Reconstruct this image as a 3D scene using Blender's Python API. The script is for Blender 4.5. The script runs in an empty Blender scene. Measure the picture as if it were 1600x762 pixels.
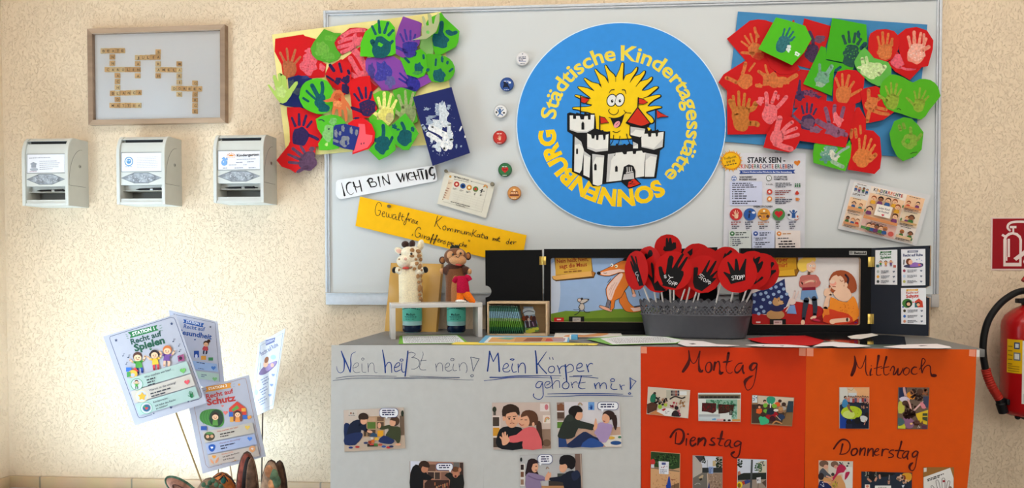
import bpy,bmesh,math,random
from mathutils import Vector,Matrix
from mathutils.geometry import tessellate_polygon

S = bpy.context.scene
COL = S.collection
random.seed(7)
PI = math.pi

# ------------------------------------------------------------------ camera
EYE = 0.76 # lens height above the floor
CAMPOS = Vector((0.0,-2.4,EYE))
FOC = 1157.0 # focal length in 1600-wide pixels
PPX,PPY = 875.0,446.0 # principal point
YAW = math.atan(0.0735)
PITCH = math.atan(0.0255)
cam_data = bpy.data.cameras.new('camera')
cam = bpy.data.objects.new('camera',cam_data)
COL.objects.link(cam)
cam.location = CAMPOS
cam.rotation_euler = (PI/2-PITCH,0.0,YAW)
cam_data.sensor_width = 36.0
cam_data.sensor_fit = 'HORIZONTAL'
cam_data.lens = FOC/1600.0*36.0
cam_data.shift_x = (800.0-PPX)/1600.0
cam_data.shift_y = (PPY-381.0)/1600.0
cam_data.clip_start = 0.02
S.camera = cam

# ------------------------------------------------------------------ world, daylight, exposure
world = bpy.data.worlds.new('daylight')
S.world = world
world.use_nodes = True
bg = world.node_tree.nodes['Background']
bg.inputs['Color'].default_value = (0.80,0.90,1.0,1.0)
bg.inputs['Strength'].default_value = 1.0

def area_light(name,loc,aim,sx,sy,power,color):
    d = bpy.data.lights.new(name,'AREA')
    d.shape = 'RECTANGLE'
    d.size,d.size_y = sx,sy
    d.energy = power
    d.color = color
    o = bpy.data.objects.new(name,d)
    COL.objects.link(o)
    o.location = loc
    o.rotation_euler = (Vector(aim)-Vector(loc)).to_track_quat('-Z','Y').to_euler()
    return o

# cool daylight coming in through the tall window of the left wall; added fill lights behind the viewer and overhead, neither source seen
area_light('window_daylight',(-2.03,-0.93,0.64),(0.0,-0.85,0.72),0.52,1.05,15.0,(0.62,0.83,1.0))
area_light('rear_fill',(0.8,-4.85,1.7),(0.8,0.0,1.1),3.2,1.3,38.0,(0.98,0.97,0.95))
area_light('overhead_fill',(0.25,-1.35,2.5),(0.25,-0.95,0.0),3.6,0.7,35.0,(1.0,0.93,0.84))
sun_d = bpy.data.lights.new('sun','SUN')
sun_d.energy = 125.0
sun_d.angle = math.radians(1.0)
sun_d.color = (0.60,0.82,1.0)
sun = bpy.data.objects.new('sun',sun_d)
COL.objects.link(sun)
sun.location = (-3.0,-1.0,4.0)
sun.rotation_euler = Vector((0.78,0.57,-1.0)).to_track_quat('-Z','Y').to_euler()

S.view_settings.view_transform = 'Standard'
S.view_settings.look = 'None'
S.view_settings.exposure = 0.0
S.view_settings.gamma = 1.0
S.view_settings.use_curve_mapping = False

# ------------------------------------------------------------------ projection helpers
cy_,sy_,cp_,sp_ = math.cos(YAW),math.sin(YAW),math.cos(PITCH),math.sin(PITCH)
FWD = Vector((-sy_*cp_,cy_*cp_,-sp_))
RGT = Vector((cy_,sy_,0.0))
UPV = RGT.cross(FWD)

def ray(px,py):
    return FWD*FOC+RGT*(px-PPX)+UPV*(PPY-py)

class Plane:
    """a real plane in the room; hit() finds where the sight line of a pixel meets it"""
    def __init__(self,p,n):
        self.p = Vector(p)
        self.n = Vector(n).normalized()
    def hit(self,px,py,out=0.0):
        d = ray(px,py)
        t = (self.p+self.n*out-CAMPOS).dot(self.n)/d.dot(self.n)
        return CAMPOS+d*t

def wallp(d):
    return Plane((0,-d,0),(0,-1,0))

def at(px,py,y):
    return Plane((0,y,0),(0,-1,0)).hit(px,py)

def level(z):
    return Plane((0,0,z),(0,0,1))

# ------------------------------------------------------------------ materials
_mats = {}

def lin(c):
    def f(v):
        v = v/255.0
        return v/12.92 if v<=0.04045 else ((v+0.055)/1.055)**2.4
    return (f(c[0]),f(c[1]),f(c[2]),1.0)

def mat(c,rough=0.6,metal=0.0,kind='paper',spec=0.2):
    key = (tuple(c),rough,metal,kind,spec)
    if key in _mats:
        return _mats[key]
    m = bpy.data.materials.new('%s_%02x%02x%02x'%((kind,)+tuple(int(v) for v in c)))
    m.use_nodes = True
    nt = m.node_tree
    b = nt.nodes['Principled BSDF']
    b.inputs['Roughness'].default_value = rough
    b.inputs['Metallic'].default_value = metal
    b.inputs['Specular IOR Level'].default_value = spec
    L = lin(c)
    b.inputs['Base Color'].default_value = L
    if kind!='plain':
        tc = nt.nodes.new('ShaderNodeTexCoord')
        nz = nt.nodes.new('ShaderNodeTexNoise')
        sc,amt,det = {'paper':(40,0.025,2),'cloth':(380,0.22,3),'plush':(260,0.13,4),'wood':(30,0.16,4),
                        'metal':(90,0.04,2),'paint':(140,0.22,4),'leather':(55,0.55,5),'plastic':(25,0.02,1)}.get(kind,(60,0.05,2))
        nz.inputs['Scale'].default_value = sc
        nz.inputs['Detail'].default_value = det
        if kind=='wood':
            mp = nt.nodes.new('ShaderNodeMapping')
            mp.inputs['Scale'].default_value = (0.12,1.0,1.6)
            nt.links.new(tc.outputs['Object'],mp.inputs['Vector'])
            nt.links.new(mp.outputs['Vector'],nz.inputs['Vector'])
        else:
            nt.links.new(tc.outputs['Object'],nz.inputs['Vector'])
        rp = nt.nodes.new('ShaderNodeValToRGB')
        rp.color_ramp.elements[0].position = 0.3
        rp.color_ramp.elements[1].position = 0.7
        rp.color_ramp.elements[0].color = tuple(v*(1-amt) for v in L[:3])+(1,)
        rp.color_ramp.elements[1].color = tuple(min(1,v*(1+amt)) for v in L[:3])+(1,)
        nt.links.new(nz.outputs['Fac'],rp.inputs['Fac'])
        nt.links.new(rp.outputs['Color'],b.inputs['Base Color'])
        if kind in ('cloth','plush','leather','paint'):
            bp = nt.nodes.new('ShaderNodeBump')
            bp.inputs['Strength'].default_value = {'cloth':0.25,'plush':0.6,'leather':0.4,'paint':0.3}[kind]
            bp.inputs['Distance'].default_value = 0.002
            nt.links.new(nz.outputs['Fac'],bp.inputs['Height'])
            nt.links.new(bp.outputs['Normal'],b.inputs['Normal'])
    if kind=='plush':
        b.inputs['Sheen Weight'].default_value = 0.3
    _mats[key] = m
    return m

def glass_mat(name,tint=(1,1,1),fac=0.06):
    m = bpy.data.materials.new(name)
    m.use_nodes = True
    nt = m.node_tree
    for n in list(nt.nodes):
        nt.nodes.remove(n)
    out = nt.nodes.new('ShaderNodeOutputMaterial')
    mix = nt.nodes.new('ShaderNodeMixShader')
    tr = nt.nodes.new('ShaderNodeBsdfTransparent')
    gl = nt.nodes.new('ShaderNodeBsdfGlossy')
    fr = nt.nodes.new('ShaderNodeFresnel')
    fr.inputs['IOR'].default_value = 1.45
    tr.inputs['Color'].default_value = tuple(tint)+(1,)
    gl.inputs['Roughness'].default_value = 0.06
    nt.links.new(fr.outputs['Fac'],mix.inputs['Fac'])
    nt.links.new(tr.outputs['BSDF'],mix.inputs[1])
    nt.links.new(gl.outputs['BSDF'],mix.inputs[2])
    nt.links.new(mix.outputs['Shader'],out.inputs['Surface'])
    return m

# ------------------------------------------------------------------ mesh collector
class MB:
    def __init__(self):
        self.v,self.f,self.mi,self.mats,self.sm = [],[],[],[],[]
    def m(self,material):
        if material not in self.mats:
            self.mats.append(material)
        return self.mats.index(material)
    def add(self,verts,faces,material,smooth=False):
        o = len(self.v)
        self.v+=[Vector(p) for p in verts]
        k = self.m(material)
        for f in faces:
            self.f.append([o+i for i in f])
            self.mi.append(k)
            self.sm.append(smooth)
        return self
    def from_bm(self,bm,material,smooth=False,M=None):
        bm.verts.ensure_lookup_table()
        vs = [(M@v.co if M else v.co.copy()) for v in bm.verts]
        for i,v in enumerate(bm.verts):
            v.index = i
        self.add(vs,[[v.index for v in f.verts] for f in bm.faces],material,smooth)
        bm.free()
        return self
    def box(self,lo,hi,material,bev=0.0,M=None,seg=2):
        bm = bmesh.new()
        bmesh.ops.create_cube(bm,size=1.0)
        lo,hi = Vector(lo),Vector(hi)
        for v in bm.verts:
            v.co = Vector(((lo[i]+hi[i])/2+v.co[i]*(hi[i]-lo[i])) for i in range(3))
        if bev>0:
            bmesh.ops.bevel(bm,geom=bm.edges[:],offset=bev,segments=seg,affect='EDGES',profile=0.5)
        return self.from_bm(bm,material,bev>0,M)
    def hexa(self,p8,material):
        """eight corners: four of one end then four of the other, same order"""
        return self.add(p8,[(0,1,2,3),(7,6,5,4),(0,4,5,1),(1,5,6,2),(2,6,7,3),(3,7,4,0)],material)
    def prism(self,pts,vec,material,smooth=False):
        n = len(pts)
        vec = Vector(vec)
        a = [Vector(p) for p in pts]
        b = [p+vec for p in a]
        fs = [list(range(n)),list(range(2*n-1,n-1,-1))]
        self.add(a+b,fs,material, False)
        self.add(a+b,[(i,n+i,n+(i+1)%n,(i+1)%n) for i in range(n)],material,smooth)
        return self
    def tube(self,path,r,material,seg=10,caps=True,flat=1.0,up=None):
        path = [Vector(p) for p in path]
        n = len(path)
        rs = r if isinstance(r,(list,tuple)) else [r]*n
        vs,fs = [],[]
        prev = None
        for i,p in enumerate(path):
            t = (path[min(i+1,n-1)]-path[max(i-1,0)]).normalized()
            if prev is None:
                a = Vector(up) if up else (Vector((0,0,1)) if abs(t.z)<0.9 else Vector((1,0,0)))
            else:
                a = prev
            a = (a-t*a.dot(t)).normalized()
            prev = a
            b = t.cross(a)
            for k in range(seg):
                w = 2*PI*k/seg
                vs.append(p+a*(math.cos(w)*rs[i])+b*(math.sin(w)*rs[i]*flat))
        for i in range(n-1):
            for k in range(seg):
                k2 = (k+1)%seg
                fs.append((i*seg+k,i*seg+k2,(i+1)*seg+k2,(i+1)*seg+k))
        if caps:
            fs.append(list(range(seg-1,-1,-1)))
            fs.append([(n-1)*seg+k for k in range(seg)])
        return self.add(vs,fs,material, True)
    def lathe(self,prof,M,material,seg=32,sx=1.0,sy=1.0,power=2.0):
        """prof: (radius, height) list; M places it (axis +Z); sx, sy stretch; power > 2 squares the plan"""
        vs,fs = [],[]
        n = len(prof)
        for r,z in prof:
            for k in range(seg):
                w = 2*PI*k/seg
                c,s = math.cos(w),math.sin(w)
                q = (abs(c)**power+abs(s)**power)**(-1.0/power)
                vs.append(M@Vector((r*c*q*sx,r*s*q*sy,z)))
        for i in range(n-1):
            for k in range(seg):
                k2 = (k+1)%seg
                fs.append((i*seg+k,i*seg+k2,(i+1)*seg+k2,(i+1)*seg+k))
        if prof[0][0]>1e-6:
            fs.append(list(range(seg-1,-1,-1)))
        if prof[-1][0]>1e-6:
            fs.append([(n-1)*seg+k for k in range(seg)])
        return self.add(vs,fs,material, True)
    def ball(self,c,rad,material,rot=None,seg=20,rings=14,warp=None):
        vs,fs = [],[]
        c = Vector(c)
        rad = rad if isinstance(rad,(list,tuple)) else (rad,rad,rad)
        R = rot if rot is not None else Matrix.Identity(3)
        for i in range(rings+1):
            th = PI*i/rings
            for k in range(seg):
                ph = 2*PI*k/seg
                u = Vector((math.sin(th)*math.cos(ph),math.sin(th)*math.sin(ph),math.cos(th)))
                p = Vector((u.x*rad[0],u.y*rad[1],u.z*rad[2]))
                if warp:
                    p = warp(p,u)
                vs.append(c+R@p)
        for i in range(rings):
            for k in range(seg):
                k2 = (k+1)%seg
                fs.append((i*seg+k,(i+1)*seg+k,(i+1)*seg+k2,i*seg+k2))
        return self.add(vs,fs,material, True)
    def build(self,name,parent=None,label=None,cat=None,group=None,kind=None,origin=None,angle=40):
        me = bpy.data.meshes.new(name)
        xs = self.v
        if parent is not None:
            org = Vector((0,0,0))
            q = parent
            while q is not None:
                org+=q.location
                q = q.parent
            loc = Vector((0,0,0))
        elif origin is not None:
            org = loc = Vector(origin)
        else:
            org = Vector(((min(p.x for p in xs)+max(p.x for p in xs))/2,(min(p.y for p in xs)+max(p.y for p in xs))/2,min(p.z for p in xs)))
            loc = org
        me.from_pydata([tuple(p-org) for p in xs],[],self.f)
        for mm in self.mats:
            me.materials.append(mm)
        me.polygons.foreach_set('material_index',self.mi)
        me.polygons.foreach_set('use_smooth',self.sm)
        me.validate()
        me.update()
        try:
            me.set_sharp_from_angle(angle=math.radians(angle))
        except Exception:
            pass
        o = bpy.data.objects.new(name,me)
        COL.objects.link(o)
        o.location = loc
        if parent is not None:
            o.parent = parent
        return tag(o,label,cat,group,kind)

def tag(o,label=None,cat=None,group=None,kind=None):
    if label:o['label'] = label
    if cat:o['category'] = cat
    if group:o['group'] = group
    if kind:o['kind'] = kind
    return o

def thing(name,label,cat,loc,group=None):
    o = bpy.data.objects.new(name, None)
    o.empty_display_size = 0.02
    COL.objects.link(o)
    o.location = loc
    return tag(o,label,cat,group)

# ------------------------------------------------------------------ flat lettering (mesh glyphs)
_glyph = {}

def glyphs(s,bold=0.0,res=2):
    key = (s,bold,res)
    if key in _glyph:
        return _glyph[key]
    cu = bpy.data.curves.new('lettering','FONT')
    cu.body = s
    cu.size = 1.0
    cu.resolution_u = res
    cu.offset = bold
    o = bpy.data.objects.new('lettering',cu)
    COL.objects.link(o)
    dg = bpy.context.evaluated_depsgraph_get()
    dg.update()
    me = bpy.data.meshes.new_from_object(o.evaluated_get(dg))
    vs = [(v.co.x,v.co.y) for v in me.vertices]
    fs = [tuple(p.vertices) for p in me.polygons]
    bpy.data.meshes.remove(me)
    bpy.data.objects.remove(o)
    bpy.data.curves.remove(cu)
    xs = [v[0] for v in vs] or [0]
    _glyph[key] = (vs,fs,min(xs),max(xs))
    return _glyph[key]

def catmull(pts,n=6,closed=False):
    out = []
    m = len(pts)
    if m<3:
        return list(pts)
    rng = range(m) if closed else range(m-1)
    for i in rng:
        if closed:
            p0,p1,p2,p3 = pts[(i-1)%m],pts[i],pts[(i+1)%m],pts[(i+2)%m]
        else:
            p0,p1,p2,p3 = pts[max(i-1,0)],pts[i],pts[i+1],pts[min(i+2,m-1)]
        for k in range(n):
            t = k/n
            q = []
            for a in range(len(p1)):
                q.append(0.5*((2*p1[a])+(-p0[a]+p2[a])*t+(2*p0[a]-5*p1[a]+4*p2[a]-p3[a])*t*t+(-p0[a]+3*p1[a]-3*p2[a]+p3[a])*t**3))
            out.append(tuple(q))
    if not closed:
        out.append(tuple(pts[-1]))
    return out

STEP = 0.00005 # printed layers lie this far apart

class Art(MB):
    """a sheet lying in a plane, with its print: outlines are given on the photograph and laid on the sheet's own plane"""
    def __init__(self,plane,T=None):
        super().__init__()
        self.pl = plane
        self.T = T
        self.z = 0.0
    def crop(self,x0,y0,s):
        self.T = lambda x,y:(x0+x/s,y0+y/s)
        return self
    def quad(self,p00,p10,p11,p01,w=1.0,h=1.0):
        """local frame: (0,0) top left, (w,0) top right, (w,h) bottom right"""
        def f(x,y):
            u,v = x/w,y/h
            return (p00[0]*(1-u)*(1-v)+p10[0]*u*(1-v)+p11[0]*u*v+p01[0]*(1-u)*v,
                    p00[1]*(1-u)*(1-v)+p10[1]*u*(1-v)+p11[1]*u*v+p01[1]*(1-u)*v)
        self.T = f
        return self
    def px(self):
        self.T = None
        return self
    def P(self,x,y,z=None):
        if self.T:x,y = self.T(x,y)
        return self.pl.hit(x,y,self.z if z is None else z)
    def slab(self,pts,c,thick=0.0006,kind='paper',rough=0.6,side=None,sm=0):
        """the sheet itself; leaves z at its front face"""
        if sm:pts = catmull(pts,sm, True)
        m = c if isinstance(c,bpy.types.Material) else mat(c,rough,0,kind)
        back = [self.P(x,y) for x,y in pts]
        off = self.pl.n*thick
        front = [p+off for p in back]
        n = len(pts)
        self.add(front,[list(range(n))],m)
        self.add(back,[list(range(n-1,-1,-1))],m)
        self.add(back+front,[(i,(i+1)%n,n+(i+1)%n,n+i) for i in range(n)],side or m)
        self.z+=thick
        return self
    def poly(self,c,pts,sm=0,kind='paper',rough=0.6,lift=True):
        if sm:pts = catmull(pts,sm, True)
        if lift:self.z+=STEP
        m = c if isinstance(c,bpy.types.Material) else mat(c,rough,0,kind)
        vs = [self.P(x,y) for x,y in pts]
        if len(vs)>4:
            tri = tessellate_polygon([[Vector((p[0],p[1],0)) for p in pts]])
            self.add(vs,[tuple(t) for t in tri],m)
        else:
            self.add(vs,[list(range(len(vs)))],m)
        return self
    def rect(self,c,x0,y0,x1,y1,**k):
        return self.poly(c,[(x0,y0),(x1,y0),(x1,y1),(x0,y1)],**k)
    def rrect(self,c,x0,y0,x1,y1,r,**k):
        pts = []
        for cx,cyy,a0 in ((x1-r,y0+r,-PI/2),(x1-r,y1-r,0),(x0+r,y1-r,PI/2),(x0+r,y0+r,PI)):
            for i in range(5):
                a = a0+PI/2*i/4
                pts.append((cx+r*math.cos(a),cyy+r*math.sin(a)))
        return self.poly(c,pts,**k)
    def ell(self,c,x,y,rx,ry=None,ang=0,n=20,**k):
        ry = rx if ry is None else ry
        ca,sa = math.cos(math.radians(ang)),math.sin(math.radians(ang))
        pts = []
        for i in range(n):
            w = 2*PI*i/n
            a,b = rx*math.cos(w),ry*math.sin(w)
            pts.append((x+a*ca-b*sa,y+a*sa+b*ca))
        return self.poly(c,pts,**k)
    def stroke(self,c,pts,w,sm=5,closed=False,kind='paper',lift=True,rough=0.6):
        """a pen stroke; points (x, y) or (x, y, width)"""
        pts = [(p[0],p[1],p[2] if len(p)>2 else w) for p in pts]
        if sm and len(pts)>2:pts = catmull(pts,sm,closed)
        if closed:pts = pts+[pts[0]]
        if lift:self.z+=STEP
        n = len(pts)
        vs,fs = [],[]
        for i,p in enumerate(pts):
            a,b = pts[max(i-1,0)],pts[min(i+1,n-1)]
            if closed and i in (0,n-1):a,b = pts[-2],pts[1]
            dx,dy = b[0]-a[0],b[1]-a[1]
            l = math.hypot(dx,dy) or 1
            nx,ny = -dy/l*p[2]/2,dx/l*p[2]/2
            vs+=[self.P(p[0]+nx,p[1]+ny),self.P(p[0]-nx,p[1]-ny)]
        for i in range(n-1):
            fs.append((2*i,2*i+1,2*i+3,2*i+2))
        m = c if isinstance(c,bpy.types.Material) else mat(c,rough,0,kind)
        self.add(vs,fs,m)
        if not closed:
            for p in (pts[0],pts[-1]):
                if p[2]>0.9:self.ell(c,p[0],p[1],p[2]/2,n=8,kind=kind,lift=False,rough=rough)
        return self
    def text(self,c,s,x0,y0,x1,y1,h,bold=0.0,res=2,kind='paper',lift=True):
        """lettering whose baseline runs from (x0,y0) to (x1,y1), capitals h high"""
        vs,fs,a,b = glyphs(s,bold,res)
        if not vs: return self
        if lift:self.z+=STEP
        L = math.hypot(x1-x0,y1-y0)
        ux,uy = (x1-x0)/L,(y1-y0)/L
        kx = L/max(b-a,1e-6)
        ky = h/0.72
        self.add([self.P(x0+ux*(vx-a)*kx+uy*vy*ky,y0+uy*(vx-a)*kx-ux*vy*ky) for vx,vy in vs],fs,mat(c,0.6,0,kind))
        return self
    def bars(self,c,x0,y0,x1,y1,rows,gap,h,seed=1,last=0.6):
        """lines of print too small to read: rows of short dashes"""
        r = random.Random(seed)
        self.z+=STEP
        L = math.hypot(x1-x0,y1-y0)
        ux,uy = (x1-x0)/L,(y1-y0)/L
        for k in range(rows):
            t = 0.0
            end = L*(last if k==rows-1 and rows>1 else r.uniform(0.85,1.0))
            while t<end:
                w = min(r.uniform(1.2,4.5)*h,end-t)
                if w>0.4*h:
                    q = []
                    for a,b in ((t,0),(t+w,0),(t+w,h),(t,h)):
                        b+=gap*k
                        q.append((x0+ux*a-uy*b,y0+uy*a+ux*b))
                    self.poly(c,q,lift=False)
                t+=w+0.6*h
        return self
    def heart(self,c,x,y,r,ang=0):
        pts = []
        ca,sa = math.cos(math.radians(ang)),math.sin(math.radians(ang))
        for i in range(24):
            t = 2*PI*i/24
            a = 16*math.sin(t)**3/16*r
            b = -(13*math.cos(t)-5*math.cos(2*t)-2*math.cos(3*t)-math.cos(4*t))/16*r
            pts.append((x+a*ca-b*sa,y+a*sa+b*ca))
        return self.poly(c,pts)
    def star(self,c,x,y,r,n=5,ri=0.45,ang=-90,**k):
        pts = []
        for i in range(2*n):
            q = r if i%2==0 else r*ri
            a = math.radians(ang)+PI*i/n
            pts.append((x+q*math.cos(a),y+q*math.sin(a)))
        return self.poly(c,pts,**k)
    def hand(self,c,x,y,L,ang=0,mirror=False,spread=1.0,gap=0.0,kind='paint',fat=1.0,seed=0,thumb=1.0,jag=0.03,palm=True,fingers=(1,1,1,1)):
        """a child's hand print, L from wrist to middle finger tip, ang clockwise from upright, thumb on the left unless mirrored"""
        r = random.Random(seed*31+5)
        ca,sa = math.cos(math.radians(ang)),math.sin(math.radians(ang))
        mx = -1 if mirror else 1
        def Q(a,b):
            a*=mx
            return (x+(a*ca-b*sa)*L,y+(a*sa+b*ca)*L)
        self.z+=STEP
        if palm:
            pm = [(-0.20,0.02),(-0.22,0.20),(-0.20,0.36),(-0.10,0.44),(0.06,0.45),(0.18,0.38),(0.23,0.22),(0.23,0.04),(0.16,-0.06),(0.05,-0.10),(-0.07,-0.10),(-0.17,-0.06)]
            pts = [Q(a*fat+r.uniform(-jag,jag),b+r.uniform(-jag,jag)) for a,b in pm]
            self.poly(c,pts,sm=3,kind=kind,lift=False)
        base = [(-0.155,-0.05),(-0.05,-0.09),(0.065,-0.09),(0.17,-0.04)]
        length = [0.34,0.42,0.39,0.29]
        an = [-20,-5,9,25]
        for i in range(4):
            if not fingers[i]: continue
            A = math.radians(an[i]*spread+r.uniform(-3,3))
            bx,by = base[i][0]*fat,base[i][1]-gap
            w = 0.085*fat*r.uniform(0.9,1.1)
            ln = length[i]*r.uniform(0.92,1.05)-gap*0.5
            pts = []
            back = 0.0 if gap else 0.07
            for t,ww in ((-back/ln,0.8),(0.3,1.0),(0.62,0.85),(0.88,0.95),(1.0,0.5)):
                pts.append((bx+math.sin(A)*ln*t,by-math.cos(A)*ln*t,w*ww*r.uniform(0.85,1.12)))
            left = [Q(p[0]-math.cos(A)*p[2]/2,p[1]-math.sin(A)*p[2]/2) for p in pts]
            right = [Q(p[0]+math.cos(A)*p[2]/2,p[1]+math.sin(A)*p[2]/2) for p in pts]
            self.poly(c,left+right[::-1],sm=3,kind=kind,lift=False)
        if thumb:
            A = math.radians(-58)
            bx,by = -0.17*fat-gap*0.6,0.20
            ln = 0.34*thumb
            pts = [(bx+math.sin(A)*ln*t,by-math.cos(A)*ln*t,0.105*ww) for t,ww in ((-0.3,1.2),(0.3,1.0),(0.7,1.0),(1.0,0.55))]
            left = [Q(p[0]-math.cos(A)*p[2]/2,p[1]-math.sin(A)*p[2]/2) for p in pts]
            right = [Q(p[0]+math.cos(A)*p[2]/2,p[1]+math.sin(A)*p[2]/2) for p in pts]
            self.poly(c,left+right[::-1],sm=3,kind=kind,lift=False)
        return self
    def blot(self,c,x,y,rx,ry,n=14,jag=0.25,ang=0,seed=0,kind='paint'):
        r = random.Random(seed+99)
        ca,sa = math.cos(math.radians(ang)),math.sin(math.radians(ang))
        pts = []
        for i in range(n):
            w = 2*PI*i/n
            q = 1+r.uniform(-jag,jag)
            a,b = rx*q*math.cos(w),ry*q*math.sin(w)
            pts.append((x+a*ca-b*sa,y+a*sa+b*ca))
        return self.poly(c,pts,sm=2,kind=kind)
    def specks(self,c,x,y,rx,ry,n,r0,r1,seed=0,kind='paint'):
        r = random.Random(seed+17)
        self.z+=STEP
        for _ in range(n):
            a,q = r.uniform(0,2*PI),math.sqrt(r.random())
            w = r.uniform(r0,r1)
            self.ell(c,x+rx*q*math.cos(a),y+ry*q*math.sin(a),w,w*r.uniform(0.35,1.0),ang=r.uniform(0,180),n=7,kind=kind,lift=False)
        return self

# ================================================================== the room
XL = at(9,420,0).x
XR = 2.75
YB = -5.0
ZC = 2.55

def plaster(name,c):
    m = bpy.data.materials.new(name)
    m.use_nodes = True
    nt = m.node_tree
    b = nt.nodes['Principled BSDF']
    b.inputs['Roughness'].default_value = 0.9
    b.inputs['Specular IOR Level'].default_value = 0.1
    L = lin(c)
    tc = nt.nodes.new('ShaderNodeTexCoord')
    n1 = nt.nodes.new('ShaderNodeTexNoise')
    n1.inputs['Scale'].default_value = 9.0
    n1.inputs['Detail'].default_value = 2.0
    nt.links.new(tc.outputs['Object'],n1.inputs['Vector'])
    mx = nt.nodes.new('ShaderNodeVectorMath')
    mx.operation = 'MULTIPLY_ADD'
    mx.inputs[1].default_value = (0.07,0.07,0.07)
    nt.links.new(n1.outputs['Color'],mx.inputs[0])
    nt.links.new(tc.outputs['Object'],mx.inputs[2])
    # short worm-like scratches of the rubbed plaster
    mp = nt.nodes.new('ShaderNodeMapping')
    mp.inputs['Scale'].default_value = (150.0,150.0,88.0)
    nt.links.new(mx.outputs['Vector'],mp.inputs['Vector'])
    n2 = nt.nodes.new('ShaderNodeTexNoise')
    n2.inputs['Scale'].default_value = 1.0
    n2.inputs['Detail'].default_value = 3.0
    n2.inputs['Distortion'].default_value = 1.6
    nt.links.new(mp.outputs['Vector'],n2.inputs['Vector'])
    r2 = nt.nodes.new('ShaderNodeValToRGB')
    r2.color_ramp.elements[0].position = 0.30
    r2.color_ramp.elements[1].position = 0.46
    nt.links.new(n2.outputs['Fac'],r2.inputs['Fac'])
    bp = nt.nodes.new('ShaderNodeBump')
    bp.inputs['Strength'].default_value = 0.72
    bp.inputs['Distance'].default_value = 0.003
    nt.links.new(r2.outputs['Color'],bp.inputs['Height'])
    nt.links.new(bp.outputs['Normal'],b.inputs['Normal'])
    n3 = nt.nodes.new('ShaderNodeTexNoise')
    n3.inputs['Scale'].default_value = 2.5
    n3.inputs['Detail'].default_value = 4.0
    nt.links.new(tc.outputs['Object'],n3.inputs['Vector'])
    rc = nt.nodes.new('ShaderNodeValToRGB')
    rc.color_ramp.elements[0].position = 0.3
    rc.color_ramp.elements[1].position = 0.7
    rc.color_ramp.elements[0].color = tuple(v*0.95 for v in L[:3])+(1,)
    rc.color_ramp.elements[1].color = tuple(min(1,v*1.04) for v in L[:3])+(1,)
    nt.links.new(n3.outputs['Fac'],rc.inputs['Fac'])
    nt.links.new(rc.outputs['Color'],b.inputs['Base Color'])
    return m

def tile_mat(name,c,joint,sx,sy,off=0.0):
    m = bpy.data.materials.new(name)
    m.use_nodes = True
    nt = m.node_tree
    b = nt.nodes['Principled BSDF']
    b.inputs['Roughness'].default_value = 0.45
    tc = nt.nodes.new('ShaderNodeTexCoord')
    br = nt.nodes.new('ShaderNodeTexBrick')
    br.offset = off
    L = lin(c)
    br.inputs['Color1'].default_value = L
    br.inputs['Color2'].default_value = tuple(v*0.93 for v in L[:3])+(1,)
    br.inputs['Mortar'].default_value = lin(joint)
    br.inputs['Scale'].default_value = 1.0
    br.inputs['Mortar Size'].default_value = 0.003
    br.inputs['Brick Width'].default_value = sx
    br.inputs['Row Height'].default_value = sy
    nt.links.new(tc.outputs['Object'],br.inputs['Vector'])
    nz = nt.nodes.new('ShaderNodeTexNoise')
    nz.inputs['Scale'].default_value = 14.0
    nz.inputs['Detail'].default_value = 5.0
    nt.links.new(tc.outputs['Object'],nz.inputs['Vector'])
    mx = nt.nodes.new('ShaderNodeMix')
    mx.data_type = 'RGBA'
    mx.blend_type = 'MULTIPLY'
    mx.inputs['Factor'].default_value = 0.25
    nt.links.new(br.outputs['Color'],mx.inputs['A'])
    nt.links.new(nz.outputs['Color'],mx.inputs['B'])
    nt.links.new(mx.outputs['Result'],b.inputs['Base Color'])
    return m

M_WALL = plaster('cream_plaster',(233,212,184))
M_WALL2 = plaster('white_plaster',(228,222,212))
M_CEIL = mat((240,238,232),0.9)
M_FLOOR = tile_mat('floor_tiles',(190,190,190),(150,148,146),0.33,0.33)
M_SKIRT = tile_mat('skirting_tiles',(214,184,148),(150,140,125),0.33,0.5)
T = 0.15
MB().box((XL-T,0,-0.1),(XR+T,T,ZC+0.1),M_WALL).build('wall_back',kind='structure',origin=(0,0,0))
wl = MB()
wl.box((XL-T,YB,-0.1),(XL,0,0.06),M_WALL)
wl.box((XL-T,YB,1.25),(XL,0,ZC+0.1),M_WALL)
wl.box((XL-T,YB,0.06),(XL,-1.20,1.25),M_WALL)
wl.box((XL-T,-0.65,0.06),(XL,0,1.25),M_WALL)
wl.build('wall_left',kind='structure',origin=(XL,0,0))
MB().box((XR,YB,-0.1),(XR+T,0,ZC+0.1),M_WALL2).build('wall_right',kind='structure',origin=(XR,0,0))
MB().box((XL,YB,-0.1),(XR,0,0.0),M_FLOOR).build('floor',kind='structure',origin=(0,0,0))
MB().box((XL,YB,ZC),(XR,0,ZC+0.1),M_CEIL).build('ceiling',kind='structure',origin=(0,0,ZC))
MB().box((XL-T,YB-T,-0.1),(XR+T,YB,ZC+0.1),M_WALL2).build('wall_front',kind='structure',origin=(0,YB,0))
ZS = at(150,746.5,-0.012).z
MB().box((XL,-0.012,0.0),(XR,0,ZS),M_SKIRT,0.002).build('baseboard_back',kind='structure',origin=(XL+0.12,0,0.2))
m_sk2 = M_SKIRT
MB().box((XL,YB,0.0),(XL+0.012,-0.012,ZS),m_sk2,0.002).build('baseboard_left',kind='structure',origin=(XL,0,0.2))
wf = mat((235,235,232),0.4,0,'plastic')
w = MB()
for lo,hi in (((-1.20,0.06),(-1.16,1.25)),((-0.69,0.06),(-0.65,1.25)),((-1.16,0.06),(-0.69,0.11)),((-1.16,1.20),(-0.69,1.25))):
    w.box((XL-0.14,lo[0],lo[1]),(XL-0.09,hi[0],hi[1]),wf,0.004)
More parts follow.
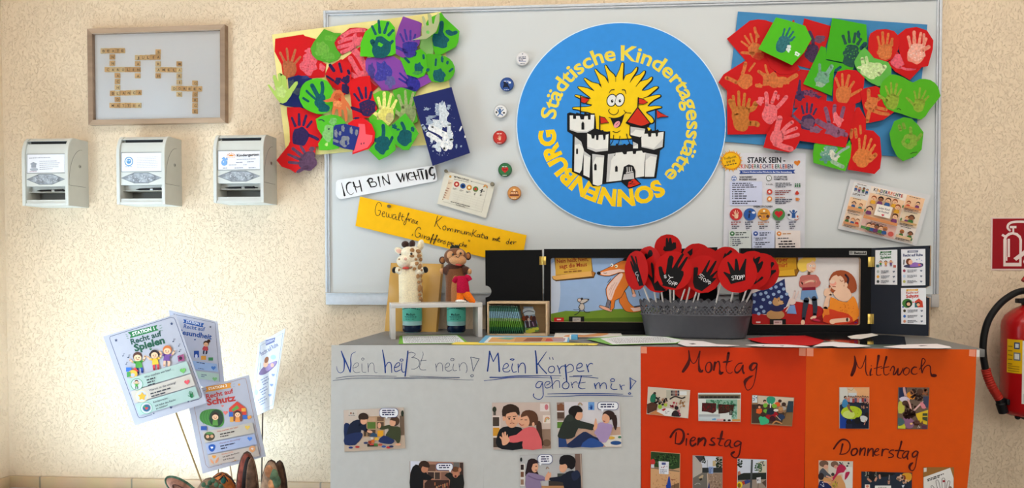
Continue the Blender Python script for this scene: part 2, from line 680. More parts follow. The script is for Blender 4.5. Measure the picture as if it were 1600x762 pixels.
w.build('window_1',kind='structure')

# ================================================================== picture frame with letter tiles
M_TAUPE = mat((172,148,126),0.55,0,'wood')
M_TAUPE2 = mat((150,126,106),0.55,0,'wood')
c4 = [at(136,45,-0.022),at(351,38,-0.022),at(351.5,191,-0.022),at(138,195,-0.022)]
fr = thing('framed_crossword','taupe wooden picture frame with crossword of wooden letter tiles on white','framed picture',((c4[0].x+c4[1].x)/2,0,c4[3].z))
o4 = c4
wd = 0.0165
def inset(p4,d):
    cx = sum((p for p in p4),Vector())/4
    ux = (p4[1]-p4[0]).normalized();uz = (p4[0]-p4[3]).normalized()
    sg = [(1,-1),(-1,-1),(-1,1),(1,1)]
    return [p+ux*d*a+uz*d*b for p,(a,b) in zip(p4,sg)]
i4 = inset(o4,wd)
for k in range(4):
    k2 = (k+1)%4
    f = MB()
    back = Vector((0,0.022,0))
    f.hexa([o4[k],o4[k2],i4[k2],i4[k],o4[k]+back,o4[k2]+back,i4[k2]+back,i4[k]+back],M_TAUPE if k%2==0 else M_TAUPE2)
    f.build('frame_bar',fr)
bk = MB()
m_back = mat((246,250,255),0.25,0,'plain',0.5)
b4 = [p+Vector((0,0.014,0)) for p in inset(o4,wd-0.002)]
bk.prism(b4,(0,0.003,0),m_back)
bk.build('backing_board',fr)
M_TILE = [mat((238,200,144),0.5,0,'wood'),mat((246,216,166),0.5,0,'wood'),mat((226,182,126),0.5,0,'wood')]
tiles = []
def word(s,x,y,dx,dy):
    for i,ch in enumerate(s):
        if ch!=' ':
            tiles.append((ch,x+dx*i,y+dy*i))
word('BEATE',617,304,28.3,-0.5);word(' NN',671,303,0,37.2)
word('CAROLIN',642,415,30.2,0);word(' ACHLDA',702,415,0,35.5)
word('B ANCA',673,556,31.4,-0.8);word('M TTIA',671,628,31.4,0)
word('JULIA',822,344,30,-0.8);word(' A A',822,344,0,36)
word('S RAH',944,310,0,35.5);word(' MEL',942,415,31.6,0.5)
word('MARION',1069,381,0,36.2);word('D REEN',1038,527,30.4,0.6)
word('G ORGE',1163,495,0,33.6)
tp = Plane(c4[0]+Vector((0,0.014,0)),(0,-1,0))
for i,(ch,tx,ty) in enumerate(tiles):
    a = Art(tp).crop(0,0,3.81)
    r = random.Random(i)
    j = r.uniform(-1.2,1.2)
    h = 14.3
    a.slab([(tx-h+j,ty-h),(tx+h,ty-h-j),(tx+h-j,ty+h),(tx-h,ty+h+j)],M_TILE[r.randrange(3)],0.0042)
    a.text((70,45,30),ch,tx-(6.5 if ch!='I' else 2),ty+7.5,tx+(6.5 if ch!='I' else 2),ty+7.5,15.5,0.012)
    a.build('letter_tile',fr)
g = MB()
g4 = [p+Vector((0,0.0065,0)) for p in inset(o4,wd-0.001)]
g.prism(g4,(0,0.0015,0),glass_mat('picture_glass'))
g.build('glass_pane',fr)

# ================================================================== suggestion boxes
M_GREY = mat((194,193,184),0.45,0,'plastic')
M_LIGHT = mat((208,209,204),0.4,0,'plastic')
M_DARK = mat((24,24,26),0.5,0,'plain')
M_CAV = mat((118,118,114),0.6,0,'plastic')
M_STEEL = mat((175,175,172),0.3,1.0,'metal')
M_HEX = mat((150,155,162),0.5,0,'leather')
BD = 0.095

def suggestion_box(pxl,pxr,pyt,pyb,label,card):
    x0,x1 = at(pxl,pyb,-BD).x,at(pxr,pyb,-BD).x
    z0,z1 = at((pxl+pxr)/2,pyb,-BD).z,at((pxl+pxr)/2,pyt,-BD).z
    H = z1-z0
    t = thing('suggestion_box',label,'suggestion box',((x0+x1)/2,0,z0),'suggestion boxes in a row on the wall')
    def prof(d0,zb,zt,grow=0.0):
        """side outline between heights zb and zt (shares of H), d0 off the wall at the front"""
        out = [(0,zt),(0,zb),(d0,zb)]
        for k in range(0,19):
            s = k/18
            z = 0.70+0.30*math.sin(s*PI/2)
            dd = 0.70+0.30*math.cos(s*PI/2)
            if zb<z<zt:out.append((d0*dd,z))
        if zt<0.70:out.append((d0,zt))
        else:
            s = math.asin(min(1,(zt-0.70)/0.30))
            out.append((d0*(0.70+0.30*math.cos(s)),zt))
        return out
    def side(xa,xb,pts,m,mb,smooth=True):
        mb.prism([(xa,-d,z0+z*H) for d,z in pts],(xb-xa,0,0),m,smooth)
    ck = 0.0105
    body = MB()
    side(x0+ck,x1-ck,prof(BD-0.004,0.285,0.905),M_LIGHT,body)
    side(x0+ck,x1-ck,prof(BD-0.014,0.895,0.955),M_GREY,body)
    side(x0+ck,x1-ck,prof(BD-0.004,0.945,1.0),M_LIGHT,body)
    side(x0+ck,x1-ck,prof(BD-0.003,0.0,0.085),M_LIGHT,body)
    side(x0+ck,x1-ck,[(0,0.085),(BD*0.35,0.085),(BD*0.35,0.285),(0,0.285)],M_CAV,body)
    side(x0+ck,x1-ck,[(BD*0.35,0.200),(BD-0.012,0.200),(BD-0.012,0.207),(BD*0.35,0.207)],M_GREY,body)
    side(x0+ck,x1-ck,[(0,0.206),(BD-0.026,0.206),(BD-0.026,0.286),(0,0.286)],M_LIGHT,body)
    body.build('body',t)
    for xa,xb in ((x0,x0+ck),(x1-ck,x1)):
        c = MB()
        side(xa,xb,prof(BD,0.0,1.0),M_GREY,c)
        c.build('side_panel',t)
    rim = MB()
    side(x0+ck,x1-ck,[(BD-0.004,0),(BD+0.0008,0.0),(BD+0.0008,0.035),(BD-0.004,0.035)],M_LIGHT,rim)
    for xa in (x0-0.0006,x1-ck+0.0012):
        pts = prof(BD+0.0016,0.0,1.0)[2:]
        inner = [(d-0.004,z) for d,z in pts]
        side(xa,xa+ck-0.0006,pts+inner[::-1],M_LIGHT,rim)
    rim.build('rim',t)
    s = MB()
    zs = z0+0.905*H
    s.box((x0+ck+0.012,-BD+0.012,zs),(x1-ck-0.002,-BD+0.035,zs+0.010),M_DARK)
    s.build('letter_slot',t)
    pl = Plane((0,-(BD-0.004),0),(0,-1,0))
    a = Art(pl)
    cx,cz = (pxl+pxr)/2,0
    yy = lambda z:pyb-z*(pyb-pyt)
    a.quad((pxl+7,yy(0.742)),(pxr-6,yy(0.748)),(pxr-6,yy(0.485)),(pxl+7,yy(0.478)),217,100)
    a.slab([(0,0),(217,0),(217,100),(0,100)],(232,232,238),0.0008)
    for p in ([(-3,-3),(220,-3)],[(220,-3),(220,103)],[(220,103),(-3,103)],[(-3,103),(-3,-3)]):a.stroke((150,152,150),p,4,0)
    card(a)
    a.build('label_card',t)
    h = Art(pl)
    h.quad((pxl+6,yy(0.452)),(pxr-6,yy(0.456)),(pxr-6,yy(0.315)),(pxl+6,yy(0.311)),216,50)
    h.poly((120,125,130),[(-3,25),(70,-3),(146,-3),(219,25),(146,53),(70,53)])
    h.poly(M_HEX,[(3,25),(72,1),(144,1),(213,25),(144,49),(72,49)])
    h.specks((190,195,202),108,25,70,20,40,1.5,4.5,seed=int(pxl),kind='plain')
    h.build('window_insert',t)
    lk = MB()
    lx = Matrix.Translation((x1-0.0005,-BD*0.42,z0+0.60*H))@Matrix.Rotation(PI/2,4,'Y')
    lk.lathe([(0.0055,0),(0.0055,0.0018),(0.004,0.0026),(0.0,0.0026)],lx,M_STEEL,16)
    lk.box((x1+0.0018,-BD*0.42-0.0008,z0+0.60*H-0.003),(x1+0.0026,-BD*0.42+0.0008,z0+0.60*H+0.003),M_DARK)
    lk.build('lock',t)
    # hairline joint of the hinged front on the visible side
    jn = MB()
    pts = [(-BD*0.15,0.30),(-BD*0.60,0.30),(-BD*0.98,0.30)]
    jn.tube([(x1+0.0002,y,z0+z*H) for y,z in pts],0.0006,M_CAV,6)
    jn.tube([(x1+0.0002,-BD*(0.30+0.66*math.cos(q)),z0+(0.30+0.55*math.sin(q))*H) for q in [PI/2*i/12 for i in range(13)]],0.0006,M_CAV,6)
    jn.build('joint',t)
    return x0,x1,z0,H

def card_one(a):
    g = (120,125,140)
    a.bars(g,10,18,150,14,1,8,3.0,3)
    for k in range(5):
        a.bars(g,70,36+11*k,70+(110,130,120,125,90)[k],34+11*k,1,8,2.6,10+k)
    a.poly((150,155,165),[(14,52),(34,40),(58,52),(50,54),(50,72),(22,72),(22,54)])
    a.ell((170,175,185),38,82,24,9)
    a.bars((180,140,150),12,92,60,91,1,8,2.4,21)
def card_two(a):
    b = (88,140,190)
    a.ell(b,38,46,24,26)
    a.ell((226,234,244),38,46,19,21)
    a.ell(b,38,45,13,14)
    a.ell((226,234,244),33,42,2.5,3);a.ell((226,234,244),43,42,2.5,3)
    a.bars(b,18,74,58,74,1,8,3,5)
    for k in range(7):
        a.bars((205,203,212),82,22+9.5*k,205,20+9.5*k,1,8,3.2,30+k)
def card_three(a):
    a.ell((235,150,60),66,28,13,10)
    for k in range(7):
        an = PI+PI*k/6
        a.stroke((235,150,60),[(66+15*math.cos(an),26+12*math.sin(an)),(66+22*math.cos(an),26+18*math.sin(an))],3,0)
    a.rect((230,235,246),44,28,90,40)
    a.bars((230,150,90),40,32,92,31,1,6,3,4)
    a.ell((120,165,220),30,62,16,17)
    a.poly((120,165,220),[(16,40),(28,30),(36,40),(46,34),(48,46),(30,50)])
    a.ell((236,238,246),26,58,3,3)
    a.text((45,48,60),'Kindergarten',96,30,212,26,15,0.015)
    g = (125,130,150)
    a.bars(g,96,44,205,41,1,8,3,41)
    for (u,v,w,sd) in ((92,60,40,1),(150,58,36,2),(54,74,42,3),(130,74,18,4),(22,90,28,5),(84,90,44,6),(158,90,42,7)):
        a.bars(g,u,v,u+w,v-1,1,8,3.4,50+sd)

B1 = suggestion_box(36,107,214,321,'pale grey suggestion box at far left with a faintly printed text card',card_one)
B2 = suggestion_box(183.5,258,211.5,319,'pale grey suggestion box between two others with round blue logo on its card',card_two)
B3 = suggestion_box(334.5,412,208.5,316.5,'pale grey suggestion box nearest the whiteboard with a sun drawn on its card',card_three)

def ballpoint_pen(p,L,label,flip=1):
    """lies along x on a little ledge"""
    t = thing('ballpoint_pen',label,'pen',p,'pens in the suggestion boxes')
    M = Matrix.Translation(p)@Matrix.Rotation(flip*PI/2,4,'Y')
    b = MB()
    b.lathe([(0.0,-L/2),(0.0008,-L/2+0.001),(0.0034,-L*0.36),(0.0038,-L*0.1),(0.0038,0.0)],M,mat((20,20,22),0.3,0,'plastic'),14)
    b.build('barrel',t)
    s = MB()
    s.lathe([(0.0039,0.0),(0.0039,L*0.30),(0.0034,L*0.40),(0.0016,L*0.41),(0.0016,L*0.48),(0.0,L*0.485)],M,mat((34,34,38),0.35,0,'plastic'),14)
    s.lathe([(0.0042,L*0.02),(0.0042,L*0.10),(0.004,L*0.11)],M,mat((190,192,195),0.3,0.8,'metal'),14)
    s.build('cap_end',t)
    c = MB()
    c.box((-0.0052,-0.0008,L*0.05),(-0.0044,0.0008,L*0.38),mat((30,30,32),0.3,0,'plastic'),0.0002,M)
    c.box((-0.0052,-0.0008,L*0.34),(-0.0030,0.0008,L*0.38),mat((30,30,32),0.3,0,'plastic'),0.0002,M)
    c.build('clip',t)
for (x0,x1,z0,H),fx,lb,L in ((B1,0.55,'black and silver ballpoint pen in the far left suggestion box',0.105),
                                (B2,0.62,'black and silver ballpoint pen in the middle suggestion box',0.098),
                                (B3,0.50,'black ballpoint pen in the suggestion box nearest the whiteboard',0.112)):
    ballpoint_pen(Vector((x0+(x1-x0)*fx,-BD+0.018,z0+0.207*H+0.0041)),L,lb)

# ================================================================== whiteboard
WB = 0.022
p_tl,p_bl = at(502.5,17,-WB),at(511,476,-WB)
p_tr,p_br = at(1472.3,0,-WB),at(1467.5,478,-WB)
wx0,wx1 = (p_tl.x+p_bl.x)/2,(p_tr.x+p_br.x)/2
wz1 = (at(502,17,-WB).z+at(1060,1,-WB).z)/2
wz0 = (at(511,477,-WB).z+at(1467,478,-WB).z)/2
wb = thing('whiteboard','large white magnetic board in an aluminium frame on the cream wall','whiteboard',((wx0+wx1)/2,0,wz0))
M_ALU = mat((196,200,206),0.5,0.15,'metal',0.4)
M_WHITE = mat((206,210,211),0.30,0,'plain',0.45)
zb = wz0+0.040
sf = MB().box((wx0+0.012,-WB+0.006,zb),(wx1-0.012,-0.001,wz1-0.012),M_WHITE)
sf.build('writing_surface',wb)
def wb_bar(lo,hi):
    b = MB()
    b.box(lo,hi,M_ALU,0.0012)
    b.build('frame_bar',wb)
gp = 0.0016
wb_bar((wx0,-WB,zb),(wx0+0.0085,0,wz1));wb_bar((wx0+0.0085+gp,-WB,zb),(wx0+0.0155,0,wz1-0.0085-gp))
wb_bar((wx1-0.0085,-WB,zb),(wx1,0,wz1));wb_bar((wx1-0.0155,-WB,zb),(wx1-0.0085-gp,0,wz1-0.0085-gp))
wb_bar((wx0+0.0085,-WB,wz1-0.0085),(wx1-0.0085,0,wz1));wb_bar((wx0+0.0155,-WB,wz1-0.0155),(wx1-0.0155,0,wz1-0.0085-gp))
tr = MB()
tr.box((wx0+0.002,-WB-0.004,wz0),(wx1-0.024,0,zb-0.001),M_ALU,0.0015)
tr.box((wx0+0.002,-WB-0.008,zb-0.004),(wx1-0.024,-WB-0.004,zb-0.001),M_ALU,0.0008)
tr.build('pen_rail',wb)
MB().box((wx1-0.024,-WB-0.005,wz0-0.001),(wx1,0,zb-0.0005),mat((188,184,180),0.5,0,'plastic'),0.003).build('corner_cap',wb)

# ================================================================== cabinet
YF = -0.5
ZT = at(760,539.5,YF).z
kx0,kx1 = at(529,540,YF).x,at(1539,546,YF).x
cb = thing('low_cabinet','low dark grey cabinet under the whiteboard, its front covered with posters','cabinet',((kx0+kx1)/2,-0.25,0))
M_ANTH = mat((120,119,118),0.5,0,'plastic')
M_CARC = mat((52,52,54),0.6,0,'plastic')
TOPT = 0.019
MB().box((kx0,YF,ZT-TOPT),(kx1,-0.004,ZT),M_ANTH,0.0012).build('cabinet_top',cb)
kc0,kc1 = at(521,650,YF).x,at(1504,650,YF).x
MB().box((kc0,YF+0.022,0.05),(kc1,-0.005,ZT-TOPT),M_CARC).build('carcass',cb)
MB().box((kc0+0.03,YF+0.06,0.0),(kc1-0.03,-0.02,0.05),M_DARK).build('plinth',cb)
nd = 4
for k in range(nd):
    a_,b_ = kc0+(kc1-kc0)*k/nd,kc0+(kc1-kc0)*(k+1)/nd
    MB().box((a_+0.0015,YF+0.004,0.055),(b_-0.0015,YF+0.022,ZT-TOPT-0.003),M_CARC,0.001).build('cabinet_door',cb)
ed = MB()
ed.box((kx1-0.022,YF-0.0008,ZT-0.0185),(kx1-0.0130,YF+0.004,ZT-0.001),mat((235,232,228),0.5,0,'plastic'))
ed.build('edge_strip',cb)

# ================================================================== posters on the cabinet front
PF = Plane((0,YF-0.004,0),(0,-1,0))
C_GREYP = (197,198,197)
C_RED = (206,52,2)
C_ORANGE = (214,80,0)
C_BLUE = (24,62,140)
C_BLUE2 = (40,58,100)
C_WINE = (72,16,14)

def tape(parent,pts):
    a = Art(PF)
    a.z = 0.0012
    a.poly(mat((238,150,120),0.25,0,'plain',0.5),pts)
    a.build('tape',parent)

# --- left grey poster
a = Art(PF)
a.slab([(517.8,538.8),(756.3,539.0),(755.2,800),(516,800)],C_GREYP,0.0005)
a.crop(518,540,6.4)
B,D = C_BLUE,C_BLUE2
a.stroke(B,[(97,52,9),(115,105,13),(127,140,15),(128,200,12),(122,245,9),(100,268,7),(72,264,6),(55,235,5),(51,205,4)],9)
a.stroke(B,[(97,52,9),(120,110,14),(150,175,13),(186,262,11)],10)
a.stroke(B,[(186,262,12),(194,190,12),(192,130,9),(205,80,6),(242,61,4)],8)
a.stroke(D,[(214,222),(255,210),(272,185),(258,170),(232,180),(214,215),(220,250),(245,268),(285,262)],4.2)
a.stroke(D,[(303,178),(304,230),(312,262),(345,264)],4.2)
a.stroke(D,[(298,132),(308,121),(325,126),(322,140),(305,142),(298,132)],4)
a.stroke(D,[(364,175),(366,225),(368,262)],4.4);a.stroke(D,[(366,222),(385,180),(410,172),(424,195),(428,250),(440,268),(458,266)],4.2)
a.stroke(B,[(509,42,8),(522,110,12),(533,190,14),(538,268,13)],12)
a.stroke(B,[(536,215,8),(560,172,8),(584,166,9),(598,195,10),(602,268,7)],9)
a.stroke(B,[(632,216),(665,208),(684,185),(672,168),(646,182),(627,222),(640,258),(690,240)],8)
a.stroke(B,[(704,170,7),(700,225,10),(712,262,9),(742,258,7)],8)
a.stroke(B,[(684,146),(692,133),(712,134),(714,148),(698,154),(684,146)],7)
a.stroke(B,[(764,52,12),(756,130,13),(746,220,14),(736,303,13)],12)
a.stroke(D,[(768,72,5),(800,64,5),(835,78,4.5),(830,100,4),(800,118,4),(840,122,4.5),(875,150,4.5),(872,200,4.5),(835,230,4),(797,232,3)],4.5)
a.stroke(D,[(912,60),(916,90),(900,140),(882,200),(885,230),(910,242),(945,240)],4)
a.stroke(D,[(870,152),(910,146),(948,143)],3.5)
a.stroke(D,[(1040,180),(1045,215),(1050,255)],4.4);a.stroke(D,[(1048,215),(1066,178),(1090,172),(1108,190),(1112,252)],4.4)
a.stroke(D,[(1138,220),(1172,205),(1180,180),(1160,172),(1136,200),(1142,240),(1170,254),(1205,240)],4.4)
a.stroke(D,[(1222,180),(1214,220),(1222,248),(1252,246)],4.4)
a.stroke(D,[(1190,138),(1200,124),(1222,128),(1220,145),(1200,150),(1190,138)],4.2)
a.stroke(D,[(1274,178),(1278,210),(1284,250)],4.4);a.stroke(D,[(1280,212),(1300,176),(1330,170),(1350,195),(1356,240),(1344,270)],4.4)
a.stroke(D,[(1392,112),(1440,122),(1478,128)],5,0);a.stroke(D,[(1478,128),(1445,190),(1416,254)],5);a.stroke(D,[(1392,112),(1405,180),(1416,254)],5)
a.stroke(D,[(1390,298),(1402,288),(1418,292),(1416,306),(1398,310),(1390,298)],5)
a.stroke(D,[(45,323,4),(180,304,5),(330,300,5),(520,302,5),(650,304,3)],5)
a.stroke(D,[(15,348,4),(200,326,5),(400,322,5),(640,322,6)],5)
a.stroke(D,[(780,303,4),(900,306,5),(1060,314,6),(1280,317,7)],5)
a.stroke(D,[(628,323,8),(740,322,9),(950,322,6),(1150,330,4),(1290,338,4),(1420,342,3)],6)
P1 = a.build('poster', None,'grey poster at left with blue handwritten heading Nein heißt nein','poster','posters on the cabinet front')

# --- second grey poster
a = Art(PF)
a.slab([(756.0,539.0),(1001.0,541.0),(1002.2,800),(755.4,800)],C_GREYP,0.0005)
a.crop(750,540,6.154)
a.stroke(B,[(72,242,14),(84,150,14),(92,52,13)],14);a.stroke(B,[(92,52,13),(112,110,10),(128,152,8)],10)
a.stroke(B,[(128,152,8),(150,110,9),(174,70,12)],9);a.stroke(B,[(174,70,12),(180,140,14),(186,246,15)],14)
a.stroke(B,[(224,222),(255,212),(274,190),(258,168),(232,185),(220,222),(232,248),(272,250),(288,235)],8)
a.stroke(B,[(312,172),(306,215),(318,252),(352,248)],8);a.stroke(B,[(290,132),(305,124),(328,130),(315,138),(290,132)],8)
a.stroke(B,[(366,175),(368,215),(370,255)],9);a.stroke(B,[(368,215),(392,172),(420,168),(434,200),(436,262)],9)
a.stroke(B,[(532,48,12),(540,110,14),(544,180,15),(548,262,17)],14);a.stroke(B,[(638,58,5),(600,112,8),(552,180,11)],8)
a.stroke(B,[(560,172,9),(590,212,10),(640,266,10)],9)
a.stroke(B,[(668,112),(672,130)],6,0);a.stroke(B,[(698,112),(704,132)],6,0)
a.stroke(B,[(690,196),(668,205),(656,232),(672,256),(702,254),(718,222),(704,198),(690,196)],8)
a.stroke(B,[(744,190),(758,220),(768,265)],9);a.stroke(B,[(766,222),(782,200),(808,192),(818,200)],8)
a.stroke(B,[(820,180,12),(826,250,15),(834,342,12)],13);a.stroke(B,[(828,205,8),(860,178,8),(886,185,8),(900,212,7),(888,242,6),(840,258,5)],8)
a.stroke(B,[(930,216),(965,208),(984,186),(968,166),(938,182),(930,222),(950,246),(1000,240)],8)
a.stroke(B,[(1024,178,9),(1034,215,10),(1044,250,11)],10);a.stroke(B,[(1034,208),(1045,182),(1066,168),(1084,174)],8)
a.stroke(B,[(95,303,10),(220,302,9),(330,290,9),(520,288,8),(780,288,5)],8);a.stroke(B,[(38,336,4),(160,322,6),(280,306,8),(420,302,7),(600,306,5),(765,310,3)],6)
a.stroke(B,[(895,288),(980,286),(1078,286)],5);a.stroke(B,[(860,296),(960,296),(1060,302),(1135,310)],6)
a.stroke(B,[(605,352,8),(568,342,8),(540,370,8),(542,400,8),(575,400,8),(600,360,9),(606,430,9),(606,480,8),(580,512,7),(545,510,6),(514,485,8),(516,462,9)],8)
a.stroke(B,[(640,378),(670,362),(668,345),(640,345),(622,370),(634,404),(668,400),(690,380)],7)
a.stroke(B,[(680,295,10),(690,330,9),(700,412,7)],8);a.stroke(B,[(700,375),(725,340),(755,336),(764,355),(766,402)],6)
a.ell(B,805,314,4,n=8);a.ell(B,832,314,4,n=8)
a.stroke(B,[(826,346),(800,362),(792,392),(812,412),(845,406),(856,374),(842,350),(826,346)],8)
a.stroke(B,[(876,350),(884,380),(890,404)],7);a.stroke(B,[(886,375),(900,355),(922,346),(932,350)],7)
a.stroke(B,[(975,288,9),(968,320,9),(952,370,10),(950,398,9),(980,412,7),(1012,408,4)],8);a.stroke(B,[(932,358),(975,356),(1014,350)],5)
a.stroke(B,[(1100,362,10),(1106,385,11),(1114,412,10)],10);a.stroke(B,[(1110,390),(1128,362),(1148,358),(1156,408)],8);a.stroke(B,[(1158,388),(1178,360),(1204,358),(1214,380),(1216,412)],8)
a.stroke(B,[(1268,366),(1258,400),(1282,420),(1318,418)],8);a.stroke(B,[(1254,330),(1268,316),(1292,322),(1290,340),(1266,342),(1254,330)],8)
a.stroke(B,[(1344,372),(1354,396),(1364,420)],9);a.stroke(B,[(1356,395),(1370,380),(1390,378)],7)
a.stroke(B,[(1442,306,9),(1448,360,12),(1446,416,13)],11);a.stroke(B,[(1442,306),(1470,326),(1502,340)],6);a.stroke(B,[(1502,340),(1478,370),(1448,412)],6)
a.stroke(B,[(1426,460),(1440,448),(1450,462),(1430,464)],7)
a.stroke(B,[(650,462,5),(800,460,7),(1000,460,9),(1200,460,8),(1375,464,4)],7);a.stroke(B,[(628,490,4),(800,486,6),(1000,476,6),(1250,478,7),(1470,484,4)],6)
P2 = a.build('poster', None,'grey poster with blue handwritten heading Mein Körper gehört mir','poster','posters on the cabinet front')

# --- red-orange poster Montag / Dienstag
a = Art(PF)
a.slab([(1001.0,541.2),(1259.8,543.6),(1258.6,640),(1255.5,800),(1001,800)],C_RED,0.0005)
W = C_WINE
a.crop(1050,540,10.587)
a.stroke(W,[(182,425,44),(220,370,56),(262,300,58),(284,225,36),(284,150,24),(276,78,18)],30)
a.stroke(W,[(280,100,20),(296,200,22),(322,262,16),(356,292,14),(400,256,16),(436,170,20),(462,90,24)],20)
a.stroke(W,[(462,90,22),(446,220,20),(444,320,30),(460,410,52),(496,420,40),(506,404,24)],30)
a.stroke(W,[(630,268,18),(585,285,18),(556,350,20),(566,420,20),(610,440,24),(650,390,38),(652,310,34),(630,268,18)],22)
a.stroke(W,[(712,276,40),(700,340,38),(692,402,30)],34);a.stroke(W,[(700,330,24),(745,266,16),(775,262,24),(790,330,22),(788,400,22),(800,455,52),(842,440,28)],24)
a.stroke(W,[(936,118,44),(926,180,46),(914,260,30),(896,350,14),(910,430,12),(960,456,12),(1000,432,12)],24)
a.stroke(W,[(846,270,18),(890,264,34),(940,262,22),(998,244,8)],20)
a.stroke(W,[(1160,285,18),(1100,296,16),(1048,360,16),(1042,420,24),(1080,444,32),(1130,400,22),(1170,330,24)],22);a.stroke(W,[(1176,320,22),(1168,400,30),(1188,456,26),(1200,440,12)],24)
a.stroke(W,[(1400,290,26),(1340,290,34),(1296,350,52),(1310,400,36),(1356,390,18),(1405,320,20)],30)
a.stroke(W,[(1408,300,22),(1392,440,18),(1372,560,14),(1340,660,12),(1290,720,14),(1240,728,14),(1206,660,18),(1190,590,20)],16)
a.poly(W,[(1350,486),(1290,495),(1205,545),(1180,590),(1195,660),(1214,676),(1228,610),(1270,552),(1330,508)])
a.crop(1030,660,10.667)
a.stroke(W,[(188,240,36),(225,175,36),(280,120,32),(340,108,28),(392,140,34),(412,210,40),(396,290,46),(350,350,36),(300,352,22),(268,340,16)],30)
a.stroke(W,[(284,165,22),(274,250,22),(266,348,16)],22)
a.ell(W,480,190,18,15);a.stroke(W,[(456,268,24),(452,320,22),(448,376,20)],22)
a.stroke(W,[(530,305,20),(580,296,18),(602,256,18),(565,244,20),(525,285,26),(520,350,30),(550,388,32),(600,360,38),(612,340,20)],26)
a.stroke(W,[(665,268,50),(655,320,40),(642,372,22)],40);a.stroke(W,[(655,330,30),(700,280,50),(745,256,36),(772,300,36),(752,380,34)],36)
a.stroke(W,[(930,258,16),(890,256,26),(864,290,26),(905,325,20),(922,360,34),(880,372,34),(836,362,20)],24)
a.stroke(W,[(1050,145,32),(1036,210,46),(1014,300,28),(994,360,22),(1030,384,16),(1056,376,10)],28);a.stroke(W,[(968,262,18),(1020,268,26),(1088,272,10)],20)
a.stroke(W,[(1190,290,18),(1140,290,18),(1096,345,22),(1100,392,22),(1150,380,20),(1190,310,18)],20);a.stroke(W,[(1192,305,20),(1176,370,26),(1196,412,22),(1240,414,8)],20)
a.stroke(W,[(1366,330,22),(1310,305,22),(1256,345,24),(1262,388,28),(1310,384,24),(1360,345,22)],24)
a.stroke(W,[(1366,335,22),(1352,430,20),(1336,520,24),(1300,578,22),(1250,582,20),(1204,540,26),(1215,510,44),(1252,486,28)],22)
P3 = a.build('poster', None,'red-orange poster with dark headings Montag and Dienstag','poster','posters on the cabinet front')
tape(P3,[(1001.5,541.5),(1010.5,541.6),(1010.8,552),(1001.8,551.5)])

# --- orange poster Mittwoch / Donnerstag
a = Art(PF)
a.z = 0.0006
a.slab([(1259.6,543.6),(1525.6,545.5),(1524.0,600),(1520.5,660),(1515.5,720),(1507,800),(1256.8,800)],C_ORANGE,0.0005)
a.crop(1310,545,9.412)
a.stroke(W,[(196,384,44),(222,320,56),(244,240,48),(246,160,32),(238,105,18)],36)
a.stroke(W,[(240,110,14),(262,190,16),(290,262,13),(322,284,12),(352,256,13),(384,170,14),(404,96,14)],14)
a.stroke(W,[(404,96,13),(402,220,16),(402,320,18),(420,378,16),(440,386,12)],15)
a.ell(W,484,246,9,7);a.stroke(W,[(484,290,20),(470,340,28),(468,388,22)],24);a.stroke(W,[(468,388,14),(505,374,8)],10,0)
a.stroke(W,[(592,100,40),(586,150,34),(570,240,20),(562,330,16),(566,380,14),(600,386,12),(630,374,10)],20);a.stroke(W,[(524,288),(580,272),(640,254)],12)
a.stroke(W,[(706,116,34),(696,160,28),(672,250,18),(666,330,16),(680,376,14),(716,380,12),(746,358,10)],18);a.stroke(W,[(626,284),(680,272),(744,260)],12)
a.stroke(W,[(762,318,14),(786,268,14),(812,256,22),(824,300,18),(806,372,16),(840,360,22),(880,280,14),(872,372,22),(905,372,20),(936,320,14),(950,278,10)],16)
a.stroke(W,[(1000,272,16),(966,300,24),(956,350,14),(990,384,12),(1036,350,12),(1040,292,12),(1000,272,16)],14)
a.stroke(W,[(1150,268,14),(1110,268,20),(1076,310,22),(1084,360,20),(1130,372,13),(1160,356,10)],16)
a.stroke(W,[(1190,298,12),(1240,240,14),(1276,180,14),(1262,145,13),(1236,140,13),(1224,200,18),(1220,280,22),(1232,350,20)],15)
a.stroke(W,[(1232,345,14),(1268,270,14),(1320,238,14),(1352,262,16),(1356,330,16),(1366,380,24)],15);a.ell(W,1404,390,46,24,0)
a.crop(1290,675,10.0)
a.stroke(W,[(128,258,26),(180,180,28),(240,122,28),(300,112,24),(352,140,22),(382,200,22),(372,270,18),(320,328,16),(260,342,14),(214,340,10)],22)
a.stroke(W,[(266,185,30),(250,260,24),(232,335,16)],24)
a.stroke(W,[(480,252,20),(425,268,26),(402,320,24),(420,360,22),(470,345,24),(498,290,28),(480,252,20)],24)
a.stroke(W,[(548,252,28),(540,300,30),(534,355,20)],28);a.stroke(W,[(538,320),(575,262),(614,248),(618,290),(604,360)],22)
a.stroke(W,[(668,258,26),(660,310,26),(656,365,18)],24);a.stroke(W,[(660,325),(700,266),(735,258),(742,300),(740,372)],24)
a.stroke(W,[(760,310,18),(810,296,14),(832,262,14),(800,258,16),(768,300,20),(766,345,20),(800,358,16),(836,346,12)],18)
a.stroke(W,[(892,265,22),(886,310,24),(880,366,24)],24);a.stroke(W,[(890,310),(915,272),(950,262),(984,272)],18)
a.stroke(W,[(1066,278),(1024,282),(992,312),(1030,335),(1060,360),(1040,388),(986,394)],18)
a.stroke(W,[(1186,145,32),(1172,210,26),(1142,300,24),(1122,370,22),(1140,398,16),(1182,404,12)],22);a.stroke(W,[(1090,286),(1150,284),(1222,290)],20)
a.stroke(W,[(1302,296),(1250,300),(1204,355),(1212,400),(1250,385),(1296,310)],18);a.stroke(W,[(1300,300,18),(1276,370,24),(1284,420,22)],22)
a.stroke(W,[(1446,312,22),(1410,292,20),(1360,335,22),(1366,385,24),(1405,375,20),(1446,320,20)],22)
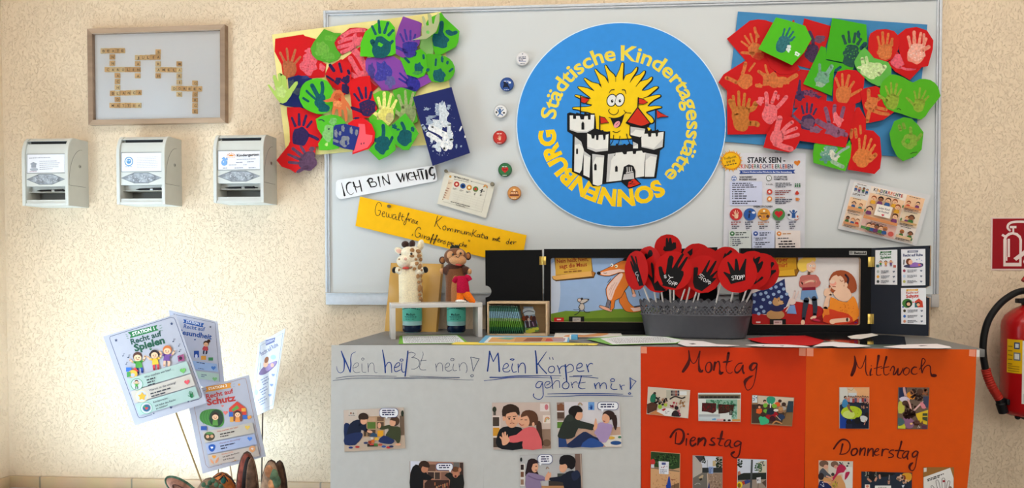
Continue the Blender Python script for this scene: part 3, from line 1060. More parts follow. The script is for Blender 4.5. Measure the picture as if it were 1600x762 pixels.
a.stroke(W,[(1446,320,16),(1424,420,14),(1402,540,14),(1365,596,16),(1326,588,20),(1310,540,36),(1330,500,40),(1362,478,20)],18)
P4 = a.build('poster', None,'bright orange poster at right with dark headings Mittwoch and Donnerstag','poster','posters on the cabinet front')
PF2 = Plane((0,YF-0.0052,0),(0,-1,0))
for pts in ([(1248.6,543.4),(1259.0,543.6),(1258.8,556),(1248.4,555.4)],[(1260.5,543.8),(1271,543.9),(1270.8,556.4),(1260.3,556)],[(1514.5,546),(1524.5,546),(1524,557),(1514,556)]):
    tape(P4 if pts[0][0]>1259 else P3,pts)

# ================================================================== hand print collages on the whiteboard
def cropf(x0,y0,s):
    return lambda x,y:(x0+x/s,y0+y/s)
A = cropf(410,20,5.8625);Bc = cropf(410,140,5.444);Cc = cropf(560,10,5.444);Dc = cropf(540,120,5.255)
E = cropf(1110,20,6.347);Fc = cropf(1110,110,5.442);G = cropf(1270,20,5.443);Hc = cropf(1250,120,4.761)
R_,G_,N_,PU = (206,14,22),(74,178,22),(30,42,108),(132,66,158)
R2_ = (198,8,12)
G2_ = (62,168,14)
TEAL,TEAL2 = (6,84,92),(20,98,104)
INK = (44,28,78)
OCH,PINK = (200,116,58),(228,98,112)

def flat_sheet(name,pts,c,d,label,cat,group=None,draw=None,thick=0.0006,sm=0,tilt=(0,0)):
    cx = sum(p[0] for p in pts)/len(pts);cyy = sum(p[1] for p in pts)/len(pts)
    base = at(cx,cyy,-d)
    pl = Plane(base,(math.sin(math.radians(tilt[0])),-1,math.sin(math.radians(tilt[1]))))
    a = Art(pl)
    a.slab(pts,c,thick,sm=sm)
    if draw:draw(a)
    return a.build(name, None,label,cat,group)

class Stack:
    def __init__(self,d0,step,group):
        self.d,self.step,self.group = d0,step,group
        self.k = 0
    def cut(self,pts,c,label,draw=None,sm=0,lift=0,tilt=None):
        self.d+=self.step
        self.k+=1
        r = random.Random(self.k+5)
        tl = tilt or (r.uniform(-0.5,0.5),r.uniform(-0.5,0.5))
        return flat_sheet('handprint_cutout',pts,c,self.d+lift,label,'handprint cutout',self.group,draw,sm=sm,tilt=tl)

def pr(F,c,x,y,L,ang=0,seed=0,c2=None,**k):
    """a print placed with crop coordinates F"""
    def f(a):
        px,py = F(x,y)
        s = F(1,0)[0]-F(0,0)[0]
        a.hand(c,px,py,L*s,ang,seed=seed,**k)
        if c2:
            a.specks(c2,px,py+0.1*L*s,0.16*L*s,0.22*L*s,16,0.4,1.6,seed)
    return f
def both(*fs):
    def f(a):
        for q in fs:q(a)
    return f
def bl(F,c,x,y,rx,ry,seed=0,jag=0.25,sp=None,n=14):
    def f(a):
        s = F(1,0)[0]-F(0,0)[0]
        px,py = F(x,y)
        a.blot(c,px,py,rx*s,ry*s,n,jag,0,seed)
        if sp:a.specks(sp,px,py,rx*s*0.9,ry*s*0.9,30,0.4,1.3,seed)
    return f
def st(F,c,pts,w):
    def f(a):
        s = F(1,0)[0]-F(0,0)[0]
        a.stroke(c,[F(p[0],p[1]) for p in pts],w*s,kind='paint')
    return f

flat_sheet('backing_sheet',[(425,54),(689,18.5),(713,222),(448,246)],(240,226,148),WB+0.001,'pale yellow sheet behind the left cluster of hand print cutouts','paper sheet')
L = Stack(WB+0.0016,0.0011,'hand print cutouts of the left collage')
L.cut([A(118,238),A(375,198),A(388,212),A(490,240),A(470,400),A(585,470),A(570,590),A(450,600),A(330,575),A(215,597),A(185,560),A(175,475),A(112,355)],R_,
      'large red paper at top left with a brown hand and a pink paint blot',both(
          bl(A,PINK,425,470,82,95,3,0.3,(206,60,72)),bl(A,PINK,545,500,28,35,4),bl(A,PINK,420,355,25,30,8,0.4),
          pr(A,(186,104,66),250,470,300,3,2,spread=1.45,gap=0.0,thumb=0,fat=0.95),bl(A,(186,104,66),250,560,44,30,1,0.1)))
L.cut([A(735,430),A(895,310),A(975,300),Cc(75,430),Cc(60,520),Cc(100,600),Cc(180,670),Cc(120,730),Cc(-30,620),A(800,640)],R_,
      'red paper with a pink hand tucked under the purple paper',both(st(Cc,PINK,[(-60,350),(10,430),(60,520),(130,620),(165,655)],55),st(Cc,PINK,[(-70,440),(0,560),(60,600)],42),st(Cc,PINK,[(-90,560),(-20,600),(40,640)],38),bl(Cc,PINK,40,590,50,50,6)))
L.cut([A(232,597),A(330,570),A(455,600),A(470,700),Bc(360,160),Bc(200,140),Bc(145,120),Bc(230,60)],N_,
      'dark blue paper half hidden behind the pale green hand cutout',both(bl(A,(72,86,110),270,650,40,34,2,0.4),bl(A,(72,86,110),320,720,40,30,3,0.4),bl(A,(50,62,120),390,590,30,16,5)))
L.cut([A(565,148),A(660,185),A(722,188),A(665,260),A(680,330),A(720,385),A(690,430),A(615,460),A(500,430),A(455,385),A(442,325),A(470,270)],(82,160,40),
      'olive green five sided paper with a faint hand at the top left',both(bl(A,(108,170,62),540,330,60,70,5),bl(A,(98,168,52),620,230,60,26,6),bl(A,(98,166,56),600,400,55,40,7)))
L.cut([A(660,275),A(690,225),A(800,140),A(860,136),A(938,140),A(1000,165),A(985,200),A(935,235),A(850,305),A(735,385),A(690,345),A(668,305)],(196,22,36),
      'red oval paper with pink fingers between two green papers at the top',both(st(A,PINK,[(705,270),(760,245),(850,225)],34),st(A,PINK,[(700,315),(760,300),(850,275)],34),st(A,PINK,[(728,360),(790,335),(850,295)],34),st(A,PINK,[(730,220),(800,175),(870,160),(930,160)],36),bl(A,PINK,870,245,50,55,4,0.15),bl(A,(204,30,44),880,205,22,20,9)))
L.cut([A(575,560),A(610,490),A(720,425),A(735,430),A(815,470),A(815,600),A(800,720),A(750,755),A(640,680),A(585,600)],R_,
      'red paper with dark blue print right of the green circle',both(bl(A,INK,765,610,42,34,1,0.3),bl(A,INK,760,690,42,46,2,0.3),bl(A,INK,690,625,32,32,3,0.35),st(A,INK,[(620,480),(655,530)],30),st(A,INK,[(705,465),(725,540)],24),st(A,INK,[(785,530),(795,555)],26),st(A,INK,[(590,580),(650,620)],20)))
L.cut([Bc(208,148),Bc(320,150),Bc(460,205),Bc(510,215),Bc(470,260),Bc(475,340),Bc(510,380),Bc(475,485),Bc(220,478),Bc(235,440),Bc(230,320),Bc(212,210)],R_,
      'red paper with a dark violet hand at the lower left of the collage',both(pr(Bc,INK,325,350,290,4,3,spread=1.35,gap=0.06,thumb=0),bl(Bc,INK,325,400,58,44,3,0.15),st(Bc,INK,[(390,385),(440,405),(470,422)],26)))
L.cut([Bc(120,600),Bc(222,472),Bc(455,485),Bc(450,540),Bc(420,605),Bc(340,660),Bc(280,708),Bc(240,680),Bc(165,655)],(204,18,24),
      'red paper with a grey violet hand at the bottom left beside the mailbox',both(pr(Bc,(92,62,88),345,590,270,-60,9,spread=1.2,thumb=0.9,fat=1.15),bl(Bc,(92,62,88),400,580,50,55,3),bl(Bc,(98,66,90),420,505,26,20,3)))
L.cut([Cc(60,470),Cc(70,440),Cc(300,425),Cc(370,470),Cc(600,590),Cc(622,640),Cc(495,705),Cc(345,690),Cc(300,702),Cc(260,715),Cc(200,715),Cc(180,680),Cc(100,600),Cc(62,540)],PU,
      'wide purple paper with two blue hands lying below the green house shape',both(bl(Cc,(72,62,140),110,545,34,60,2),bl(Cc,(60,58,150),205,555,66,90,5,0.3,(86,80,160)),bl(Cc,(92,88,150),270,640,40,50,7),pr(Cc,(44,42,140),440,635,230,-42,4,thumb=0.9),bl(Cc,(44,42,140),470,640,42,40,4)))
L.cut([Cc(600,100),Cc(705,52),Cc(735,95),Cc(795,150),Cc(860,210),Cc(850,300),Cc(830,345),Cc(660,435),Cc(622,310),Cc(560,170)],G_,
      'bright green angular paper with dark teal print at the top right corner',both(bl(Cc,TEAL,695,285,78,62,2,0.22),st(Cc,TEAL,[(690,250),(705,190),(708,140)],38),st(Cc,TEAL,[(755,215),(785,235),(830,220)],32),bl(Cc,TEAL,780,225,30,24,4)))
L.cut([Cc(528,265),Cc(625,255),Cc(640,400),Cc(575,412),Cc(522,350)],(128,176,96),
      'pale green paper strip below the curled grey green hand')
L.cut([Cc(560,415),Cc(650,408),Cc(740,425),Cc(800,470),Cc(822,550),Cc(780,620),Cc(700,645),Cc(620,635),Cc(585,560)],(72,168,26),
      'rounded green paper with teal finger dots at the right of the collage',both(bl(Cc,TEAL,685,585,58,52,2,0.2,TEAL2),st(Cc,TEAL,[(660,450),(656,500)],18),bl(Cc,TEAL,712,448,14,26,2),bl(Cc,TEAL,757,478,12,16,3),st(Cc,TEAL,[(775,552),(800,530)],18)),sm=2)
L.cut([Cc(352,435),Cc(530,360),Cc(575,400),Cc(590,530),Cc(560,590),Cc(510,610),Cc(410,580)],G_,
      'green paper with a square teal palm overlapping the wide purple paper',both(bl(Cc,TEAL,512,522,42,42,2,0.25),st(Cc,TEAL,[(398,440),(430,475)],22),st(Cc,TEAL,[(488,395),(480,418)],18),st(Cc,TEAL,[(553,415),(555,440)],20),bl(Cc,TEAL,590,540,16,14,3),bl(Cc,(60,140,60),500,565,40,16,3)))
L.cut([Cc(380,85),Cc(515,130),Cc(540,145),Cc(520,320),Cc(440,420),Cc(375,437),Cc(312,400),Cc(305,300),Cc(345,170)],(126,62,148),
      'purple pointed paper with a blue violet hand beside the green house shape',both(pr(Cc,(58,48,140),430,320,250,-8,5,gap=0.04,thumb=1.1),bl(Cc,(48,44,140),450,345,56,44,3)))
L.cut([Cc(20,310),Cc(60,215),Cc(120,165),Cc(190,120),Cc(265,125),Cc(310,180),Cc(318,400),Cc(280,420),Cc(150,430),Cc(15,425)],(80,190,26),
      'bright green house shaped paper with a large teal hand at the top centre',both(pr(Cc,TEAL,195,300,330,3,4,spread=1.5,gap=0.12,thumb=0,fat=0.95,jag=0.05),st(Cc,TEAL,[(120,300),(145,340),(170,390)],46),bl(Cc,TEAL,190,365,58,46,2,0.18),st(Cc,TEAL,[(215,355),(262,325),(290,295)],24),bl(Cc,(80,190,26),185,325,22,18,4)))
L.cut([Dc(385,115),Dc(455,85),Dc(580,125),Dc(560,190),Dc(595,365),Dc(550,390),Dc(420,310),Dc(405,180)],(76,160,34),
      'green paper with a pale grey green hand beside the dark blue card',both(pr(Dc,(150,166,106),510,260,300,4,6,spread=1.2,thumb=1.0),bl(Dc,(140,156,104),525,300,46,66,4)))
L.cut([Dc(215,150),Dc(280,115),Dc(350,118),Dc(405,170),Dc(415,240),Dc(400,340),Dc(350,410),Dc(290,370),Dc(180,340),Dc(275,260)],(98,180,36),
      'green paper with a creamy yellow hand near the middle of the collage',both(pr(Dc,(230,224,130),330,270,290,4,7,spread=0.9,thumb=0.8,c2=(244,240,170)),bl(Dc,(224,214,110),330,310,60,50,3),bl(Dc,(190,178,120),362,335,34,40,3,0.1)))
L.cut([Dc(25,50),Dc(45,25),Dc(110,0),Dc(200,-10),Dc(215,110),Dc(260,270),Dc(190,335),Dc(60,348),Dc(45,200)],(214,12,20),
      'red paper with a dark violet hand right of the orange hand cutout',both(pr(Dc,INK,160,215,260,-14,8,spread=1.2,gap=0.05,thumb=1.0),bl(Dc,INK,190,255,60,62,3,0.2,(120,20,50)),bl(Dc,INK,90,340,26,10,3)))
L.cut([A(340,760),A(352,690),A(400,630),A(500,600),A(585,622),A(640,690),Bc(600,90),Bc(590,165),Bc(510,207),Bc(430,195),Bc(350,150),Bc(312,70)],(78,186,30),
      'round green paper with a dark teal hand left of the orange hand cutout',both(st(A,TEAL,[(455,665),(490,730),(520,790)],40),st(A,TEAL,[(545,640),(552,700),(535,780)],32),st(A,TEAL,[(405,715),(450,760),(500,800)],22),st(A,TEAL,[(375,782),(420,810)],22),bl(Bc,TEAL,490,100,46,62,3,0.25),bl(Bc,TEAL,520,155,45,38,5,0.2)),sm=2)
L.cut([Dc(190,345),Dc(300,355),Dc(370,420),Dc(400,480),Dc(412,600),Dc(350,650),Dc(275,685),Dc(190,600),Dc(240,540)],(76,182,34),
      'green paper with a teal pointing hand at the bottom of the collage',both(bl(Dc,TEAL,300,560,60,72,3,0.25),st(Dc,TEAL,[(308,400),(312,450),(305,520)],30),st(Dc,TEAL,[(385,495),(360,545),(330,590)],24),bl(Dc,TEAL,260,520,30,20,2)))
L.cut([Dc(490,298),Dc(560,390),Dc(600,465),Dc(520,600),Dc(470,600),Dc(410,555),Dc(385,470),Dc(360,410)],(70,176,36),
      'green leaf shaped paper with a solid teal palm at the lower right',both(bl(Dc,TEAL,485,500,62,66,3,0.15),st(Dc,TEAL,[(462,380),(480,420),(485,460)],28),bl(Dc,TEAL,550,428,18,20,2),bl(Dc,TEAL,400,405,26,18,2,0.5),bl(Dc,TEAL,430,432,14,10,5)))
L.cut([Bc(455,250),Bc(500,225),Bc(590,212),Bc(660,225),Bc(710,280),Bc(690,400),Bc(650,500),Bc(560,515),Bc(485,515),Bc(475,460),Bc(515,400),Bc(470,330)],(82,184,38),
      'green paper with a wavy edge and grey blotches at the bottom left',both(bl(Bc,(130,186,110),560,370,50,70,3),bl(Bc,(118,182,100),600,270,34,30,3),st(Bc,(30,70,60),[(480,258),(505,256),(525,268)],10),bl(Bc,(30,60,60),565,335,7,9,3),bl(Bc,(190,220,130),545,465,14,14,1)))
L.cut([Dc(20,380),Dc(70,350),Dc(150,338),Dc(215,390),Dc(243,460),Dc(235,530),Dc(190,590),Dc(55,637),Dc(60,600),Dc(40,500),Dc(20,420)],(222,18,28),
      'round red paper with a light pink patch behind the small blue paper',both(lambda a:a.poly((246,92,104),[Dc(105,385),Dc(158,388),Dc(165,470),Dc(222,480),Dc(215,530),Dc(180,580),Dc(62,622),Dc(80,560),Dc(108,470)]),bl(Dc,(120,40,60),128,548,5,8,2),bl(Dc,(120,40,60),150,545,5,8,3)))
L.cut([Bc(605,320),Bc(620,300),Bc(700,290),Bc(825,320),Bc(820,370),Bc(780,515),Bc(690,500),Bc(600,465)],(34,48,122),
      'small dark blue paper with a silvery grey hand at the bottom of the collage',both(bl(Bc,(128,132,140),700,440,42,46,3,0.25),bl(Bc,(128,132,140),625,370,16,32,2),bl(Bc,(128,132,140),685,328,16,26,2),bl(Bc,(128,132,140),755,345,15,28,2),bl(Bc,(128,132,140),800,365,13,26,3),bl(Bc,(128,132,140),660,372,12,18,3),st(Bc,(128,132,140),[(608,430),(640,442)],22),bl(Bc,(34,48,122),712,450,12,20,2)))
L.cut([Bc(515,95),Bc(560,80),Bc(582,70),Bc(590,40),Bc(620,8),Bc(660,0),Bc(692,35),Bc(705,80),Bc(735,120),Bc(757,165),Bc(745,178),Bc(712,140),Bc(722,190),Bc(724,260),Bc(706,272),Bc(690,175),Bc(672,168),Bc(674,225),Bc(650,228),Bc(642,165),Bc(625,165),Bc(612,212),Bc(590,210),Bc(602,140),Bc(600,100),Bc(545,108)],(214,112,62),
      'orange paper hand cutout pointing down in the middle of the collage',both(bl(Bc,(226,140,84),640,120,40,26,2),bl(Bc,(190,84,44),640,60,34,30,3),bl(Bc,(206,40,30),658,84,12,12,2)),lift=0.004,tilt=(2.5,-2))
L.cut([A(47,662),A(62,655),A(112,715),A(124,705),A(95,590),A(102,568),A(120,572),A(145,632),A(148,620),A(142,562),A(160,550),A(178,610),A(180,625),A(170,578),A(188,566),A(215,585),A(230,690),A(238,706),A(300,632),A(322,628),A(325,650),A(285,720),Bc(262,10),Bc(245,50),Bc(205,105),Bc(175,118),Bc(150,112),Bc(120,75),A(95,735)],(168,196,92),
      'pale green paper hand cutout at the far left edge of the collage',bl(A,(182,206,120),170,720,50,50,2),lift=0.006,tilt=(-5,2))
L.cut([Cc(452,288),Cc(515,264),Cc(545,245),Cc(535,195),Cc(555,165),Cc(540,92),Cc(550,78),Cc(566,100),Cc(580,165),Cc(600,160),Cc(588,62),Cc(605,54),Cc(622,80),Cc(628,145),Cc(642,150),Cc(655,90),Cc(678,55),Cc(692,70),Cc(688,135),Cc(662,215),Cc(610,255),Cc(575,278),Cc(500,282)],(170,178,132),
      'curled grey green paper hand cutout at the top right of the collage',bl(Cc,(110,190,90),590,218,16,14,2),lift=0.008,tilt=(4,5))

def navy(a):
    w,w2,gy = (236,238,238),(206,214,220),(150,164,184)
    for q in (bl(Dc,gy,780,265,56,56,2,0.35,w2),bl(Dc,w2,800,300,40,90,6,0.4),bl(Dc,gy,690,375,34,36,4,0.4),bl(Dc,w2,770,390,70,40,7,0.4,w),st(Dc,w,[(700,420),(760,445),(830,490)],48),st(Dc,w,[(680,470),(760,520),(820,590)],40),bl(Dc,w,835,520,46,80,9,0.25,w2),st(Dc,w2,[(850,390),(850,460),(870,520)],32),st(Dc,gy,[(632,400),(660,440)],26),bl(Dc,w2,755,575,30,34,8,0.5),bl(Dc,gy,660,262,18,14,5,0.6),bl(Dc,gy,700,330,40,12,3,0.6),bl(Dc,w2,705,520,12,24,4,0.4),st(Dc,w,[(938,440),(952,410)],14),bl(Dc,gy,910,570,8,18,3,0.3),bl(Dc,gy,948,570,8,8,3),bl(Dc,gy,845,250,16,20,3,0.5),bl(Dc,w,980,490,6,10,2)):
        q(a)
    a.specks(gy,*Dc(780,420),24,42,60,0.3,1.3,5)
    a.specks(gy,*Dc(800,635),10,3,14,0.3,0.9,6)
flat_sheet('painted_card',[Dc(553,165),Dc(870,84),Dc(1022,625),Dc(715,731)],(26,36,96),L.d+0.002,'dark blue card with thick white hand print paint below the left collage','painted card', None,navy,0.0008)

# ---- right collage
flat_sheet('backing_sheet',[(1153,18),(1449,38.5),(1427,247),(1129,221)],(62,132,184),WB+0.001,'blue sheet behind the right cluster of red and green cutouts','paper sheet')
Rr = Stack(WB+0.0016,0.0011,'hand print cutouts of the right collage')
O2,PK2,DK = (206,112,56),(230,110,116),(74,48,84)
Rr.cut([E(162,258),E(390,78),E(470,65),E(540,72),E(640,105),E(620,470),E(470,520),E(340,465)],R2_,
       'red paper with an orange hand at the top left of the right collage',both(pr(E,O2,420,330,270,-28,3,spread=1.3,gap=0.02,thumb=1.1),bl(E,(190,60,30),480,430,55,36,3),st(E,O2,[(440,150),(450,195),(475,235)],28)))
Rr.cut([E(930,55),E(1205,135),E(1140,340),E(1090,340),E(1010,560),E(820,510),E(880,300)],R2_,
       'red paper with a dark violet print right of the green square',both(bl(E,DK,1005,400,70,85,3,0.25,(40,30,60)),bl(E,(104,70,96),1080,262,60,36,3,0.3),st(E,DK,[(985,190),(1010,250),(1020,320)],34)))
Rr.cut([E(800,95),E(826,66),E(842,110)],R2_,'tiny red paper tip poking out above the green square')
Rr.cut([Fc(735,80),Fc(760,-10),Fc(860,0),Fc(860,130),Fc(990,210),Fc(985,280),Fc(830,300),Fc(712,320)],(190,14,22),
       'red paper with a splashed violet print in the middle of the right collage',both(bl(Fc,(64,40,82),760,215,48,40,3,0.4),st(Fc,(64,40,82),[(755,90),(755,150),(765,210)],30),bl(Fc,(120,62,92),840,190,60,26,6,0.5,(64,40,82)),bl(Fc,(70,48,90),910,220,28,16,4,0.5)))
Rr.cut([E(78,690),E(130,610),E(350,470),E(470,500),E(560,450),E(640,590),E(895,570),E(860,770),E(160,770)],R2_,
       'red pointed paper with two orange prints at the far left of the right collage',both(bl(E,O2,345,680,76,74,3,0.14),st(E,O2,[(320,600),(335,560),(348,500)],34),st(E,O2,[(260,690),(200,660),(160,645)],38),st(E,O2,[(385,575),(440,500)],20),bl(E,(198,104,52),600,660,100,70,6,0.35),bl(E,O2,690,680,80,50,7,0.3),st(E,O2,[(740,690),(800,650),(850,620)],44),st(E,O2,[(545,520),(560,580),(590,640)],22),st(E,O2,[(480,580),(530,620),(570,680)],32),bl(E,O2,480,720,44,20,2)))
Rr.cut([E(552,420),E(590,540),E(690,612),E(790,606),E(890,560),E(850,500),E(700,430)],(200,10,16),
       'plain red rounded paper showing below the green square')
Rr.cut([Fc(140,155),Fc(330,160),Fc(735,138),Fc(700,330),Fc(690,420),Fc(560,540),Fc(145,545)],R2_,
       'large red rectangle with one ochre and one pink hand in the right collage',both(pr(Fc,(190,112,44),260,330,310,0,5,spread=0.6,thumb=0,fat=1.05),bl(Fc,(190,112,44),262,440,72,76,2,0.08),st(Fc,(190,112,44),[(170,262),(200,330),(220,380)],46),st(Fc,(190,112,44),[(320,340),(365,320),(385,280)],44),st(Fc,(190,112,44),[(330,450),(380,450),(400,460)],44),
       bl(Fc,PK2,505,370,66,84,3,0.12,(214,80,90)),st(Fc,PK2,[(480,300),(480,240),(474,195)],34),st(Fc,PK2,[(525,270),(545,215),(555,185)],30),st(Fc,PK2,[(560,320),(610,270),(645,225)],34),bl(Fc,PK2,425,260,32,34,3,0.4),bl(Fc,PK2,575,228,14,22,3,0.4)))
Rr.cut([(1283,72),(1291,75),(1291,94),(1335,103),(1332,110),(1303,112),(1300,150),(1255,131)],G2_,
       'green slanted paper with a grey green print beside the middle red papers',both(bl(G,(108,160,130),80,560,64,60,3,0.22),st(G,(120,166,140),[(110,530),(140,490),(160,455)],36),st(G,(112,160,130),[(60,500),(58,440)],24),st(G,TEAL,[(195,490),(235,462)],24),bl(G,(150,178,150),60,610,40,22,4)))
Rr.cut([G(165,45),G(455,100),G(465,280),G(350,440),G(110,392),G(120,300)],G2_,
       'green tall paper with a dark green hand at the top of the right collage',both(pr(G,(30,76,66),325,320,300,2,6,spread=1.1,gap=0.12,thumb=0.0),bl(G,(30,76,66),325,335,68,64,3,0.2,(62,160,40)),bl(G,(20,70,80),388,182,18,32,2),st(G,(20,70,80),[(415,300),(445,265)],40)))
Rr.cut([G(635,425),G(720,330),G(800,440),G(930,460),G(825,572),G(700,500)],R2_,
       'red paper with a pink smear beneath two red rounded papers',both(bl(G,(224,92,110),725,410,62,60,3,0.2),st(G,(224,92,110),[(740,460),(800,480),(870,475)],20)))
Rr.cut([G(720,190),G(790,135),G(880,120),G(970,150),G(1025,235),G(1020,310),G(980,452),G(870,475),G(790,465),G(735,330)],R2_,
       'red rounded paper with a whitish pink hand at the top right corner',both(pr(G,(228,142,120),880,300,290,2,7,spread=0.8,thumb=0,fat=1.1),bl(G,(236,168,150),885,335,78,72,3,0.2,(246,210,200)),st(G,(228,142,120),[(945,270),(945,185)],22),st(G,(228,142,120),[(930,320),(985,290)],34)))
Rr.cut([G(490,175),G(540,145),G(620,138),G(690,155),G(735,205),G(728,310),G(680,390),G(600,425),G(520,385),G(470,320),G(475,220)],(200,18,14),
       'red rounded paper with an orange hand left of the whitish pink hand',both(pr(G,O2,612,290,250,0,8,spread=0.7,thumb=0,fat=1.1),bl(G,O2,612,330,66,50,3,0.2,(214,130,74)),st(G,O2,[(672,275),(672,240)],26)))
Rr.cut([G(440,295),G(520,385),G(640,420),G(668,520),G(580,622),G(530,610),G(470,580),G(380,490),G(355,430),G(365,390)],(94,176,70),
       'green paper with a whitish green smeared hand in the right collage',both(bl(G,(190,216,150),500,490,90,66,3,0.35,(222,234,190)),st(G,(190,216,150),[(430,440),(420,390)],30),st(G,(190,216,150),[(470,450),(455,380)],26),st(G,(200,222,160),[(560,520),(610,460)],40),bl(G,(206,226,168),430,470,40,30,8,0.4)),sm=2)
Rr.cut([G(175,640),G(180,560),G(210,500),G(290,482),G(370,490),G(440,550),G(430,650),Hc(470,110),Hc(450,185),Hc(400,205),Hc(245,185)],R2_,
       'red paper with an orange spread hand below the dark green hand',both(pr(G,O2,265,650,270,5,9,spread=1.2,thumb=0.0),bl(G,O2,265,680,58,52,3,0.14),st(G,O2,[(310,710),(360,680),(410,655)],24)),sm=0)
Rr.cut([Hc(445,110),Hc(480,85),Hc(560,68),Hc(610,90),Hc(630,190),Hc(700,262),Hc(620,320),Hc(520,342),Hc(500,335),Hc(470,230)],R2_,
       'red paper with an orange sideways hand tucked under the green heart',both(bl(Hc,O2,530,205,50,54,3,0.2,(216,134,76)),st(Hc,O2,[(510,100),(512,150),(515,200)],26),st(Hc,O2,[(500,330),(510,280),(525,230)],30),st(Hc,O2,[(540,250),(600,270),(655,278)],26),st(Hc,O2,[(550,190),(590,160)],26),st(Hc,O2,[(560,225),(640,245)],24)))
Rr.cut([G(568,665),G(590,590),G(650,532),G(700,526),G(775,552),G(850,592),G(910,562),G(1000,572),G(1060,622),G(1080,690),Hc(1040,150),Hc(960,250),Hc(900,318),Hc(760,277),Hc(650,238),Hc(610,165)],(80,172,22),
       'green heart shaped paper with two olive hands at the right edge of the board',both(pr(Hc,(140,164,50),690,145,210,4,9,spread=1.1,thumb=1.2),bl(Hc,(140,164,50),690,180,40,34,3,0.12),pr(Hc,(134,164,50),890,180,190,12,8,spread=1.3,thumb=1.3),bl(Hc,(134,164,50),885,220,38,30,3,0.15),st(Hc,(40,80,20),[(722,240),(735,236),(750,246)],6)),sm=2)
Rr.cut([Hc(415,230),Hc(440,225),Hc(490,310),Hc(490,400),Hc(450,470),Hc(380,490),Hc(360,400)],(204,14,14),
       'small red paper with orange finger tips right of the two handed red paper',both(st(Hc,O2,[(385,395),(380,450)],24),st(Hc,O2,[(412,390),(420,450)],22),st(Hc,O2,[(448,365),(452,420)],18)))
Rr.cut([Hc(490,395),Hc(545,400),Hc(595,450),Hc(607,590),Hc(595,680),Hc(555,722),Hc(355,690),Hc(385,490),Hc(440,440)],R2_,
       'red paper with an orange hand at the bottom right of the right collage',both(pr(Hc,(212,120,58),480,560,250,12,5,spread=0.9,thumb=0),bl(Hc,(212,120,58),465,600,74,60,3,0.1),st(Hc,(212,120,58),[(520,620),(560,580)],34)))
Rr.cut([Hc(105,500),Hc(130,488),Hc(330,520),Hc(372,470),Hc(382,520),Hc(375,600),Hc(335,702),Hc(100,640),Hc(95,570)],(78,176,24),
       'green paper with a grey and white hand at the bottom of the right collage',both(bl(Hc,(110,158,140),215,565,62,50,3,0.4,(196,204,190)),bl(Hc,(206,206,190),250,590,36,40,4,0.4),st(Hc,(150,176,160),[(260,590),(310,550),(360,520)],20),st(Hc,(150,186,150),[(240,630),(290,655),(318,668)],30),bl(Hc,(90,140,130),190,610,36,26,7,0.4)))
Rr.cut([Fc(700,370),Fc(760,300),Fc(840,235),Fc(920,245),Hc(100,165),Hc(250,185),Hc(415,205),Hc(390,340),Hc(338,526),Hc(0,475),Fc(768,440)],R2_,
       'wide red paper with one dark and one mauve hand in the right collage',both(pr(Fc,(60,40,80),830,400,250,4,3,spread=0.9,gap=0.06,thumb=0),bl(Fc,(104,72,98),830,450,55,40,3,0.3),bl(Fc,(126,86,110),890,500,55,28,6,0.3),st(Fc,(104,72,98),[(700,380),(740,420),(790,450)],22),st(Hc,(126,82,110),[(130,330),(180,360),(220,380)],42),
       bl(Hc,(134,84,112),250,400,70,46,4,0.3),st(Hc,(134,84,112),[(215,340),(200,270),(190,235)],30),st(Hc,(134,84,112),[(262,320),(255,260),(258,215)],28),st(Hc,(134,84,112),[(300,330),(315,270),(325,230)],28),bl(Hc,PK2,278,320,36,48,4,0.4),st(Hc,(134,84,112),[(280,410),(340,430)],36)))
Rr.cut([Fc(480,540),Fc(545,440),Fc(640,395),Fc(700,400),Fc(770,460),Fc(765,590),Fc(720,670),Fc(670,697),Fc(450,655)],R2_,
       'red paper with a clear pink hand at the bottom left of the right collage',both(bl(Fc,PK2,565,570,58,64,3,0.1),st(Fc,PK2,[(560,530),(578,450),(590,405)],48),st(Fc,PK2,[(600,530),(650,475),(695,440)],32),st(Fc,PK2,[(610,545),(670,515),(730,490)],30),st(Fc,PK2,[(610,575),(670,565),(745,545)],32),st(Fc,PK2,[(550,620),(620,648),(685,668)],48)))
Rr.cut([E(650,45),E(770,75),E(940,130),E(1003,260),E(930,390),E(810,520),E(475,360)],(76,184,18),
       'bright green square paper with a teal hand and white daub in the right collage',both(pr(E,(30,100,108),740,280,270,28,5,spread=0.8,gap=0.05,thumb=0),bl(E,(44,110,116),725,300,68,70,3,0.15,(30,92,100)),bl(E,(206,222,216),775,355,24,34,3,0.4),bl(E,(214,228,214),860,408,26,22,4,0.3),bl(E,(76,184,18),860,408,8,8,4,0.3)),lift=0.003,tilt=(-1.5,1))
Rr.cut([Hc(665,420),Hc(700,330),Hc(770,300),Hc(830,310),Hc(880,360),Hc(918,412),Hc(905,540),Hc(860,590),Hc(765,628),Hc(720,590),Hc(680,510)],(76,168,28),
       'green teardrop paper with an olive hand alone at the lower right',both(bl(Hc,(126,164,56),815,480,60,56,3,0.14),bl(Hc,(76,168,28),800,478,20,20,3,0.2),st(Hc,(126,164,56),[(822,380),(826,430)],24),st(Hc,(126,164,56),[(738,365),(748,395)],24),st(Hc,(126,164,56),[(768,350),(778,380)],24),st(Hc,(126,164,56),[(870,470),(900,430)],26),st(Hc,(40,70,20),[(822,572),(840,564),(872,560)],5)))

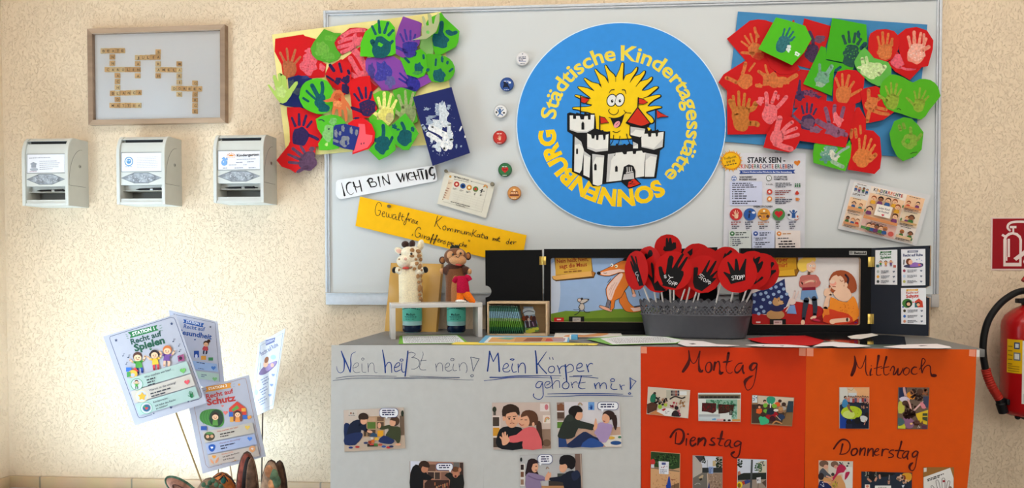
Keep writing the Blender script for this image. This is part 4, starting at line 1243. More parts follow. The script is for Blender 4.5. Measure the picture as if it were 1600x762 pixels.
# ================================================================== round emblem sticker
SC = (970.5,194.8)
def emblem():
    a = Art(wallp(WB+0.0008))
    ring = [(SC[0]+164*math.cos(2*PI*i/96),SC[1]+160*math.sin(2*PI*i/96)) for i in range(96)]
    a.slab(ring,(222,238,250),0.0008)
    a.ell((52,142,222),SC[0],SC[1],162.6,158.8,n=96)
    def arc(s,a0,a1,r0,r1,c,bold):
        """s bent round the emblem: first letter centre at a0, last at a1 (clockwise degrees)"""
        vs,fs,x0,x1 = glyphs(s,bold,3)
        w0 = glyphs(s[0],bold,3);w1 = glyphs(s[-1],bold,3)
        c0 = x0+(w0[3]-w0[2])/2;c1 = x1-(w1[3]-w1[2])/2
        a.z+=STEP
        out = []
        for x,y in vs:
            an = math.radians(a0+(a1-a0)*(x-c0)/(c1-c0))
            r = r0+y/0.72*(r1-r0)
            out.append(a.P(SC[0]+r*math.sin(an)*1.01,SC[1]-r*math.cos(an)*0.99))
        a.add(out,fs,mat(c))
    arc('Städtische',-80.8,-9.0,102,126,(236,214,70),0.022)
    arc('Kindertagesstätte',6.3,135,102,126,(236,214,70),0.022)
    arc('SONNENBURG',151,259.5,103.5,129,(250,206,10),0.05)
    Y,K,Wt,Rd,Gy = (246,206,10),(14,14,18),(232,232,228),(206,44,20),(200,200,200)
    a.crop(880,90,7.622)
    rays = [(215,640),(180,622),(120,612),(108,600),(130,588),(235,585),(300,580),(345,562),(270,545),(215,495),(145,462),(138,446),(155,440),(215,455),(330,486),(260,430),(178,362),(175,346),(195,343),(290,360),(370,396),(315,345),(250,262),(250,244),(265,243),(340,290),(420,310),(452,350),(410,232),(374,152),(378,138),(390,138),(440,190),(500,230),(535,292),(525,220),(494,108),(500,90),(512,92),(550,150),(605,198),(625,235),(645,190),(670,140),(690,70),(705,57),(720,72),(714,200),(716,275),(740,210),(810,180),(862,120),(884,112),(876,160),(830,230),(795,296),(850,222),(910,200),(952,160),(976,158),(966,200),(920,270),(866,345),(920,282),(1000,260),(1038,232),(1060,230),(1052,268),(990,330),(938,390),(1010,380),(1080,345),(1124,342),(1128,360),(1080,400),(1010,460),(955,482),(1050,455),(1140,438),(1160,450),(1150,470),(1080,505),(1005,576),(1090,572),(1160,578),(1168,595),(1100,612),(1010,640),(990,655),(1050,700),(1080,750),(1060,780),(1000,800),(960,900),(900,960),(450,960),(390,850),(380,700),(290,650)]
    sh = [(x+5,y+4) for x,y in rays]
    a.stroke(K,sh,15,sm=2,closed=True)
    a.poly(Y,rays,sm=2)
    a.stroke(K,rays,8,sm=2,closed=True)
    # nicks between the rays
    for p in ([(625,230),(625,285)],[(535,260),(537,300)],[(448,320),(453,355)]):
        a.stroke(K,p,7,0)
    for (x,y,rx,ry) in ((578,508,56,72),(672,504,56,76)):
        a.ell(K,x,y,rx+6,ry+6,14,n=28)
    for (x,y,rx,ry) in ((578,508,51,67),(672,504,51,71)):
        a.ell(Wt,x,y,rx,ry,14,n=28)
    a.stroke(K,[(612,560),(618,520),(632,470)],6)
    a.ell(K,583,517,14,19);a.ell(K,675,515,14,19)
    a.ell(Wt,587,511,4,5);a.ell(Wt,680,509,4,5)
    a.stroke(K,[(545,424,6),(570,388,10),(607,380,13)],9);a.stroke(K,[(704,383,13),(735,388,12),(748,432,6)],9)
    a.stroke(K,[(556,610,6),(540,630,9),(560,664,9),(600,680,9),(636,668,9),(656,640,9),(654,618,7)],9)
    a.crop(880,170,5.861)
    a.stroke(K,[(418,78),(465,86),(520,75),(560,48),(578,30)],6)
    a.stroke(K,[(556,12),(576,34),(622,38)],6)
    a.poly(K,[(432,86),(480,88),(525,76),(562,48),(540,120),(520,160),(490,176),(462,160),(446,118)])
    a.ell((232,150,160),492,142,22,36,40);a.stroke(K,[(484,148),(505,126)],4,0)
    a.stroke(K,[(455,206),(490,216),(522,200)],6)
    a.stroke(K,[(430,330),(455,290),(462,240)],7);a.stroke(K,[(505,320),(520,250)],6);a.stroke(K,[(612,320),(590,270),(582,230)],7)
    a.poly((80,150,190),[(442,335),(455,300),(466,335)]);a.poly((80,150,190),[(516,325),(525,280),(542,320)])
    a.poly(K,[(36,42),(60,32),(118,44),(120,34),(150,42),(190,50),(195,30),(225,44),(290,40),(298,180),(350,196),(365,192),(372,205),(400,208),(430,205),(430,335),(480,335),(485,318),(500,318),(505,332),(545,330),(560,318),(580,332),(605,315),(640,330),(625,262),(605,240),(608,152),(570,130),(682,-22),(802,130),(772,186),(806,184),(815,200),(850,196),(866,185),(880,204),(934,205),(926,350),(888,380),(852,636),(745,640),(665,632),(716,690),(602,732),(530,668),(355,690),(330,708),(270,708),(240,660),(150,610),(80,575),(86,236),(36,205)])
    wl_ = [[(60,60),(90,60),(90,92),(118,92),(118,64),(150,64),(160,97),(190,97),(195,66),(225,64),(228,98),(250,98),(252,55),(286,55),(280,182),(215,217),(130,217),(60,192)],
           [(220,225),(255,237),(262,272),(285,272),(290,242),(300,242),(302,285),(322,285),(325,240),(362,237),(370,285),(386,280),(390,237),(415,230),(410,382),(300,394),(220,364)],
           [(106,252),(165,300),(190,380),(168,560),(150,588),(100,570)],
           [(190,385),(250,430),(240,630),(185,605)],
           [(266,412),(376,426),(356,690),(320,705),(272,690)],
           [(410,415),(445,410),(447,432),(475,430),(480,402),(540,396),(555,417),(580,415),(585,392),(635,387),(640,414),(665,412),(670,387),(720,382),(730,402),(755,400),(745,490),(740,618),(660,630),(660,560),(640,520),(600,508),(555,530),(532,655),(395,670)],
           [(755,402),(860,422),(832,622),(748,622)],
           [(715,262),(745,228),(775,227),(780,255),(805,255),(808,224),(845,224),(850,255),(866,250),(870,217),(920,210),(910,348),(830,374),(718,350)],
           [(616,162),(750,182),(738,250),(700,258),(616,238)],
           [(640,300),(685,322),(685,362),(640,362)]]
    for q in wl_:a.poly(Wt,q)
    for q in ([(60,180),(130,205),(215,205),(280,172),(280,182),(215,217),(130,217),(60,192)],[(220,345),(300,372),(410,360),(410,382),(300,394),(220,364)],[(395,670),(410,415),(480,405),(440,470),(420,665)],[(266,412),(376,426),(372,445),(300,440),(272,500)],[(106,252),(165,300),(180,350),(150,320),(108,330)],[(755,402),(860,422),(856,445),(800,430),(756,470)],[(720,340),(830,362),(890,300),(916,270),(910,348),(830,374),(718,350)],[(616,162),(750,182),(745,200),(660,190),(640,215),(616,220)],[(190,385),(250,430),(248,445),(192,420)],[(640,300),(685,322),(640,345)]):
        a.poly(Gy,q)
    for (x,y,rx,ry) in ((180,152,13,38),(127,385,9,28),(295,530,11,32),(487,546,12,28)):
        a.poly(K,[(x-rx,y+ry),(x-rx,y-ry*0.5),(x,y-ry),(x+rx,y-ry*0.5),(x+rx,y+ry)])
    a.poly(K,[(536,656),(548,580),(570,530),(605,512),(645,526),(662,570),(662,650)])
    a.poly((198,196,196),[(556,600),(645,582),(650,640),(545,650)])
    for x in (585,605,625):a.stroke((198,196,196),[(x,535),(x+2,575)],9,0)
    a.poly((198,196,196),[(575,580),(640,568),(640,578),(575,592)])
    a.poly(Rd,[(590,712),(600,668),(650,640),(704,686),(606,720)])
    a.stroke(K,[(610,660),(640,668),(600,690)],6);a.stroke(K,[(615,686),(660,690)],5)
    a.poly(Rd,[(682,-6),(790,130),(722,158),(590,122)])
    a.stroke(K,[(582,122),(650,142),(720,158),(796,130)],9)
    a.poly(Y,[(770,170),(800,175),(795,195),(780,200)])
    for pole,fl in ([[(335,66),(335,210)],[(340,74),(376,82),(416,124),(380,126),(345,134)]],[[(848,8),(843,205)],[(856,10),(890,40),(966,70),(900,72),(862,84)]]):
        a.stroke(K,pole,11,0)
        a.poly(K,[(p[0]+(5 if i in (1,2) else -3),p[1]+(-6 if i<2 else 6)) for i,p in enumerate(fl)])
        a.poly(Rd,fl)
    a.crop(880,90,7.622)
    for pole,fl in ([[(207,452),(206,660)],[(216,472),(310,495),(262,540),(216,528)]],[[(894,478),(890,580)],[(902,484),(945,496),(1004,524),(960,550),(904,546)]]):
        a.stroke(K,pole,14,0)
        a.poly(K,[(p[0]+(8 if 0<i<3 else -4),p[1]+(-8 if i<2 else 8)) for i,p in enumerate(fl)])
        a.poly(Rd,fl)
    return a.build('kindergarten_emblem', None,'large round blue sticker with a laughing sun behind a white castle','emblem sticker')
emblem()

# ================================================================== button badges
def badge(px,py,rim,face,label,draw,r=10.8):
    c = at(px,py,-WB-0.006)
    rad = (at(px+r,py,-WB-0.006)-c).length
    M = Matrix.Translation(Vector((c.x,-WB,c.z)))@Matrix.Rotation(PI/2,4,'X')
    t = thing('button_badge',label,'badge',(c.x,-WB,c.z),'round badges in a column on the whiteboard')
    b = MB()
    b.lathe([(rad*0.94,0.0),(rad,0.002),(rad,0.0042),(rad*0.93,0.0062),(0.0,0.0068)],M,mat(rim,0.25,0,'plastic',0.5),28)
    b.build('shell',t)
    a = Art(wallp(WB+0.0072))
    a.T = lambda x,y:(px+x*r/12,py+y*r/12)
    a.ell(face,0,0,10.2,n=26)
    draw(a)
    a.build('printed_face',t)
def bd1(a):
    g = (96,100,118)
    a.star(g,0,-8,1.6);a.bars(g,-7,-3,7,-4,3,2.6,1.6,3);a.rect((90,100,160),-6,4,6,5.2);a.bars(g,-4,8,4,8,1,2,1.2,5)
def bd2(a):
    k = (24,30,52)
    a.rect(k,-5,-2,2,5);a.ell(k,-4,-3,2.2);a.stroke(k,[(-4,0),(-6,6)],2.2,0);a.stroke(k,[(0,0),(4,7)],2.2,0);a.ell((220,228,240),5,-3,2.3,2.0);a.bars((200,210,240),-5,-6,5,-6,1,2,1.4,3);a.bars((200,210,240),-5,9,5,9,1,2,1.2,4)
def bd3(a):
    k = (60,104,160)
    a.ell(k,-1,-2,2.2,2.4);a.rect(k,-3,0,1,5);a.stroke(k,[(-3,1),(-6,-3)],1.6,0);a.stroke(k,[(1,1),(5,-3)],1.6,0);a.stroke(k,[(-2,5),(-5,8)],1.6,0);a.stroke(k,[(0,5),(4,7)],1.6,0)
    a.ell((70,70,70),6,3,2,1.6);a.ell((70,70,70),-7,2,1.6,2);a.bars((90,110,140),-5,-6,5,-7,1,2,1.4,3)
def bd4(a):
    s = (240,196,160)
    a.hand(s,0,1,9,0,kind='paper');a.bars((246,220,210),-5,-7,5,-7,1,2,1.4,3);a.bars((246,220,210),-4,9,4,9,1,2,1.2,4)
def bd5(a):
    a.heart((196,44,40),0,0,6);a.heart((150,26,30),-2,0,2);a.heart((150,26,30),2,0,2);a.bars((220,234,220),-5,-6,5,-6,1,2,1.4,3);a.bars((220,234,220),-4,9,4,9,1,2,1.2,4)
def bd6(a):
    a.rect((246,226,190),-2,-7,2,-4)
    for x,c in ((-4,(96,54,36)),(0,(150,84,50)),(4,(80,44,30))):
        a.ell(c,x,-1,2.3,2.5);a.ell((232,182,140),x,-0.3,1.7,1.7)
    a.rect((120,60,44),-8,2,8,5);a.bars((250,236,210),-5,8,5,8,1,2,1.2,4)
badge(816.5,91.5,(214,212,210),(226,224,226),'white badge with grey lettering at the top of the badge column',bd1)
badge(792,131.5,(40,74,140),(48,82,150),'blue badge with a dark figure below the white lettered badge',bd2)
badge(782,173.5,(206,206,206),(232,232,232),'white badge with a jumping blue child',bd3)
badge(780.8,214.5,(178,40,36),(196,52,46),'red badge with a raised hand',bd4)
badge(789,265,(36,96,58),(52,112,66),'green badge with a red heart',bd5)
badge(803.5,301.5,(190,126,66),(214,146,78),'orange brown badge with children, lowest of the badge column',bd6)

# ================================================================== signs and posters fixed to the whiteboard
SKIN,SKIN2 = (240,190,150),(150,96,66)
def kid(a,x,y,s,hair,shirt,pants=None,skin=SKIN,arms=0,girl=False,ang=0,face=True):
    """a small drawn child: x, y the head's centre, s the head's height"""
    ca,sa = math.cos(math.radians(ang)),math.sin(math.radians(ang))
    q = lambda u,v:(x+(u*ca-v*sa)*s,y+(u*sa+v*ca)*s)
    w = 0.2*s
    if girl:
        a.ell(hair,*q(-0.42,-0.05),0.2*s,0.24*s,n=10);a.ell(hair,*q(0.42,-0.05),0.2*s,0.24*s,n=10)
    a.ell(hair,*q(0,-0.08),0.5*s,0.5*s,n=16)
    if pants:
        a.stroke(pants,[q(-0.16,1.0),q(-0.22,1.35),q(-0.2,1.7)],0.26*s,0);a.stroke(pants,[q(0.16,1.0),q(0.3,1.3),q(0.28,1.65)],0.26*s,0)
    a.poly(shirt,[q(-0.3,0.42),q(0.3,0.42),q(0.38,1.15),q(-0.38,1.15)])
    if arms==1:
        a.stroke(shirt,[q(-0.25,0.55),q(-0.6,0.45)],w*1.2,0);a.stroke(shirt,[q(0.25,0.55),q(0.6,0.4)],w*1.2,0)
        a.stroke(skin,[q(-0.6,0.45),q(-0.85,0.15)],w,0);a.stroke(skin,[q(0.6,0.4),q(0.82,0.0)],w,0)
    elif arms==2:
        a.stroke(shirt,[q(-0.28,0.55),q(-0.42,0.95)],w*1.2,0);a.stroke(shirt,[q(0.28,0.55),q(0.42,0.95)],w*1.2,0)
    a.ell(skin,*q(0,0.08),0.41*s,0.36*s,n=16)
    if face:
        a.ell((40,30,30),*q(-0.15,0.06),0.055*s,0.07*s,n=8);a.ell((40,30,30),*q(0.15,0.06),0.055*s,0.07*s,n=8)
        a.stroke((180,70,60),[q(-0.12,0.22),q(0,0.28),q(0.12,0.22)],0.06*s,3)

def magnet(px,py,d,label,r=2.6,c=(146,140,124),rise=0.009):
    p = at(px,py,-d)
    rad = (at(px+r,py,-d)-p).length
    M = Matrix.Translation(p)@Matrix.Rotation(PI/2,4,'X')
    b = MB()
    b.lathe([(rad,0),(rad*1.04,0.002),(rad*0.92,rise),(rad*0.8,rise+0.001),(0,rise+0.001)],M,mat(c,0.3,0.8,'metal'),18)
    b.build('round_magnet', None,label,'magnet','small round magnets on the whiteboard')

# --- white strip
d = WB+0.001
a = Art(wallp(d)).crop(520,250,8.889)
a.slab([(40,470),(44,310),(66,280),(110,268),(1390,75),(1412,82),(1422,100),(1452,265),(1444,284),(1420,294),(125,541),(90,535),(62,510)],(234,236,240),0.0009)
K = (26,24,28)
for p in ([(120,318,8),(140,390,12),(152,440,20),(164,490,28)],[(258,312,10),(225,312,22),(192,350,22),(196,420,14),(230,470,8),(262,476,7),(292,452,6)],
          [(284,310,24),(306,370,18),(332,448,9)],[(366,282,16),(384,350,20),(402,432,16)],[(290,362,16),(340,375,14),(386,358,12)],
          [(490,280,26),(506,320,24),(530,372,18)],[(478,292,18),(510,256,22),(548,262,18),(548,292,12),(520,312,12),(580,302,14),(606,330,14),(596,362,14),(532,374,14)],
          [(632,236,26),(644,300,18),(660,372,9)],[(690,228,20),(700,290,14),(716,350,8)],[(690,228,14),(740,290,14),(790,330,24)],[(764,200,12),(774,260,16),(790,330,18)],
          [(884,190,22),(910,240,24),(944,300,22)],[(944,300,14),(956,240,12),(966,196,14)],[(966,190,20),(978,240,20),(988,292,14)],[(988,292,10),(998,240,9),(1004,196,9)],
          [(1024,184,20),(1032,240,16),(1044,296,9)],[(1102,178,14),(1070,176,18),(1050,200,18),(1052,250,14),(1080,276,8),(1122,272,7)],
          [(1122,170,22),(1140,220,20),(1160,272,16)],[(1180,156,18),(1194,210,14),(1212,272,8)],[(1088,232,10),(1140,222,14),(1192,208,14)],
          [(1166,138,12),(1220,128,16),(1262,124,10)],[(1226,150,22),(1240,200,26),(1256,262,18)],[(1292,140,24),(1302,200,34),(1308,258,26)],
          [(1390,108,22),(1368,104,26),(1346,140,32),(1350,190,26),(1380,212,20),(1410,198,14),(1408,186,16)],[(1410,190,12),(1416,230,14),(1408,262,14),(1392,258,8)]):
    a.stroke(K,p,12,4)
a.build('lettered_strip', None,'white rounded strip lettered ICH BIN WICHTIG in black marker','paper strip')

# --- yellow strip
a = Art(wallp(d)).crop(550,300,5.517)
a.slab([(70,38),(1505,371),(1456,640),(30,291)],(250,190,8),0.0007)
K = (36,26,26)
for p in ([(255,122),(246,95),(222,92),(204,130),(200,170),(212,200),(236,196),(246,162),(226,158)],[(246,162),(240,195)],
          [(258,190),(280,182),(276,168),(262,180),(262,208),(284,212)],[(296,176),(296,210),(312,214),(318,184),(320,214),(340,220),(344,190)],
          [(376,196),(356,196),(350,222),(364,232),(380,206),(378,236),(392,238)],[(398,238),(418,190),(414,176),(404,200),(400,236),(412,244)],[(438,190),(428,230),(440,248)],[(420,208),(450,214)],
          [(452,282),(446,270),(468,230),(486,196),(492,182),(484,184),(474,230),(462,270),(452,284)],[(460,232),(486,236)],[(490,226),(492,254),(498,234),(514,230)],
          [(514,254),(534,248),(530,236),(518,246),(516,264),(534,266)],[(544,244),(540,266),(556,272)],[(552,262),(568,256),(560,250),(552,268),(566,276)],
          [(738,206),(728,240),(712,296)],[(776,214),(748,240),(726,256)],[(726,256),(742,290),(764,318)],
          [(802,290),(784,300),(786,324),(806,322),(810,300),(802,290)],[(826,310),(824,334),(836,312),(846,318),(846,338),(856,316),(870,322),(868,340)],
          [(890,318),(886,348),(898,326),(910,330),(908,350),(918,330),(932,336),(932,354)],[(946,334),(946,356),(964,358),(972,336),(972,364)],
          [(986,340),(984,366),(996,346),(1010,350),(1008,370)],[(1026,350),(1020,372)],[(1046,322),(1040,352),(1032,384)],[(1072,330),(1044,356)],[(1042,356),(1056,374),(1072,384)],
          [(1098,364),(1080,368),(1082,386),(1098,380),(1102,366),(1102,390)],[(1128,352),(1116,388),(1128,394)],[(1110,366),(1138,370)],[(1142,376),(1138,398)],[(1164,382),(1148,388),(1150,402),(1164,398),(1164,382)],
          [(1170,384),(1168,404)],[(1216,394),(1214,418),(1224,400),(1232,404),(1230,418),(1240,402),(1248,406),(1244,420)],[(1256,400),(1252,422)],[(1270,384),(1262,420),(1276,424)],[(1256,396),(1276,398)],
          [(1358,402),(1346,444)],[(1352,424),(1336,426),(1330,440),(1344,446),(1354,426)],[(1366,438),(1382,430),(1374,424),(1362,440),(1378,448)],[(1394,424),(1392,448),(1400,430),(1416,428)],
          [(522,362),(518,374)],[(594,322),(580,302),(556,318),(544,352),(552,384),(574,388),(590,362),(572,352)],[(590,362),(586,390)],[(606,368),(602,396)],[(622,374),(620,402),(628,384),(642,382)],
          [(664,386),(648,388),(644,406),(658,410),(668,390),(666,414)],[(672,440),(684,400),(704,366),(698,366),(690,400),(676,440)],[(700,446),(712,410),(736,376),(730,372),(720,410),(704,446)],[(680,402),(730,410)],
          [(738,418),(756,412),(750,402),(740,414),(740,430),(756,430)],[(766,412),(764,434),(774,416),(786,422),(784,440)],[(808,420),(794,424),(806,436),(800,446),(786,444)],[(830,426),(820,470)],[(828,432),(846,432),(842,448),(826,448)],
          [(856,432),(854,456),(862,440),(876,440)],[(944,442),(930,446),(928,462),(944,466)],[(960,430),(950,468),(960,452),(970,456),(966,472)],[(974,466),(988,460),(982,454),(974,466),(984,474)],[(1006,412),(1004,424)],[(1016,414),(1014,426)]):
    a.stroke(K,p,5.2,4)
a.build('lettered_strip', None,'long yellow paper strip hanging askew with thin handwriting on Giraffensprache','paper strip')
magnet(550+322/5.517,300+122/5.517,d+0.0018,'small grey magnet on the long yellow strip',2.6)

# --- participation pass
a = Art(wallp(d+0.0002)).crop(680,260,8.965)
a.slab([(140,55),(835,262),(712,722),(28,520)],(222,218,204),0.0004)
a.poly((226,206,180),[(190,180),(252,190),(190,466),(112,450)])
a.star((214,160,70),212,142,20,8,0.7)
a.text((40,38,40),'MITMACHPASS',262,152,468,204,24,0.03)
a.bars((110,106,100),262,172,470,218,1,10,7,2);a.rect((40,38,40),500,206,518,214)
a.stroke((170,166,150),[(520,214),(690,258)],3,0);a.stroke((150,146,130),[(180,110),(740,270)],2.4,0);a.stroke((150,146,130),[(740,270),(650,640)],2.4,0);a.stroke((150,146,130),[(650,640),(110,490)],2.4,0)
for (x,y,c1,c2) in ((300,248,(180,44,44),(240,200,170)),(388,272,(40,80,140),(24,34,60)),(476,294,(206,140,60),(250,226,180)),(566,316,(90,120,60),(190,50,40))):
    a.ell(c1,x,y,38,38,n=18);a.ell(c2,x,y,17,18,n=12)
a.stroke((50,50,54),[(655,320),(650,345),(640,368)],14);a.stroke((50,50,54),[(628,336),(655,345),(690,345)],9,0);a.ell((50,50,54),662,322,9)
for (x,y,w) in ((250,298,66),(345,322,55),(436,340,66),(545,374,26),(628,388,40)):
    a.bars((90,86,84),x,y,x+w,y+w*0.28,2,13,6,x)
for k,c in enumerate(((210,120,70),(226,170,90),(150,160,110))):
    a.stroke(c,[(676+8*k,286),(690+5*k,262+6*k),(708,258+8*k),(728-6*k,276+5*k),(730-6*k,298)],8,3)
for k in range(5):
    a.stroke((150,70,60),[(196-15*k,312+31*k),(160-12*k,302+31*k)],7,0);a.ell((150,110,70),150-11*k,332+32*k,7,6)
a.bars((150,110,90),185,215,240,232,2,16,6,7)
for k in range(5):
    a.stroke((206,202,188),[(256-4*k,350+30*k),(690-10*k,466+34*k)],2.4,0);a.stroke((206,202,188),[(340+88*k,360+24*k),(300+86*k,500+26*k)],2.4,0)
a.bars((80,76,74),218,486,520,566,1,10,9,3);a.bars((100,96,90),290,530,430,566,1,10,8,9)
a.build('participation_sheet', None,'small beige sheet headed MITMACHPASS held by two magnets','paper sheet')
magnet(697.5,267.4,d+0.001,'round grey magnet at the top left corner of the small beige sheet',2.8)
magnet(769.5,287.8,d+0.001,'round grey magnet at the top right corner of the small beige sheet',3.2)

# --- poster STARK SEIN
a = Art(wallp(d)).crop(1125,230,9.529)
a.slab([(82,85),(1276,88),(1258,1730),(40,1730)],(214,214,222),0.0005)
def ptext(c,s,x0,x1,y,h,b=0.03,sl=0.0):
    a.text(c,s,x0,y,x1,y+(x1-x0)*sl,h,b)
ptext((30,30,44),'STARK SEIN -',408,972,228,82,0.035)
xs = 312
cols = [(206,60,50),(196,60,50),(160,120,70),(40,46,90),(190,70,50),(60,110,80),(40,46,90),(206,90,50),(60,60,110),(90,50,100),(50,60,120),(190,70,50), None,(50,50,70),(60,120,90),(190,60,50),(40,60,120),(200,90,60),(50,50,90),(40,60,130)]
sK = 'KINDERRECHTE ERLEBEN'
wch = [0.0 if ch==' ' else (glyphs(ch,0.02)[3]-glyphs(ch,0.02)[2]) for ch in sK]
sp = 0.10
tot = sum(wch)+sp*19+0.25
kx = (1090-312)/tot
for ch,wc,c in zip(sK,wch,cols):
    if ch==' ':
        xs+=0.25*kx; continue
    a.text(c,ch,xs,312,xs+wc*kx,312,62,0.02)
    xs+=(wc+sp)*kx
a.heart((214,124,40),1150,232,48,-8)
a.poly((44,74,150),[(284,342),(1122,332),(1096,360),(1118,388),(284,396),(306,368)])
ptext((240,242,250),'Unsere Kinderrechte-Woche in der Kita Sonnenburg',335,1068,378,24,0.02)
a.ell((90,120,180),208,462,40,40);a.ell((226,228,240),208,462,32,32);a.ell((90,120,180),194,450,12);a.ell((90,120,180),222,450,12);a.ell((90,120,180),208,480,22,10)
ptext((40,42,54),'WAS PASSIERT',288,484,454,26,0.03);ptext((40,42,54),'IN DIESER WOCHE?',288,546,490,26,0.03)
a.ell((110,120,110),728,458,44,44);a.ell((226,228,232),728,458,34,34);a.stroke((60,80,60),[(728,432),(728,460),(745,470)],6,0)
ptext((40,42,54),'SO LÄUFT DER',800,1000,452,26,0.03);ptext((40,42,54),'VORMITTAG AB',800,1004,488,26,0.03)
a.rrect((204,210,236),146,505,628,866,18)
T_ = (72,74,92)
a.bars(T_,182,530,500,528,1,10,15,3);a.bars(T_,182,558,535,554,1,10,15,4);a.bars(T_,182,588,572,582,1,10,15,5);a.bars(T_,182,622,380,620,1,10,15,6)
for k,w in enumerate((210,172,255,235)):
    a.ell((40,44,60),190,660+33*k,9);a.bars(T_,216,652+33*k,216+w*0.85,651+33*k,1,10,15,11+k)
a.bars(T_,182,796,560,794,2,30,15,19)
ptext((60,62,72),'9-12 Uhr',688,790,560,20,0.02);a.stroke((180,182,192),[(808,535),(808,602)],3,0);a.stroke((210,180,180),[(806,640),(806,706)],3,0);a.stroke((220,200,170),[(806,750),(806,816)],3,0)
a.bars((96,100,110),824,528,1075,526,3,27,14,21);a.bars((140,80,80),820,640,1055,636,3,28,14,22);a.bars((170,120,100),822,744,980,742,1,10,13,23);a.bars(T_,822,772,1084,768,3,26,14,24)
for k in range(3):
    x = 1125+31*k
    a.ell((50,110,70),x,545,10);a.rect((50,110,70),x-10,558,x+10,590)
a.ell((196,66,54),738,662,42,42);a.star((240,226,220),738,664,26,5,0.5)
a.ell((214,130,60),738,768,40,40);a.ell((244,226,200),738,768,22,18,-40)
a.poly((196,60,44),[(1118,690),(1130,660),(1150,642),(1165,664),(1182,684),(1165,704),(1128,706)])
a.poly((206,124,60),[(1124,750),(1172,750),(1168,796),(1130,796)]);a.stroke((206,124,60),[(1172,760),(1188,770),(1170,784)],7)
a.crop(1125,305,8.757)
a.text((40,42,54),'UNSERE STATIONEN',456,163,716,163,24,0.03)
for (x,c) in ((220,(196,50,52)),(410,(44,90,164)),(602,(216,148,52)),(804,(76,134,76)),(1004,(216,218,226))):
    a.ell(c,x,260,86,84,n=28)
a.hand((242,200,166),222,262,120,0,kind='paper')
a.poly((30,36,70),[(386,310),(390,262),(400,246),(412,260),(404,312)]);a.ell((60,60,70),408,225,18);a.ell((220,226,240),460,236,24,17)
a.rect((246,230,200),588,198,618,226);a.rect((150,100,50),552,240,650,256);a.ell((84,50,40),546,294,22,22);a.ell((84,50,40),654,288,22,22);a.ell((236,190,150),548,304,14,12);a.ell((190,130,90),600,292,18,20)
a.heart((196,34,40),804,254,56)
a.ell((40,84,150),1006,216,20);a.poly((40,84,150),[(985,236),(1028,236),(1034,310),(980,310)]);a.stroke((40,84,150),[(985,245),(956,212)],14,0);a.stroke((40,84,150),[(1028,245),(1050,220)],14,0);a.ell((60,60,66),942,268,18,16);a.ell((190,100,70),1062,290,12,16);a.stroke((190,80,60),[(1020,328),(1050,334),(1072,322)],8)
for (x,w,c) in ((220,70,(150,60,60)),(402,60,(50,60,90)),(598,76,(170,110,60)),(800,36,(50,60,50)),(998,55,(60,64,90))):
    a.bars(c,x-w,362,x+w,360,2,27,13,x);a.bars((70,70,84),x-w*0.8,418,x+w*0.8,416,2,25,12,x+1)
for (x0,x1,c,ic) in ((120,425,(210,216,214),(64,116,70)),(440,745,(206,212,236),(56,84,160)),(760,1100,(232,220,216),(222,140,70))):
    a.rrect(c,x0,480,x1,1100,14);a.ell(ic,x0+48,524,33,32);a.heart((232,234,236),x0+48,522,14)
a.bars((50,60,56),212,505,388,502,2,27,15,3);a.bars((50,60,90),540,508,710,504,2,28,15,4);a.bars((190,140,100),856,520,980,516,1,20,14,5)
a.bars(T_,140,572,400,568,1,10,12,6)
for k in range(4):a.stroke((60,90,60),[(140,602+26*k),(147,610+26*k),(158,596+26*k)],4,0);a.bars(T_,168,600+26*k,168+(110,136,160,86)[k],598+26*k,1,10,13,30+k)
for k in range(3):a.ell((50,60,90),468,582+60*k,6);a.bars(T_,484,580+60*k,484+(165,215,90)[k],576+60*k,2,24,13,40+k)
a.bars(T_,790,582,968,578,1,10,12,51);a.bars((50,44,50),832,622,1000,618,1,10,17,52);a.bars((50,44,50),798,658,1040,654,1,10,17,53);a.bars((50,44,50),808,694,1030,690,1,10,17,54)
a.build('information_poster', None,'white poster headed STARK SEIN, KINDERRECHTE ERLEBEN with five coloured circles','poster')

# --- sun shaped sticker
a = Art(wallp(d+0.0012)).crop(1125,230,9.529)
rr = random.Random(3)
pts = []
for k in range(72):
    an = 2*PI*k/72
    q = (172 if k%4==0 else 150) if k%2==0 else 128
    pts.append((168+q*1.04*math.cos(an)*rr.uniform(0.95,1.06),200+q*math.sin(an)*rr.uniform(0.95,1.06)))
a.slab(pts,(232,164,30),0.0006)
a.ell((216,130,20),168,202,140,130,n=30);a.ell((242,186,14),165,200,128,118,n=30)
a.text((40,30,20),'Treffpunkt',62,190,246,150,36,0.01);a.text((40,30,20),'KW 19',104,242,222,214,38,0.015);a.bars((90,70,30),66,268,268,224,1,10,16,4)
a.build('sun_sticker', None,'yellow sun shaped paper at the top left corner of the STARK SEIN poster','sticker')

# --- poster KINDERRECHTE
a = Art(wallp(d)).crop(1300,275,6.625)
a.slab([(192,28),(1022,196),(870,722),(58,545)],(214,214,216),0.0005)
